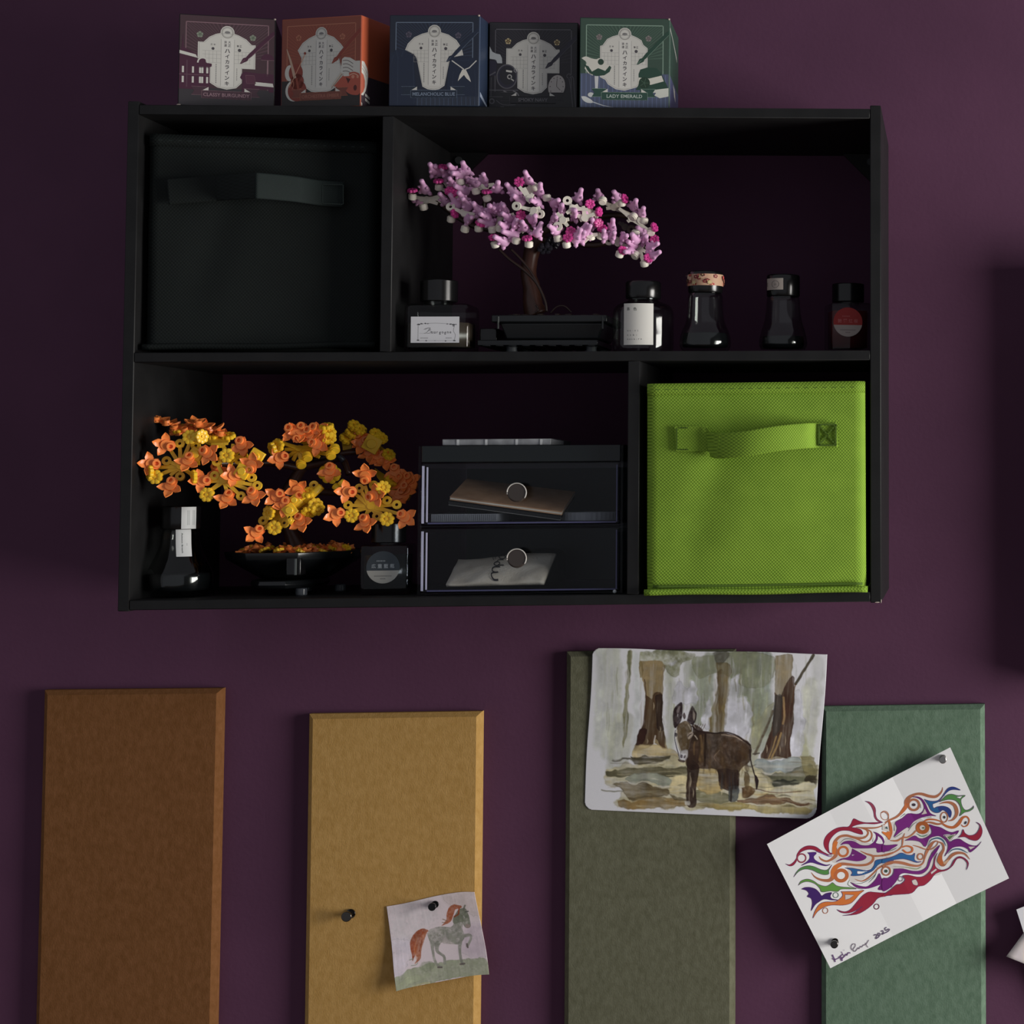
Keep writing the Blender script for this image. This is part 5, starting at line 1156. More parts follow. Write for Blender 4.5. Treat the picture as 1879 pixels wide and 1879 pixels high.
for z0_, z1_, ky in ((zmid + .0016, zr_ - .0006, 904), (zbt + .0030, zmid - .0018, 1024.7)):
    dr = aobj('drawer', [((xl_ + t + .0010, YF_ - .0004, z0_), (xr_ - t - .0010, YF_ + .0022, z1_))], ch)
    dr['label'] = 'clear drawer front with walls and floor'
    for nm, a_, b_ in (('drawer_wall', (xl_ + t + .0010, YF_ + .0024, z0_), (xl_ + t + .0032, YBk - .006, z1_ - .004)), ('drawer_wall', (xr_ - t - .0032, YF_ + .0024, z0_), (xr_ - t - .0010, YBk - .006, z1_ - .004))):
        bm = bmesh.new(); bx(bm, a_, b_); obj(nm, bm, M_acryl, dr, bevel=.0005)
    bm = bmesh.new(); bx(bm, (xl_ + t + .0034, YF_ + .0024, z0_), (xr_ - t - .0034, YBk - .006, z0_ + .0018)); obj('drawer_floor', bm, M_acryl, dr)
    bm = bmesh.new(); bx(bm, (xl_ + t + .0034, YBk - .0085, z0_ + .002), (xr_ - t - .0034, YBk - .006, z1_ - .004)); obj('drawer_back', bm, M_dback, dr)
    # polished edges; the left upright pair has its bright highlights painted on
    bm = bmesh.new(); bx(bm, (xl_ + t + .0012, YF_ - .0010, z0_ + .001), (xl_ + t + .0030, YF_ - .0004, z1_ - .002)); obj('polished_edge', bm, M_edgehi, dr)
    bm = bmesh.new(); bx(bm, (xl_ + t + .0048, YF_ - .0010, z0_ + .002), (xl_ + t + .0060, YF_ - .0004, z1_ - .003)); obj('polished_edge', bm, M_edgehi, dr)
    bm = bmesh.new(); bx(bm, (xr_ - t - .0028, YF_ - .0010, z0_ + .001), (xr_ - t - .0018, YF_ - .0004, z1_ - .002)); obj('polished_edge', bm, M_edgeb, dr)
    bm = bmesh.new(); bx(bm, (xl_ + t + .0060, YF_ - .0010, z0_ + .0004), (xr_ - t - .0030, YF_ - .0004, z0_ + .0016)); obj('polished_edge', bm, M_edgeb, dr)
    kc = P(948, ky, YF_ - .012); kc.y = YF_
    bm = bmesh.new(); cyl(bm, kc + Vector((0, -.0035, 0)), .0034, .006, (0, 1, 0), 16); cyl(bm, kc + Vector((0, -.0095, 0)), 17 * pxm(-.2), .006, (0, 1, 0), 36)
    kn = obj('knob', bm, M_knob, dr, bevel=.0012, seg=3)
    bm = bmesh.new(); bmesh.ops.create_uvsphere(bm, u_segments=4, v_segments=3, radius=.0001, matrix=Matrix.Translation(kc)); bm.free()
    bm = bmesh.new(); tube(bm, [kc + Vector((17.0 * pxm(-.2) * math.cos(a_), -.0125, 17.0 * pxm(-.2) * math.sin(a_))) for a_ in np.linspace(-.6, 3.3, 40)], .00055, 6); obj('knob_rim', bm, mat('rim_%d' % int(ky), (190, 186, 180), .3), kn, smooth=True)
bm = bmesh.new(); bmesh.ops.create_icosphere(bm, subdivisions=2, radius=.0016, matrix=Matrix.Translation((xr_ - .006, YF_ - .001, zbt + .0020))); obj('bumper', bm, mat('clear_bumper', (200, 204, 206), .2), ch, smooth=True)
# things kept in it
def rot_thing(nm, label, cat, corners, thick, m, group=None):
    """flat block whose visible face has the four given world corners (tl,tr,br,bl)"""
    c_ = sum(corners, Vector()) / 4; root = thing(nm, label, cat, c_, group); n_ = (corners[1] - corners[0]).cross(corners[3] - corners[0]).normalized()
    if n_.y < 0: n_ = -n_
    return root, n_
def block(nm, co, n_, d0, d1, m, parent, bevel=.0004, inset=0.0):
    cc = sum(co, Vector()) / 4; co = [q.lerp(cc, inset) for q in co]
    bm = bmesh.new(); v = [bm.verts.new(q + n_ * d) for d in (d0, d1) for q in co]
    for f in ((0, 1, 2, 3), (7, 6, 5, 4), (0, 4, 5, 1), (1, 5, 6, 2), (2, 6, 7, 3), (3, 7, 4, 0)): bm.faces.new([v[i] for i in f])
    return obj(nm, bm, m, parent, bevel=bevel)
M_kraft = mottle(mat('kraft_cover', (180, 138, 104), .85), (176, 134, 100), (192, 150, 116), 80, 4); M_page = mat('page_edges', (216, 206, 190), .8)
nb = [P(856, 878, -.115), P(1056, 902, -.115), P(1031, 939, -.176), P(825, 911, -.176)]
r1, n1 = rot_thing('notebook', 'brown kraft notebook lying tilted in the upper clear drawer', 'notebook', nb, .004, M_kraft)
dn = Vector((0, 0, -1))
block('cover', nb, dn, 0, .0008, M_kraft, r1); pg = [q + Vector((.0006, .0005, 0)) for q in nb]
block('pages', nb, dn, .0009, .0022, M_page, r1, .0002, .006)
block('cover', nb, dn, .0023, .0030, M_kraft, r1)
nb2 = [q + dn * .0037 + Vector((-.0012, .0006, 0)) for q in nb]
r2, _ = rot_thing('notebook', 'black notebook beneath the brown one in the upper clear drawer', 'notebook', nb2, .004, M_cap)
block('cover', nb2, dn, 0, .0028, mat('black_cover', (16, 16, 18), .6), r2); block('pages', nb2, dn, .0029, .0034, mat('grey_edges', (126, 124, 122), .7), r2, .0002, .002)
M_reel = mat('clear_ribbed', (150, 152, 158), .3, trans=.35)
def reel(xa, xb, yc, Y, label):
    c_ = P((xa + xb) / 2, yc, Y); R = (P(xb, yc, Y).x - P(xa, yc, Y).x) / 2; c_.z = zmid + .0036 + .0034; c_.y = Y + R
    if c_.y + R > YBk - .010: R2 = R
    root = thing('tape_reel', label, 'reel', c_, 'clear ribbed reels in the upper drawer')
    n = 72; bm = bmesh.new(); sy = min(1.0, (YBk - .012 - Y) / (2 * R)); prof = [(0.0, -.0033), (1, -.0033), (1, .0033), (0, .0033)]
    rings = [[bm.verts.new(c_ + Vector((R * (1 - .012 * (i % 2)) * s_ * math.cos(2 * math.pi * i / n), sy * R * (1 - .012 * (i % 2)) * s_ * math.sin(2 * math.pi * i / n) - R * (1 - sy), z))) for i in range(n)] for s_, z in ((.4, -.0033), (1, -.0033), (1, .0033), (.4, .0033))]
    rings.append(rings[0])
    for a_, b_ in zip(rings, rings[1:]):
        for i in range(n): bm.faces.new((a_[i], a_[(i + 1) % n], b_[(i + 1) % n], b_[i]))
    obj('rim', bm, M_reel, root)
reel(1021, 1127, 948, -.178, 'ribbed clear reel at the right of the upper drawer')
root = thing('tape_reel', 'long ribbed clear case under the notebooks in the upper drawer', 'case', P(850, 951, -.178))
bm = bmesh.new(); ca = P(791, 951, -.178); cb = P(912, 951, -.178); z_ = zmid + .0036
bx(bm, (ca.x, -.178, z_), (cb.x, -.12, z_ + .0062))
for i in range(34): xx_ = ca.x + (cb.x - ca.x) * (i + .5) / 34; bx(bm, (xx_ - .0004, -.1784, z_ + .0006), (xx_ + .0004, -.178, z_ + .0056))
obj('rim', bm, M_reel, root)
# cloth pouch with lettering
pq = [P(841, 1026, -.135), P(1020, 1014, -.135), P(997, 1069, -.176), P(818, 1073, -.176)]
root = thing('cloth_pouch', 'natural cotton pouch with dark lettering in the lower clear drawer', 'pouch', sum(pq, Vector()) / 4)
M_cotton = mottle(mat('cotton', (210, 198, 180), .9), (204, 192, 174), (222, 212, 196), 60, 5, bump=.5, bscale=500, bdist=.0006)
def pmap(u, v):
    p = pq[0].lerp(pq[1], u).lerp(pq[3].lerp(pq[2], u), v)
    b = .006 * math.sin(math.pi * min(max(u, 0), 1)) ** .5 * math.sin(math.pi * min(max(v, 0), 1)) ** .6 + .0012 * noise.noise(Vector((u * 6, v * 4, 2)))
    return p + Vector((0, -b * .5, b * .7)) + Vector((0, 0, -.0018 * math.sin(u * 7) * (1 - v) * .6 - (.0008 * math.sin(u * 12) * v)))
bm = bmesh.new(); n = 24; g = [[bm.verts.new(pmap(i / n, j / n)) for i in range(n + 1)] for j in range(n + 1)]
g2_ = [[bm.verts.new(pq[0].lerp(pq[1], i / n).lerp(pq[3].lerp(pq[2], i / n), j / n) + Vector((0, .003, -.002))) for i in range(n + 1)] for j in range(n + 1)]
for j in range(n):
    for i in range(n): bm.faces.new((g[j][i], g[j][i + 1], g[j + 1][i + 1], g[j + 1][i])); bm.faces.new((g2_[j][i], g2_[j + 1][i], g2_[j + 1][i + 1], g2_[j][i + 1]))
for j in range(n): bm.faces.new((g[j][0], g[j + 1][0], g2_[j + 1][0], g2_[j][0])); bm.faces.new((g[j][n], g2_[j][n], g2_[j + 1][n], g[j + 1][n]))
for i in range(n): bm.faces.new((g[0][i], g2_[0][i], g2_[0][i + 1], g[0][i + 1])); bm.faces.new((g[n][i], g[n][i + 1], g2_[n][i + 1], g2_[n][i]))
obj('body', bm, M_cotton, root, smooth=True)
a = Art(); tc_ = (52, 50, 54)
# traced in crop units (800 + x/7.83, 960 + y/7.83)
def pu(x, y):
    X, Y_ = 800 + x / 7.83, 960 + y / 7.83; tl, tr, br, bl = (841, 1026), (1020, 1014), (997, 1069), (818, 1073)
    u = v = .5
    for _ in range(10):
        p = [tl[k] * (1 - u) * (1 - v) + tr[k] * u * (1 - v) + br[k] * u * v + bl[k] * (1 - u) * v - (X, Y_)[k] for k in (0, 1)]
        du = [(tr[k] - tl[k]) * (1 - v) + (br[k] - bl[k]) * v for k in (0, 1)]; dv = [(bl[k] - tl[k]) * (1 - u) + (br[k] - tr[k]) * u for k in (0, 1)]
        d = du[0] * dv[1] - du[1] * dv[0]; u -= (p[0] * dv[1] - p[1] * dv[0]) / d; v -= (du[0] * p[1] - du[1] * p[0]) / d
    return u, v
def pl_(pts, w_):
    q = [tuple(p) for p in smooth_pts(pts, 5)]; vs = []
    for i, p in enumerate(q):
        a0 = q[max(i - 1, 0)]; b0 = q[min(i + 1, len(q) - 1)]; dx, dy = b0[0] - a0[0], b0[1] - a0[1]; l = math.hypot(dx, dy) or 1
        vs += [pu(p[0] - dy / l * w_ / 2, p[1] + dx / l * w_ / 2), pu(p[0] + dy / l * w_ / 2, p[1] - dx / l * w_ / 2)]
    a._add(vs, [(2 * i, 2 * i + 1, 2 * i + 3, 2 * i + 2) for i in range(len(q) - 1)], tc_)
pl_([(900, 845), (840, 850), (805, 820), (810, 790), (850, 778), (905, 772)], 16); pl_([(860, 776), (820, 760), (825, 725), (870, 712), (930, 712)], 16)
pl_([(985, 688), (930, 690), (870, 694), (845, 665), (870, 635), (915, 640), (925, 665), (900, 690)], 15); pl_([(880, 636), (910, 605), (980, 600)], 12)
pl_([(910, 550), (930, 520), (975, 515), (1005, 545), (985, 580), (940, 585), (912, 560)], 15)
pl_([(1000, 500), (950, 505), (930, 470), (950, 440), (1000, 432)], 14)
pl_([(840, 600), (828, 560), (838, 520), (870, 492)], 8); pl_([(868, 585), (860, 555), (870, 530), (892, 515)], 7)
def pm2(x, y, z): q = pmap(x, y); return q + Vector((0, -.0006 - z * .00002, .0004))
a.build('lettering', root, pm2, mat('dark_print', (44, 42, 46), .8))
# small dark round thing behind the pouch
c_ = P(990, 1005, -.11); rt = thing('round_tin', 'small dark round container behind the pouch in the lower drawer', 'tin', Vector((c_.x, -.10, zbt + .0052)))
obj('body', lathe([(0, 0), (.016, 0), (.017, .002), (.017, .022), (.015, .026), (.009, .0285), (0, .029)], Vector((c_.x, -.085, zbt + .0052)), 36), mat('dark_tin', (26, 24, 22), .25), rt, smooth=True)
# translucent ribbed case on top of the chest
ta, tb = P(812, 811, -.178), P(1012, 811, -.178); h_ = P(900, 805, -.178).z - zt_
root = thing('flat_case', 'flat translucent grey case lying on top of the clear chest', 'case', ((ta.x + tb.x) / 2, -.15, zt_))
bm = bmesh.new(); bx(bm, (ta.x, -.179, zt_ + .0002), (tb.x, -.135, zt_ + h_ - .0002))
M_case = mottle(mat('translucent_case', (150, 152, 156), .35, trans=.15), (128, 130, 134), (168, 170, 174), 90, 3)
obj('body', bm, M_case, root, bevel=.0006)
bm = bmesh.new()
for px in (839, 891, 947, 992): x_ = P(px, 811, -.18).x; bx(bm, (x_ - .0006, -.1796, zt_ + .0004), (x_ + .0012, -.179, zt_ + h_ - .0006))
o = obj('ribs', bm, mat('case_rib', (196, 198, 200), .3), root); o['label'] = 'pale upright ribs'
bm = bmesh.new(); vv = [bm.verts.new(v_) for v_ in [(tb.x + .0002, -.179, zt_ + .0003), (tb.x + .0075, -.166, zt_ + .0006), (tb.x + .0075, -.135, zt_ + .0006), (tb.x + .0002, -.135, zt_ + .0003), (tb.x + .0002, -.179, zt_ + h_ - .0006), (tb.x + .0075, -.166, zt_ + h_ - .0020), (tb.x + .0075, -.135, zt_ + h_ - .0020), (tb.x + .0002, -.135, zt_ + h_ - .0006)]]
for f in ((0, 3, 2, 1), (4, 5, 6, 7), (0, 1, 5, 4), (1, 2, 6, 5), (2, 3, 7, 6), (3, 0, 4, 7)): bm.faces.new([vv[i] for i in f])
obj('bevelled_end', bm, mat('case_end', (92, 94, 98), .4), root)

# ---------------------------------------------------------------- papers pinned on and between the boards
def pin(px, py, label, M, Ysurf, length=.009, r=.0033, head=None):
    c = P(px, py, Ysurf - length)
    root = thing('push_pin', label, 'push pin', Vector((c.x, Ysurf, c.z)), 'metal push pins in the felt boards')
    base = Vector((c.x, Ysurf, c.z))
    bm = bmesh.new(); cyl(bm, base + Vector((0, -.0012, 0)), r * .95, .0016, (0, 1, 0), 20); cyl(bm, base + Vector((0, -length * .5, 0)), r * .55, length, (0, 1, 0), 16)
    obj('shaft', bm, M, root, smooth=False, bevel=.0002)
    bm = bmesh.new(); cyl(bm, base + Vector((0, -length, 0)), r, .0026, (0, 1, 0), 24)
    obj('head', bm, M, root, bevel=.0006)
    bm = bmesh.new(); cyl(bm, base + Vector((0, .004, 0)), .0005, .008, (0, 1, 0), 8); obj('needle', bm, M, root)
M_chrome = mat('dark_chrome', (88, 84, 80), 0.18, metal=1.0)
M_silver = mat('brushed_silver', (168, 166, 164), 0.35, metal=1.0)
pin(636, 1682, 'dark chrome push pin alone on the mustard board', M_chrome, -T_, .013, .0044)
YP = -T_ - .0008
# ---- donkey painting
CR = [(205, 68), (1730, 105), (1655, 1180), (148, 1118)]
def dk(p): return 1030 + p[0] / 3.545, 1170 + p[1] / 3.545
Rz = Raster(430, 302, CR, (218, 218, 224))
w = Rz
BR = (66, 50, 38); DB = (44, 30, 26); OC = (176, 142, 88); OL = (122, 122, 96); GG = (150, 156, 140); CR_ = (206, 196, 160); BLG = (150, 160, 160)
for i, (x, y0, x2, y1, ww, c, al) in enumerate([(250, 90, 240, 700, 60, (188, 192, 184), .7), (330, 120, 320, 740, 120, (176, 180, 164), .6), (400, 560, 360, 820, 140, (176, 178, 160), .6), (490, 110, 480, 760, 40, (176, 182, 178), .5),
        (700, 200, 700, 760, 60, (168, 172, 150), .7), (890, 200, 900, 520, 110, (134, 140, 122), .8), (820, 150, 820, 330, 60, (148, 152, 138), .6), (960, 120, 940, 420, 70, (140, 146, 132), .8), (1150, 120, 1150, 360, 120, (124, 130, 108), .85), (1230, 140, 1240, 520, 120, (126, 132, 112), .85),
        (1310, 130, 1300, 600, 110, (128, 138, 126), .85), (1270, 520, 1250, 800, 60, (150, 150, 118), .7), (1300, 380, 1310, 700, 110, (148, 154, 132), .7), (1620, 300, 1600, 800, 90, (176, 178, 160), .6), (1660, 140, 1650, 480, 70, (180, 182, 176), .5), (1560, 640, 1600, 820, 60, (160, 160, 120), .6)]):
    w.line([(x, y0), ((x + x2) / 2 + 6, (y0 + y1) / 2), (x2, y1)], ww, c, al, soft=3.0, wob=3.2, tex='v')
w.poly([(520, 90), (700, 80), (860, 90), (850, 130), (780, 160), (760, 240), (700, 250), (650, 180), (560, 170), (510, 200)], (132, 134, 108), .9, 1.2, 3, tex=.5)
w.poly([(860, 110), (980, 110), (1120, 100), (1380, 130), (1370, 260), (1300, 330), (1240, 340), (1130, 300), (1100, 250), (1000, 230), (900, 260), (850, 190)], (128, 132, 108), .8, 1.6, 4, tex='v')
w.poly([(985, 95), (1050, 90), (1100, 100), (1060, 150), (1030, 180), (1000, 170)], (86, 84, 74), .8, 1.6, 3)
w.poly([(1000, 170), (1090, 180), (1085, 380), (1060, 620), (960, 610), (985, 420), (1010, 300)], (112, 98, 66), .9, 1.4, 3, tex='v')
w.poly([(1010, 220), (1050, 220), (1045, 460), (1035, 610), (1000, 600)], (92, 74, 50), .7, 1.6, 2, tex='v')
w.poly([(435, 95), (470, 95), (450, 220), (432, 400), (425, 600), (405, 720), (400, 500), (420, 300)], (128, 126, 92), .9, 1.2, 2, tex='v')
w.poly([(440, 95), (462, 100), (448, 200), (436, 260)], (96, 98, 74), .8)
rr = random.Random(11)
for i in range(110):          # dry vertical brush marks of the wood behind
    x = rr.uniform(260, 1640); y = rr.uniform(110, 520); l = rr.uniform(50, 260)
    w.line([(x, y, 3), (x + rr.uniform(-6, 6), y + l * .4, rr.uniform(4, 16)), (x + rr.uniform(-8, 8), y + l, 2)], 8, rr.choice([(150, 152, 132), (132, 134, 108), (168, 170, 162), (196, 198, 204), (120, 112, 84), (206, 206, 212)]), rr.uniform(.25, .6), 1.0, 1.5, tex='v')
# white gaps
for q in ([(720, 330), (760, 270), (800, 330), (850, 290), (880, 300), (870, 420), (720, 430)], [(700, 150), (730, 152), (722, 180), (700, 176)], [(1110, 260), (1130, 250), (1150, 240), (1160, 260), (1140, 370), (1200, 380), (1230, 460), (1240, 520), (1200, 660), (1120, 640), (1066, 620), (1075, 420)], [(940, 420), (965, 380), (960, 600), (915, 560)], [(1500, 360), (1560, 350), (1580, 560), (1570, 770), (1500, 760)]):
    w.poly(q, (198, 198, 208), .85, 1.4, 4, tex='v')
w.line([(1125, 270), (1130, 350)], 8, (140, 136, 124), .7); w.line([(1180, 380), (1185, 470)], 10, (160, 158, 140), .6)
# left tree
w.poly([(515, 150), (660, 150), (660, 260), (655, 380), (650, 520), (668, 640), (700, 720), (650, 716), (610, 690), (560, 720), (470, 735), (520, 600), (545, 560), (548, 400), (530, 260)], (134, 118, 88), 1, .8, 2, tex='v')
w.poly([(545, 370), (590, 400), (600, 360), (655, 370), (650, 520), (665, 640), (690, 715), (655, 712), (622, 660), (600, 700), (540, 720), (470, 728), (515, 610), (535, 560), (545, 470)], (74, 56, 40), .92, .8, 2, tex='v')
w.poly([(610, 380), (655, 375), (650, 520), (662, 600), (620, 590)], (46, 34, 30), .85, .8, 1.5, tex='v'); w.poly([(515, 600), (555, 600), (535, 690), (478, 715)], (52, 32, 28), .9, .8, 2)
w.poly([(512, 150), (530, 160), (535, 240), (518, 250), (508, 200)], (120, 104, 70), .8); w.line([(540, 270), (548, 400), (530, 590)], 6, (70, 50, 40), .8)
w.line([(612, 640), (606, 700)], 10, (190, 184, 176), .9); w.poly([(470, 700), (720, 720), (770, 840), (700, 800), (660, 770), (480, 780)], (192, 174, 132), .95, 1.4, 3, tex='h')
# right tree
w.poly([(1390, 120), (1500, 110), (1495, 250), (1510, 340), (1505, 560), (1490, 680), (1500, 790), (1440, 780), (1300, 790), (1340, 680), (1380, 480), (1385, 340)], (140, 128, 104), 1, .8, 1.5, tex='v')
w.poly([(1385, 350), (1420, 380), (1440, 330), (1500, 250), (1512, 330), (1508, 480), (1494, 700), (1500, 785), (1440, 775), (1390, 770), (1305, 785), (1345, 660), (1375, 500)], (66, 46, 38), .95, .8, 2, tex='v')
w.poly([(1385, 370), (1430, 380), (1425, 560), (1380, 640), (1370, 500)], (62, 60, 58), .8, 1, 2, tex='v')
w.line([(1440, 390), (1450, 500), (1440, 560)], 14, (166, 138, 98), .8); w.line([(1430, 620), (1405, 700), (1370, 780)], 12, (180, 150, 100), .8); w.line([(1400, 640), (1375, 720), (1352, 782)], 8, (180, 150, 100), .8)
w.line([(1640, 110), (1590, 190), (1520, 300)], 17, (74, 68, 56), .95); w.line([(1520, 300), (1508, 350), (1496, 420)], 7, (96, 70, 50), .8); w.line([(1370, 480), (1320, 620), (1262, 756)], 17, (92, 80, 66), .9, tex=.3); w.line([(1250, 756), (1290, 752)], 9, (80, 74, 66), .8)
w.poly([(1250, 560), (1370, 420), (1360, 480), (1270, 720), (1225, 680)], (160, 158, 128), .7, 1.6, 3, tex='v')
# ground
w.poly([(300, 850), (700, 770), (1000, 860), (1300, 800), (1640, 800), (1650, 1000), (1600, 1140), (1000, 1110), (360, 1100), (400, 1000), (280, 950)], (190, 182, 150), .92, 2, 5, tex='h')
for q, c in (([(455, 770), (560, 775), (700, 770), (660, 800), (540, 822), (470, 800)], (70, 64, 48)), ([(330, 790), (470, 785), (460, 796), (330, 800)], (96, 92, 80)), ([(290, 870), (420, 850), (560, 838), (700, 842), (820, 850), (820, 900), (700, 900), (560, 880), (400, 905), (300, 900)], (84, 80, 60)),
        ([(440, 900), (540, 880), (700, 900), (720, 960), (560, 940), (420, 930)], (142, 148, 136)), ([(330, 960), (430, 940), (560, 960), (700, 990), (640, 1040), (440, 1045), (400, 1000)], (88, 74, 50)), ([(360, 1060), (700, 1040), (820, 1060), (800, 1100), (500, 1112), (380, 1108)], (130, 106, 66)),
        ([(700, 1010), (800, 1040), (860, 1060), (740, 1050)], (84, 74, 52)), ([(880, 1000), (1000, 990), (1080, 1030), (1080, 1070), (860, 1060)], (112, 110, 84)), ([(1260, 800), (1500, 780), (1560, 800), (1540, 870), (1330, 870), (1270, 850)], (150, 160, 164)),
        ([(1300, 880), (1440, 880), (1560, 840), (1640, 830), (1650, 920), (1560, 950), (1380, 965), (1340, 930)], (92, 92, 74)), ([(1360, 930), (1500, 918), (1560, 950), (1380, 962)], (46, 48, 42)), ([(1560, 780), (1650, 780), (1655, 920), (1590, 910)], (128, 120, 84)), ([(1600, 900), (1656, 895), (1650, 945), (1590, 940)], (50, 44, 34)),
        ([(1150, 1060), (1300, 1040), (1360, 1020), (1440, 1050), (1610, 1074), (1600, 1084), (1300, 1080), (1160, 1076)], (96, 68, 48)), ([(740, 900), (820, 890), (830, 1000), (700, 1000)], (206, 192, 150)), ([(1260, 880), (1350, 900), (1380, 990), (1260, 980)], (212, 200, 160)), ([(1200, 1090), (1600, 1100), (1580, 1150), (1200, 1120)], (172, 158, 110)), ([(860, 1070), (1200, 1080), (1180, 1120), (880, 1100)], (150, 136, 88))):
    w.poly(q, c, .88, 1.3, 3.5, tex='h')
w.line([(262, 990), (330, 998), (400, 1000)], 8, (120, 118, 100), .7); w.line([(320, 815), (440, 820)], 5, (150, 146, 136), .7); w.line([(1250, 980), (1400, 1010), (1560, 1000)], 5, (90, 60, 44), .8); w.line([(1440, 1060), (1560, 1090), (1610, 1076)], 7, (90, 60, 44), .7)
w.poly([(870, 850), (1020, 860), (1060, 990), (900, 1000)], (184, 162, 112), .9, 1, 3, tex='h')
for i in range(90):
    x = rr.uniform(300, 1600); y = rr.uniform(810, 1110); l = rr.uniform(30, 160)
    w.line([(x, y, 2), (x + l * .5, y + rr.uniform(-6, 6), rr.uniform(4, 14)), (x + l, y + rr.uniform(-8, 8), 2)], 8, rr.choice([(120, 112, 84), (84, 74, 54), (206, 196, 160), (150, 150, 126), (170, 142, 92), (60, 56, 46), (212, 206, 190)]), rr.uniform(.3, .7), 1.0, 1.5, tex='h')
# donkey
w.poly([(820, 620), (900, 610), (1040, 620), (1130, 628), (1200, 660), (1235, 710), (1235, 790), (1180, 850), (1150, 900), (1150, 990), (1110, 1010), (1060, 960), (1020, 930), (1010, 860), (900, 850), (840, 860), (810, 800)], BR, 1, .8, 1.5, tex=.12)
w.poly([(1000, 650), (1150, 650), (1220, 720), (1210, 790), (1100, 850), (1020, 800)], (66, 46, 28), .6, 2, 3, tex=.5); w.poly([(860, 650), (935, 640), (930, 810), (870, 800)], (88, 66, 42), .7, 2, 3); w.line([(938, 630), (935, 830)], 14, (40, 28, 24), .9); w.line([(830, 628), (1010, 618), (1130, 626), (1230, 700)], 8, (40, 28, 26), .9)
w.line([(1040, 632), (1130, 640), (1180, 668)], 5, (190, 170, 150), .8); w.line([(1030, 730), (1000, 770), (1010, 800)], 5, (150, 128, 108), .7)
w.poly([(820, 780), (900, 830), (890, 880), (878, 1000), (868, 1090), (815, 1088), (812, 1000), (822, 880)], (44, 30, 26), 1, .8, 1.5, tex=.1); w.line([(838, 880), (830, 1060)], 6, (150, 140, 124), .6); w.poly([(1020, 860), (1150, 860), (1150, 960), (1100, 1000), (1030, 960)], (52, 38, 34), .9, 1, 2)
w.poly([(1090, 970), (1150, 970), (1145, 1060), (1085, 1060)], (92, 96, 96), .9, .8, 1.5); w.line([(1105, 980), (1100, 1060)], 14, (52, 44, 40), .8); w.poly([(1170, 980), (1230, 960), (1262, 1000), (1220, 1040), (1185, 1040)], (84, 58, 34), .9, 1, 2); w.poly([(1195, 870), (1225, 900), (1220, 990), (1190, 960)], (92, 74, 48), .8, 1, 2)
w.poly([(800, 1060), (835, 1062), (832, 1086), (802, 1086)], (206, 204, 196), .9, .6, 1)
w.line([(1228, 730), (1236, 800), (1262, 900)], 8, (44, 34, 34), .95); w.line([(1266, 900, 12), (1272, 930, 24), (1268, 985, 6)], 12, (40, 28, 32), .95)
w.poly([(842, 556), (880, 575), (925, 620), (915, 700), (905, 800), (850, 830), (826, 780), (836, 700), (850, 640)], (60, 44, 36), .92, 1, 2, tex=.3)
w.line([(905, 640), (915, 720), (902, 800)], 16, (116, 92, 62), .8); w.line([(870, 680), (866, 760)], 12, (104, 82, 56), .7)
w.poly([(762, 560), (800, 540), (830, 552), (846, 600), (838, 660), (826, 720), (818, 750), (775, 745), (760, 690), (748, 640), (750, 590)], (92, 74, 50), 1, .7, 1.0, tex=.2)
w.poly([(775, 590), (800, 580), (812, 640), (806, 700), (790, 700), (780, 650)], (110, 90, 62), .8, 1, 1.2)
w.line([(752, 600, 6), (750, 650, 10), (762, 700, 12), (778, 745, 8)], 8, (206, 200, 188), .95, .6, .5); w.line([(742, 600, 3), (738, 650, 4), (750, 710, 5), (764, 760, 5), (772, 790, 4)], 4, (36, 30, 38), .9, .5, .4)
w.poly([(772, 738), (820, 728), (826, 762), (808, 798), (772, 792)], (200, 198, 202), 1, .7, .8, edge=.9); w.poly([(778, 760), (792, 762), (790, 782), (776, 778)], (48, 40, 48), .9, .5, .4); w.poly([(800, 768), (812, 764), (808, 782), (798, 782)], (60, 50, 56), .9, .5, .4)
w.poly([(760, 790), (806, 800), (800, 812), (768, 804)], (56, 40, 40), .9, .6, .6)
w.poly([(738, 618), (754, 622), (752, 642), (740, 640)], (26, 22, 28), 1, .5, .3); w.poly([(814, 626), (850, 612), (856, 636), (826, 662)], (206, 190, 176), .95, .6, .7); w.line([(822, 646, 3), (838, 630, 6), (850, 626, 3)], 5, (40, 30, 32), 1, .5, .3)
w.line([(866, 640), (882, 662)], 8, (204, 190, 172), .9); w.line([(824, 566), (836, 596)], 7, (196, 186, 170), .8); w.line([(858, 570), (866, 590)], 6, (210, 200, 190), .8)
for q in ([(722, 510), (730, 465), (752, 435), (776, 418), (786, 450), (782, 520), (764, 560), (740, 590), (726, 560)], [(816, 540), (828, 490), (846, 442), (862, 462), (876, 500), (868, 548), (845, 566)]): w.poly(q, (44, 32, 34), 1, .6, .6, edge=.3)
w.poly([(746, 476), (758, 450), (770, 446), (764, 480), (750, 494)], (150, 138, 138), .85, .6, .6); w.line([(754, 498), (752, 510)], 6, (214, 208, 210), .9, .5, .3); w.line([(742, 510, 6), (742, 545, 8)], 7, (92, 76, 74), .8)
w.poly([(852, 470), (868, 500), (862, 540), (854, 520)], (178, 168, 156), .8, .6, .6); w.poly([(786, 504), (798, 486), (808, 512), (798, 530)], (46, 32, 32), .95, .6, .5)
for x in (852, 868, 884, 900, 916): w.line([(x, 604, 3), (x + 16, 572, 5), (x + 22, 560, 2)], 3, (84, 66, 58), .7, .5, .4)
w.line([(845, 575), (880, 606), (940, 618)], 10, (50, 34, 32), .9)
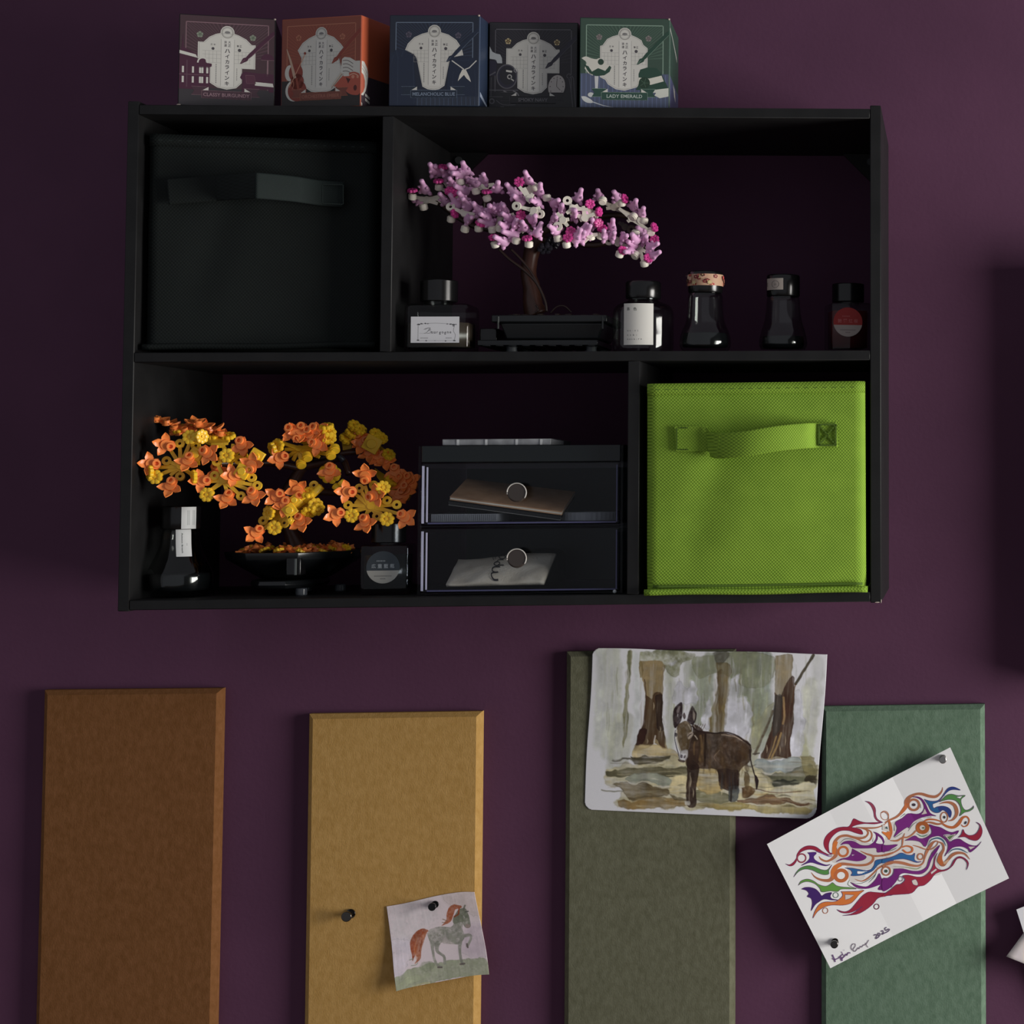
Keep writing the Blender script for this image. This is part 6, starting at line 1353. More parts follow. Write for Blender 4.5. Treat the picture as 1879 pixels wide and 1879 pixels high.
for i in range(60):
    x = rr.uniform(900, 1210); y = rr.uniform(640, 850); w.line([(x, y, 3), (x + rr.uniform(-8, 20), y + rr.uniform(20, 60), rr.uniform(6, 18)), (x + rr.uniform(-10, 20), y + rr.uniform(60, 90), 3)], 8, rr.choice([(52, 40, 30), (84, 66, 42), (46, 34, 30), (98, 80, 54)]), .35, 1.5, 1.5)
for i in range(14):
    x = rr.uniform(1020, 1140); w.line([(x, 880, 4), (x + rr.uniform(-6, 6), 980, rr.uniform(6, 16))], 8, rr.choice([(36, 28, 28), (78, 60, 44), (60, 60, 62)]), .5, 1, 1)
for x, y, l in ((840, 900, 70), (856, 980, 60), (1040, 1000, 24), (1010, 870, 30), (560, 660, 30), (640, 580, 40), (596, 420, 50), (1456, 640, 60), (1422, 700, 60), (1338, 700, 50)): w.line([(x, y, 2), (x + 4, y + l * .5, 7), (x, y + l, 2)], 6, (190, 176, 150), .75, .6, .8)
root = thing('painting', 'watercolour painting of a dark donkey standing among forest trees', 'painting', P(1290, 1345, YP), None)
c4 = [P(*dk(c), YP) for c in CR]
def dmap(u, v):
    c = np.array([list(q) for q in c4]); u = u[..., None]; v = v[..., None]
    p = c[0] * (1 - u) * (1 - v) + c[1] * u * (1 - v) + c[2] * u * v + c[3] * (1 - u) * v
    p[..., 1] -= (.0015 * np.sin(u[..., 0] * 3.1) + .0010 * (1 + np.sin(u[..., 0] * 9 + 1)) * (1 - v[..., 0]) ** 2)
    p[..., 2] += .0006 * np.sin(u[..., 0] * 11) * (1 - v[..., 0]) ** 3
    p[..., 0] += .0005 * np.sin(v[..., 0] * 7)
    return p
w.build('sheet', root, dmap, M_art, (14, 0, 20, 16))

# ---- pony card
CP = [(650, 300), (1530, 150), (1695, 975), (775, 1140)]
w = Raster(250, 240, CP, (222, 208, 213), .12)
w.poly([(660, 310), (1000, 240), (1200, 400), (900, 640), (720, 700)], (210, 204, 208), .6, 12, 8, tex=.6); w.poly([(700, 640), (900, 680), (860, 980), (740, 1000)], (214, 206, 220), .7, 10, 6); w.poly([(1200, 200), (1540, 160), (1600, 420), (1300, 330)], (190, 176, 172), .6, 10, 6); w.poly([(1500, 480), (1600, 480), (1660, 800), (1400, 800), (1440, 560)], (184, 168, 182), .6, 12, 6)
w.poly([(760, 1010), (900, 950), (1040, 900), (1180, 880), (1400, 860), (1660, 830), (1700, 980), (1200, 1060), (780, 1150)], (150, 158, 130), .9, 2, 4, tex=.15); w.poly([(780, 1080), (900, 1010), (1100, 980), (1000, 1060), (800, 1130)], (176, 182, 152), .6, 5, 4); w.poly([(1020, 880), (1120, 870), (1140, 930), (1020, 960)], (128, 136, 112), .6, 4, 4)
w.line([(940, 1108), (1100, 1070)], 14, (214, 206, 150), .6, 2)
GY = (142, 142, 132)
w.poly([(1060, 590), (1090, 545), (1180, 525), (1300, 530), (1330, 480), (1330, 420), (1390, 400), (1420, 470), (1410, 540), (1430, 600), (1420, 660), (1380, 700), (1300, 700), (1210, 680), (1170, 720), (1120, 710), (1080, 660)], GY, .95, .8, 1, tex=.5)
w.poly([(1380, 350), (1440, 340), (1470, 400), (1495, 500), (1480, 535), (1440, 530), (1400, 480), (1330, 500), (1320, 440)], (120, 124, 108), .95, .7, 1, tex=.4); w.poly([(1450, 495), (1495, 500), (1482, 536), (1445, 532)], (158, 138, 134), .8, .8, 1)
w.line([(1420, 355), (1440, 310)], 16, (112, 110, 100), .9, sm=0); w.line([(1440, 375), (1470, 365)], 14, (96, 96, 88), .9, sm=0)
w.poly([(1210, 650), (1240, 625), (1275, 660), (1340, 700), (1270, 700), (1215, 690)], (188, 178, 176), .8, .8, 1); w.poly([(1090, 660), (1120, 670), (1130, 710), (1100, 700)], (180, 178, 176), .7, .8, 1)
for l in ([(1110, 680, 46), (1120, 770, 26), (1150, 870, 24), (1190, 915, 26), (1215, 925, 20)], [(1160, 690, 50), (1165, 770, 30), (1230, 820, 24), (1245, 890, 26)], [(1390, 680, 40), (1390, 770, 26), (1405, 860, 26), (1430, 895, 22)], [(1420, 620, 40), (1490, 610, 26), (1495, 650, 22), (1465, 720, 26)]): w.line(l, 20, GY, .95, .7, .6, tex=.3)
for l in ([(1215, 925, 14), (1180, 925, 16)], [(1440, 890, 14), (1400, 895, 16)], [(1470, 735, 16), (1460, 700, 16)]): w.line(l, 12, (96, 84, 84), .8, sm=0)
w.line([(1060, 560, 20), (1000, 570, 60), (940, 640, 84), (930, 720, 66), (930, 800, 30), (925, 850, 8)], 20, (146, 72, 46), .92, .7, .8, tex=.3); w.line([(1050, 570, 20), (1000, 660, 50), (975, 760, 60), (985, 830, 34), (950, 880, 10)], 20, (164, 92, 60), .88, .7, .8, tex=.3)
w.line([(960, 620), (940, 740), (960, 840)], 8, (196, 128, 84), .6, .6); w.line([(1010, 640), (985, 760)], 8, (126, 50, 30), .6); w.line([(895, 845), (930, 835)], 8, (130, 140, 120), .8, sm=0); w.line([(915, 905), (960, 895), (975, 875)], 8, (140, 150, 130), .8)
w.line([(1390, 325, 30), (1320, 335, 60), (1290, 400, 66), (1275, 460, 50), (1230, 500, 16), (1205, 515, 4)], 20, (156, 80, 50), .92, .7, .8, tex=.3); w.line([(1380, 340), (1370, 400), (1330, 430)], 14, (140, 58, 34), .8); w.line([(1260, 470), (1215, 450)], 8, (120, 96, 76), .7, sm=0); w.line([(1250, 490), (1210, 480)], 7, (120, 96, 76), .7, sm=0)
w.circ = None; w.line([(1420, 420), (1430, 435)], 10, (190, 186, 180), .8, sm=0)
root = thing('art_card', 'small watercolour card of a grey pony with a red mane', 'art card', P(800, 1727, YP), None)
def hk(x, y): return 590 + x / 5.526, 1610 + y / 5.526
def edge(pts):
    q = np.array(smooth_pts(pts, 10)); d = np.r_[0, np.cumsum(np.hypot(*np.diff(q, axis=0).T))]; d /= d[-1]
    return lambda t: np.stack([np.interp(t, d, q[:, 0]), np.interp(t, d, q[:, 1])], -1)
eT, eB = edge([(650, 298), (850, 262), (1150, 190), (1380, 152), (1530, 150)]), edge([(775, 1140), (900, 1108), (1200, 1052), (1520, 992), (1695, 977)])
eL, eR = edge([(650, 298), (700, 640), (740, 950), (775, 1140)]), edge([(1530, 150), (1565, 330), (1620, 580), (1662, 780), (1695, 977)])
def hmap(u, v):
    A = [np.array(c, float) for c in ((650, 298), (1530, 150), (1695, 977), (775, 1140))]
    p = (1 - v)[..., None] * eT(u) + v[..., None] * eB(u) + (1 - u)[..., None] * eL(v) + u[..., None] * eR(v) - ((1 - u) * (1 - v))[..., None] * A[0] - (u * (1 - v))[..., None] * A[1] - (u * v)[..., None] * A[2] - ((1 - u) * v)[..., None] * A[3]
    out = np.zeros(u.shape + (3,)); a0, ax, ay = P(590, 1610, YP), P(1590, 1610, YP), P(590, 2610, YP)
    X = p[..., 0] / 5.526 / 1000; Y = p[..., 1] / 5.526 / 1000
    for k in range(3): out[..., k] = a0[k] + X * (ax[k] - a0[k]) + Y * (ay[k] - a0[k])
    dist = np.sqrt((u - .55) ** 2 + (v - .12) ** 2)
    out[..., 1] = YP - .0002 - .010 * np.clip(dist - .1, 0, 1) ** 1.3 * (v * .9 + .12) - .004 * np.clip(.25 - u, 0, 1) * v
    return out
w.build('sheet', root, hmap, M_art)
pin(793, 1664, 'black-headed push pin through the top of the pony card', mat('black_pin', (30, 30, 32), .2, metal=.6), YP - .0012, .011, .0034)
# ---- swirl drawing, folded four times, pinned at two corners
root = thing('ink_drawing', 'tilted white sheet with colourful interlaced swirls and a signature', 'drawing', P(1632, 1568, YP), None)
cs = [(1412.2, 1541.7), (1744.1, 1367.3), (1851.7, 1610.5), (1526.2, 1769.3)]
ctr = P(*cs[0], YP); ux = P(*cs[1], YP) - ctr; uy = P(*cs[3], YP) - ctr
def fold(u):
    xs = [-.335, .335, .50, .68, 1.32]; ys = [-.0019, .0019, .0010, .0024, -.0108]
    return float(np.interp(u, xs, ys))
inv2 = Matrix(((ux.x, uy.x), (ux.z, uy.z))).inverted()
CU = []
for u in (.335, .50, .68): 
    a = Vector(cs[0]) + (Vector(cs[1]) - Vector(cs[0])) * u; d = Vector(cs[3]) - Vector(cs[0])
    CU.append(((a.x, a.y, 0), (d.y, -d.x, 0)))
_o = P(1632, 1568, YP); _dx = (P(1732, 1568, YP) - _o) / 100; _dy = (P(1632, 1668, YP) - _o) / 100
def smap(x, y, z):
    q = _o + _dx * (x - 1632) + _dy * (y - 1568)
    uv = inv2 @ Vector((q.x - ctr.x, q.z - ctr.z)); v = uv.y
    return Vector((q.x, YP - .0195 + .0135 * uv.x + .006 * v + fold(uv.x) - .0000 - z * .0000035, q.z))
SW = Art()
A_ = lambda p: [(1440 + q[0] / 7.225, 1430 + q[1] / 7.225, *([q[2] / 7.225] if len(q) > 2 else [])) for q in p]
B_ = lambda p: [(1620 + q[0] / 8.95, 1430 + q[1] / 8.95, *([q[2] / 8.95] if len(q) > 2 else [])) for q in p]
SW.poly(cs, (232, 232, 234))
CRM = (206, 196, 190); RE = (150, 40, 62); RE2 = (146, 66, 84); OR = (186, 104, 62); ORd = (172, 110, 82); ORb = (206, 116, 58); PU = (112, 38, 116); VI = (78, 44, 122); NV = (66, 38, 104)
GN = (84, 138, 76); GN2 = (98, 150, 70); BL = (46, 96, 150); DB2 = (48, 66, 130); WH = (232, 232, 234); LN = (96, 60, 104); GL = (120, 128, 124)
def F_(cv, pts, col, sm=5, out=LN, w=None):
    q = cv(pts); q = [tuple(p) for p in smooth_pts(q + [q[0]], sm)[:-1]] if sm else q
    SW.poly(q, col)
    if out:
        SW.up(); q2 = q + [q[0]]; e0, e1 = (1637.5, 9999) if cv is A_ else (-1, 1621.0); run = []
        for k in q2:
            if k[0] > e0 and cv is A_ or (k[0] < e1 and cv is B_):
                if len(run) > 1: SW.line(run, w or .8, out)
                run = []
            else: run.append(k)
        if len(run) > 1: SW.line(run, w or .8, out)
    SW.up()
def L_(cv, pts, w, col):
    q = cv([p if len(p) == 3 else (*p, w) for p in pts]); SW.line(q, 1, col, 6); SW.up()
def O_(cv, x, y, r, w, col, ry=None, rot=0):
    k = 7.225 if cv is A_ else 8.95; q = cv([(x, y)])[0]; SW.ring(q[0], q[1], r / k, w / k, col, ry=(ry or r) / k, rot=rot); SW.up()
def C_(cv, x, y, r, col, ry=None, rot=0):
    k = 7.225 if cv is A_ else 8.95; q = cv([(x, y)])[0]; SW.circ(q[0], q[1], r / k, col, ry=(ry or r) / k, rot=rot); SW.up()
SW.up()
# warm tint that runs between the bands
F_(A_, [(700, 740), (900, 660), (1100, 620), (1180, 700), (1200, 800), (1400, 900), (1440, 1100), (1280, 1180), (900, 1340), (820, 1100), (640, 1060), (640, 860)], (210, 204, 202), 4, None)
F_(B_, [(100, 700), (500, 560), (900, 560), (1200, 700), (1240, 900), (1000, 1500), (700, 1560), (300, 1500), (60, 1380), (0, 1200)], (208, 203, 201), 4, None)
# left half
F_(A_, [(36, 1070), (90, 1082), (140, 1050), (176, 1000), (185, 950), (230, 885), (300, 845), (370, 840), (440, 860), (520, 920), (600, 962), (640, 970), (560, 966), (470, 930), (400, 895), (320, 890), (240, 920), (200, 970), (180, 1040), (140, 1090), (90, 1100)], RE, 4)
O_(A_, 245, 1000, 55, 20, RE2)
F_(A_, [(320, 930), (420, 925), (436, 945), (405, 980), (415, 1020), (470, 1060), (560, 1095), (620, 1090), (560, 1110), (470, 1090), (360, 1060), (240, 1098), (310, 1050), (345, 1010), (345, 960)], VI, 4)
L_(A_, [(430, 915, 6), (520, 950, 14), (600, 985, 12), (640, 985, 4)], 10, (120, 90, 150))
F_(A_, [(600, 895), (612, 935), (650, 945), (620, 958), (575, 915), (540, 860), (532, 790), (560, 720), (620, 660), (700, 615), (780, 600), (850, 598), (885, 560), (905, 515), (930, 492), (1000, 525), (1080, 545), (1200, 545), (1310, 545), (1200, 566), (1060, 560), (950, 580), (900, 605), (960, 615), (1020, 640), (1045, 690), (1020, 702), (940, 680), (860, 652), (760, 650), (680, 690), (620, 760), (598, 830)], RE, 4)
F_(A_, [(1070, 262), (1130, 272), (1180, 310), (1210, 370), (1212, 440), (1235, 500), (1300, 545), (1240, 532), (1195, 480), (1180, 400), (1150, 330), (1110, 285)], RE2, 4)
L_(A_, [(470, 980, 6), (500, 1020, 24), (570, 1048, 26), (640, 1020, 34), (690, 970, 50), (690, 900, 44), (668, 850, 46), (680, 790, 42), (740, 730, 34), (830, 715, 32), (920, 740, 32), (1000, 752, 30), (1070, 740, 26), (1110, 690, 26), (1090, 640, 28), (1020, 615, 20), (950, 605, 6)], 30, ORd)
L_(A_, [(665, 960, 40), (672, 860, 56), (700, 790, 40)], 40, ORb); O_(A_, 785, 925, 62, 30, OR); L_(A_, [(840, 720, 10), (960, 760, 16), (1060, 800, 20), (1130, 780, 24), (1160, 720, 24), (1140, 660, 20), (1060, 620, 10)], 18, ORd)
L_(A_, [(970, 605, 8), (1100, 618, 22), (1230, 612, 18), (1330, 570, 12), (1385, 510, 12)], 14, ORd); O_(A_, 1330, 455, 52, 9, ORd, ry=60, rot=-.4)
SW.up(); F_(A_, [(750, 840), (790, 800), (860, 785), (930, 795), (1010, 840), (1080, 850), (1140, 840), (1190, 800), (1215, 750), (1210, 700), (1180, 670), (1240, 690), (1300, 740), (1325, 800), (1320, 845), (1440, 850), (1440, 880), (1380, 925), (1300, 935), (1230, 940), (1215, 885), (1120, 885), (980, 885), (900, 875), (860, 830), (800, 825)], PU, 4)
F_(A_, [(1240, 720), (1290, 770), (1305, 830), (1215, 820), (1235, 770)], WH, 3)
F_(A_, [(905, 890), (960, 920), (1040, 965), (1090, 1000), (1050, 1040), (960, 1055), (860, 1040), (780, 1030), (690, 1060), (760, 1020), (850, 1000), (890, 950)], PU, 3); F_(A_, [(905, 940), (960, 955), (1020, 1000), (905, 985)], (190, 176, 196), 3)
L_(A_, [(740, 820, 3), (800, 765, 10), (880, 760, 10), (960, 790, 6)], 6, GL); L_(A_, [(1180, 745, 3), (1170, 800, 10)], 8, GL)
L_(A_, [(1010, 920, 8), (1090, 960, 22), (1170, 990, 30), (1170, 1050, 34), (1100, 1100, 32), (980, 1110, 30), (860, 1095, 34), (760, 1090, 44), (690, 1130, 56), (655, 1200, 56), (650, 1260, 60), (600, 1300, 44), (500, 1290, 30), (420, 1250, 20), (372, 1190, 6)], 30, ORd)
SW.up(); L_(A_, [(760, 1095, 46), (690, 1130, 64), (655, 1200, 66), (680, 1270, 60)], 50, ORb); O_(A_, 760, 1240, 76, 46, OR, ry=70); L_(A_, [(1180, 990, 26), (1290, 985, 24), (1440, 950, 26)], 24, ORd)
F_(A_, [(145, 1245), (180, 1180), (240, 1125), (330, 1100), (410, 1115), (500, 1155), (580, 1160), (640, 1095), (600, 1170), (600, 1215), (540, 1225), (460, 1200), (380, 1160), (290, 1145), (210, 1175)], GN, 4)
F_(A_, [(205, 1355), (240, 1300), (320, 1275), (400, 1300), (470, 1350), (560, 1375), (620, 1350), (650, 1330), (700, 1370), (780, 1390), (880, 1400), (960, 1420), (860, 1420), (760, 1420), (710, 1450), (620, 1440), (510, 1450), (480, 1400), (420, 1340), (330, 1310), (260, 1320)], GN2, 4)
F_(A_, [(245, 1405), (290, 1385), (360, 1385), (430, 1410), (480, 1460), (510, 1500), (560, 1470), (640, 1460), (620, 1500), (640, 1540), (720, 1560), (640, 1560), (540, 1545), (470, 1580), (420, 1620), (370, 1695), (385, 1600), (370, 1530), (318, 1505), (340, 1470), (310, 1425)], NV, 3)
F_(A_, [(810, 1140), (900, 1145), (1000, 1165), (1080, 1180), (1150, 1165), (1190, 1110), (1210, 1050), (1300, 1030), (1440, 1010), (1440, 1060), (1330, 1070), (1240, 1110), (1180, 1180), (1100, 1220), (1000, 1245), (890, 1245), (905, 1210), (880, 1170)], BL, 3); F_(A_, [(970, 1185), (1070, 1190), (1130, 1180), (1060, 1215), (975, 1225)], WH, 3)
L_(A_, [(940, 1290, 4), (1020, 1320, 14), (1100, 1290, 22), (1180, 1220, 22), (1250, 1150, 24), (1340, 1110, 30), (1440, 1080, 30)], 20, ORd); O_(A_, 1350, 1190, 56, 18, ORd); C_(A_, 1348, 1192, 20, (70, 90, 84))
L_(A_, [(900, 1340, 3), (1010, 1350, 8), (1110, 1310, 8), (1200, 1240, 8), (1230, 1180, 5)], 6, GL); L_(A_, [(1120, 1340, 3), (1190, 1270, 9), (1220, 1210, 5)], 6, (60, 90, 80)); L_(A_, [(870, 1300, 6), (850, 1360, 8), (920, 1400, 8), (1040, 1430, 5)], 6, (130, 140, 120))
SW.up(); F_(A_, [(880, 1330), (980, 1375), (1080, 1395), (1140, 1370), (1210, 1300), (1260, 1220), (1290, 1290), (1360, 1310), (1440, 1250), (1440, 1380), (1380, 1420), (1300, 1440), (1240, 1430), (1275, 1370), (1180, 1400), (1080, 1420), (960, 1400)], PU, 3)
F_(A_, [(760, 1450), (860, 1450), (980, 1450), (1060, 1440), (1000, 1490), (940, 1560), (880, 1610), (780, 1630), (640, 1625), (540, 1650), (450, 1710), (395, 1790), (420, 1700), (480, 1610), (560, 1580), (680, 1580), (760, 1530), (780, 1490)], ORb, 4); F_(A_, [(810, 1490), (930, 1500), (870, 1545), (815, 1560)], CRM, 0)
F_(A_, [(705, 1685), (800, 1715), (880, 1690), (960, 1600), (1040, 1510), (1120, 1465), (1200, 1470), (1340, 1480), (1445, 1450), (1445, 1510), (1340, 1520), (1240, 1550), (1180, 1620), (1080, 1700), (960, 1755), (780, 1765), (880, 1750), (960, 1710), (1040, 1650), (960, 1700), (860, 1735), (760, 1725)], RE, 3); F_(A_, [(1205, 1490), (1310, 1490), (1200, 1560)], WH, 0)
O_(A_, 1222, 1660, 33, 12, (110, 50, 74)); O_(A_, 555, 1695, 34, 9, ORd, ry=36); O_(A_, 690, 1495, 34, 9, (96, 120, 110))
# right half
L_(B_, [(985, 100, 5), (975, 160, 22), (930, 220, 34), (860, 260, 46), (760, 250, 48), (640, 215, 46), (540, 220, 40), (440, 270, 56), (390, 340, 66), (385, 420, 62), (320, 510, 46), (230, 590, 36), (120, 640, 30), (40, 680, 14)], 30, ORd)
L_(B_, [(420, 330, 60), (385, 420, 62), (300, 530, 44)], 50, OR); O_(B_, 510, 395, 88, 38, ORd); C_(B_, 510, 395, 32, (70, 60, 70), ry=24); L_(B_, [(625, 380, 4), (625, 450, 12)], 10, GL)
F_(B_, [(480, 265), (560, 258), (640, 290), (700, 370), (745, 470), (790, 540), (880, 580), (800, 575), (700, 590), (600, 620), (500, 680), (430, 780), (415, 760), (340, 800), (260, 860), (185, 920), (225, 830), (235, 760), (210, 680), (330, 610), (420, 540), (560, 550), (640, 520), (680, 440), (640, 330), (570, 280)], PU, 3)
F_(B_, [(690, 450), (730, 540), (620, 565), (660, 520)], CRM, 0); L_(B_, [(290, 600, 4), (370, 540, 12)], 8, GL); L_(B_, [(195, 700, 4), (195, 820, 12)], 8, GL); L_(B_, [(190, 935, 4), (260, 895, 10), (330, 850, 4)], 8, GL); L_(B_, [(420, 830, 4), (490, 730, 12), (560, 680, 4)], 8, GL); L_(B_, [(670, 610, 4), (800, 595, 12)], 8, GL)
F_(B_, [(680, 300), (780, 330), (880, 330), (940, 300), (1000, 220), (1060, 130), (1130, 95), (1200, 105), (1280, 150), (1190, 140), (1110, 150), (1050, 190), (980, 270), (920, 340), (850, 370), (820, 390), (840, 450), (900, 425), (1000, 415), (1090, 450), (1130, 520), (1105, 610), (1060, 530), (990, 480), (930, 520), (860, 525), (790, 480), (750, 400)], BL, 3)
F_(B_, [(1000, 260), (1060, 130), (1130, 95), (1200, 105), (1280, 150), (1190, 140), (1110, 150), (1050, 190)], DB2, 3, None); F_(B_, [(900, 425), (1000, 415), (1090, 450), (1130, 520), (1105, 610), (1060, 530), (990, 480), (930, 500)], DB2, 3, None)
F_(B_, [(930, 345), (990, 290), (1060, 230), (1140, 215), (1240, 240), (1360, 235), (1290, 300), (1300, 400), (1350, 475), (1420, 470), (1480, 430), (1490, 405), (1490, 450), (1420, 500), (1340, 520), (1260, 580), (1285, 500), (1265, 400), (1200, 325), (1100, 305), (1010, 320)], GN, 3); F_(B_, [(1200, 262), (1310, 245), (1270, 290)], WH, 0)
L_(B_, [(930, 380, 6), (1010, 355, 26), (1100, 355, 42), (1180, 400, 54), (1215, 490, 60), (1205, 570, 50), (1150, 640, 30), (1080, 660, 12)], 40, ORd); O_(B_, 1008, 600, 58, 18, ORd, ry=82); C_(B_, 1012, 600, 20, (60, 60, 66), ry=24)
L_(B_, [(650, 690, 14), (740, 640, 30), (850, 640, 26), (950, 670, 20), (1000, 720, 30), (1080, 760, 40), (1170, 765, 46), (1250, 700, 56), (1310, 610, 40), (1380, 590, 26), (1420, 650, 22), (1390, 730, 20), (1330, 755, 18), (1290, 720, 10)], 30, OR); C_(B_, 1360, 690, 18, (60, 56, 66), ry=28, rot=.5)
L_(B_, [(690, 680, 10), (800, 690, 34), (900, 715, 34), (1000, 700, 20)], 22, ORd)
SW.up(); O_(B_, 655, 775, 80, 62, (168, 92, 50), ry=74); C_(B_, 668, 778, 18, (100, 116, 70), ry=14); L_(B_, [(560, 870, 4), (650, 918, 18), (740, 890, 8)], 10, (96, 140, 120))
L_(B_, [(550, 820, 26), (480, 890, 24), (400, 930, 26), (330, 930, 22), (240, 980, 30), (130, 975, 12)], 22, ORd); L_(B_, [(365, 860, 6), (335, 940, 26), (320, 1060, 20), (260, 1130, 22), (120, 1200, 20), (0, 1225, 22)], 20, ORd)
L_(B_, [(105, 645, 30), (130, 740, 44), (140, 850, 44), (105, 960, 30)], 30, OR); F_(B_, [(0, 820), (60, 840), (120, 820), (110, 950), (60, 900), (0, 850)], ORb, 3, None); F_(B_, [(0, 710), (50, 730), (120, 830), (0, 800)], (206, 200, 196), 0, None); F_(B_, [(30, 770), (75, 740), (90, 790)], (70, 90, 90), 0, None)
F_(B_, [(370, 980), (450, 940), (530, 905), (600, 950), (700, 945), (800, 870), (790, 780), (760, 720), (860, 750), (950, 770), (1060, 830), (1150, 850), (1250, 820), (1190, 900), (1100, 880), (990, 895), (1050, 960), (1100, 1010), (1180, 970), (1260, 960), (1340, 1010), (1440, 1060), (1550, 1070), (1620, 1000), (1560, 1080), (1440, 1180), (1400, 1130), (1320, 1090), (1230, 1085), (1140, 1110), (1070, 1180), (1015, 1250), (1060, 1150), (1070, 1060), (1030, 980), (940, 915), (850, 920), (760, 960), (700, 1090), (620, 1010), (500, 980)], PU, 3)
F_(B_, [(1010, 900), (1100, 900), (1210, 870), (1100, 1000)], CRM, 0); F_(B_, [(1055, 925), (1180, 890), (1095, 975)], (92, 118, 80), 0, None); F_(B_, [(1400, 1085), (1520, 1085), (1440, 1140)], CRM, 0)
F_(B_, [(1240, 935), (1290, 880), (1320, 800), (1350, 860), (1420, 900), (1520, 880), (1580, 800), (1590, 730), (1535, 680), (1600, 720), (1635, 820), (1610, 920), (1540, 985), (1440, 970), (1350, 925)], RE, 4)
F_(B_, [(0, 1050), (110, 1050), (250, 1045), (150, 1110), (60, 1150), (0, 1160)], PU, 3); L_(B_, [(110, 1155, 4), (180, 1125, 12), (240, 1095, 4)], 8, GL)
L_(B_, [(320, 1090, 20), (400, 1070, 24), (480, 1100, 30), (480, 1160, 30), (400, 1180, 26), (330, 1130, 26)], 26, OR)
F_(B_, [(0, 1280), (100, 1260), (220, 1220), (310, 1180), (400, 1215), (490, 1220), (530, 1190), (520, 1290), (570, 1330), (640, 1330), (560, 1345), (460, 1310), (340, 1280), (200, 1290), (100, 1310), (0, 1350)], BL, 3)
L_(B_, [(0, 1400, 44), (110, 1340, 40), (220, 1330, 46), (340, 1350, 46), (460, 1385, 40), (580, 1400, 30), (660, 1360, 22), (690, 1280, 20), (720, 1180, 44), (780, 1080, 50), (840, 1010, 30), (900, 1000, 16), (890, 1060, 16), (800, 1130, 16), (700, 1130, 18), (600, 1090, 18), (500, 1060, 8)], 30, ORd); O_(B_, 620, 1250, 48, 20, ORd); L_(B_, [(180, 1400, 4), (400, 1420, 14), (560, 1450, 18), (640, 1410, 6)], 10, (150, 160, 130))
L_(B_, [(740, 1080, 4), (790, 985, 12), (900, 945, 26), (990, 985, 22), (1040, 1080, 8)], 16, (72, 108, 130)); L_(B_, [(900, 1000, 10), (980, 1040, 30), (1000, 1130, 36), (950, 1230, 60), (940, 1320, 84), (990, 1390, 60), (1060, 1320, 44), (1140, 1230, 50), (1240, 1190, 44), (1350, 1210, 28), (1430, 1300, 8)], 30, ORd)
SW.up(); L_(B_, [(950, 1240, 50), (935, 1320, 84), (985, 1380, 60)], 50, OR); F_(B_, [(990, 1350), (1080, 1300), (1060, 1350), (1010, 1380)], (206, 170, 140), 3, None); L_(B_, [(1070, 1210, 4), (1150, 1140, 16), (1270, 1130, 22), (1400, 1195, 6)], 14, (72, 108, 130))
F_(B_, [(190, 1440), (330, 1440), (480, 1480), (620, 1480), (720, 1420), (760, 1300), (820, 1180), (940, 1060), (880, 1180), (800, 1300), (740, 1450), (640, 1530), (500, 1530), (360, 1510), (280, 1540), (240, 1620), (160, 1720), (60, 1790), (0, 1790), (0, 1600), (90, 1590), (170, 1530)], PU, 3)
SW.up(); O_(B_, 60, 1475, 68, 20, ORd); C_(B_, 60, 1475, 26, (64, 88, 78))
F_(B_, [(0, 1870), (120, 1790), (230, 1700), (300, 1690), (370, 1620), (330, 1560), (420, 1545), (560, 1580), (680, 1570), (780, 1490), (830, 1390), (850, 1280), (900, 1190), (860, 1300), (860, 1410), (930, 1470), (1020, 1470), (1110, 1420), (1170, 1310), (1260, 1250), (1360, 1290), (1410, 1370), (1370, 1480), (1390, 1370), (1320, 1290), (1220, 1290), (1150, 1400), (1050, 1480), (930, 1510), (850, 1550), (780, 1640), (680, 1720), (580, 1740), (480, 1840), (300, 1860), (120, 1870), (0, 1900)], RE, 3)
F_(B_, [(475, 1640), (540, 1620), (578, 1690), (560, 1720), (500, 1700)], CRM, 4); F_(B_, [(785, 1510), (870, 1450), (890, 1475), (800, 1545)], CRM, 0); O_(B_, 295, 1605, 38, 11, (110, 80, 110))
L_(B_, [(100, 640, 12), (95, 560, 12), (40, 505, 12), (-20, 520, 10)], 10, ORd)
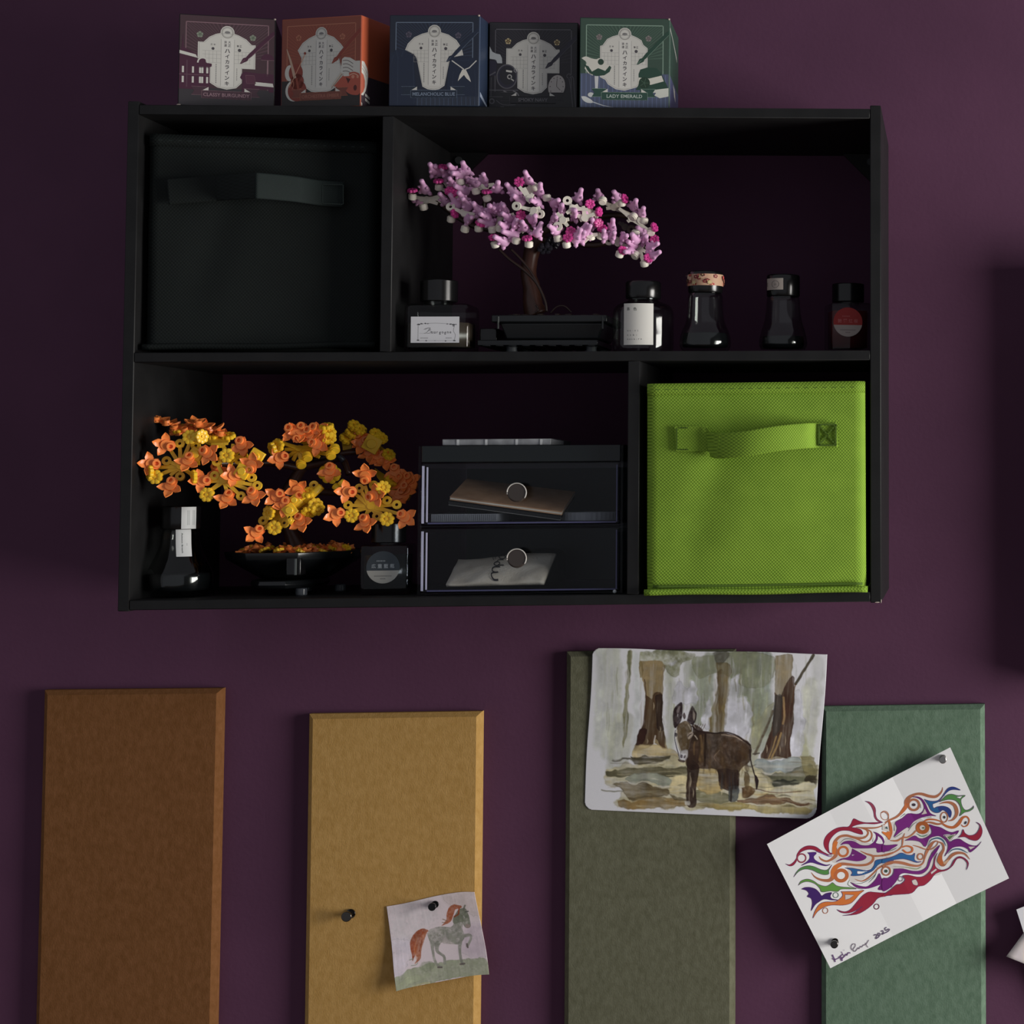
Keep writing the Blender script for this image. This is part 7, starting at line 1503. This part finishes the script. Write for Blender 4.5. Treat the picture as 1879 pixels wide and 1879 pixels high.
# signature and year along the lower edge
sg = (112, 84, 128); S_ = lambda p: [(1500 + q[0] / 11.744, 1690 + q[1] / 11.744) for q in p]
for l, w_, c in (([(350, 640), (370, 690), (395, 740), (410, 800)], 2.2, sg), ([(345, 720), (400, 750), (440, 735), (480, 720), (500, 690), (520, 715), (545, 770), (560, 765), (540, 700), (520, 680), (570, 640)], 1.6, sg), ([(540, 580), (570, 640), (600, 680)], 1.1, sg), ([(540, 740), (600, 690), (640, 640), (660, 650), (650, 670), (690, 610), (730, 620)], 1.9, sg), ([(590, 548), (600, 556)], 1.2, sg),
        ([(770, 560), (745, 490), (780, 430), (830, 430), (830, 480), (800, 520), (790, 560), (830, 585), (880, 530), (900, 510), (910, 535), (950, 480), (970, 500), (1010, 450), (1020, 460), (1070, 430), (1120, 350)], 1.3, (120, 108, 124)), ([(1050, 410), (1080, 480), (1110, 510)], 1.1, (120, 108, 124)),
        ([(1230, 260), (1260, 240), (1290, 260), (1270, 310), (1280, 325), (1340, 280), (1310, 240), (1330, 210), (1360, 230), (1350, 270)], 1.7, (98, 84, 112)), ([(1380, 180), (1410, 160), (1430, 190), (1400, 240), (1460, 210)], 1.7, (98, 84, 112)), ([(1500, 90), (1460, 120), (1490, 160), (1530, 130), (1560, 140), (1530, 180), (1460, 215)], 1.6, (98, 84, 112))):
    SW.line(S_(l), w_, c, 5)
sheet_ = Art(); sheet_.poly(cs, (232, 232, 234))
o = SW.build('sheet', root, smap, M_drawpaper, CU)
bm = bmesh.new()
def on_edge(a, b, u):      # where the crease at u meets a sheet edge
    A, B = Vector(a), Vector(b); o_ = Vector(cs[0]) + (Vector(cs[1]) - Vector(cs[0])) * u; d = Vector(cs[3]) - Vector(cs[0]); n_ = Vector((d.y, -d.x)); t_ = (o_ - A).dot(n_) / (B - A).dot(n_); return tuple(A.lerp(B, t_))
tp = [cs[0]] + [on_edge(cs[0], cs[1], u) for u in (.335, .5, .68)] + [cs[1]]; bt = [cs[3]] + [on_edge(cs[3], cs[2], u) for u in (.335, .5, .68)] + [cs[2]]
t = [bm.verts.new(smap(*q, 0) + Vector((0, .00025, 0))) for q in tp]; b = [bm.verts.new(smap(*q, 0) + Vector((0, .00025, 0))) for q in bt]
for i in range(4): bm.faces.new((t[i], t[i + 1], b[i + 1], b[i]))
obj('paper_back', bm, mat('white_paper', (232, 232, 234), .8), root)
pin(1730, 1394, 'silver push pin in the upper right corner of the swirl drawing', M_silver, YP - .0102, .011, .0034)
pin(1531, 1733, 'dark push pin in the lower left corner beside the signature', M_chrome, YP - .0140, .011, .0034)
# ---- paper corners reaching in from the right edge of the picture
bm = bmesh.new(); q = [P(1865, 1669, -.016), P(2040, 1600, -.016), P(2110, 1790, -.012), P(1940, 1862, -.010), P(1878, 1710, -.016)]
bm.faces.new([bm.verts.new(v) for v in q])
o = obj('paper_sheet', bm, mat('plain_paper_white', (214, 214, 220), .8)); o['label'] = 'white paper corner entering at the right edge'; o['category'] = 'paper'
s = o.modifiers.new('s', 'SOLIDIFY'); s.thickness = .0003
bm = bmesh.new(); n = 10; rows = []
for j in range(n + 1):
    t = j / n; a = P(1881, 1708, -.015).lerp(P(1846.5, 1755, -.030), t); b = P(2020, 1700, -.010).lerp(P(1990, 1800, -.010), t)
    rows.append([bm.verts.new(a.lerp(b, i / n) + Vector((0, -.004 * math.sin(math.pi * i / n) * t, -.0012 * math.sin(math.pi * i / n) * t))) for i in range(n + 1)])
for a, b in zip(rows, rows[1:]):
    for i in range(n): bm.faces.new((a[i], a[i + 1], b[i + 1], b[i]))
o = obj('paper_sheet', bm, mottle(mat('beige_paper', (196, 188, 178), .85), (176, 168, 172), (204, 196, 184), 45, 3), smooth=True); o['label'] = 'beige curled paper tip below the white one at the right edge'; o['category'] = 'paper'
s = o.modifiers.new('s', 'SOLIDIFY'); s.thickness = .0003
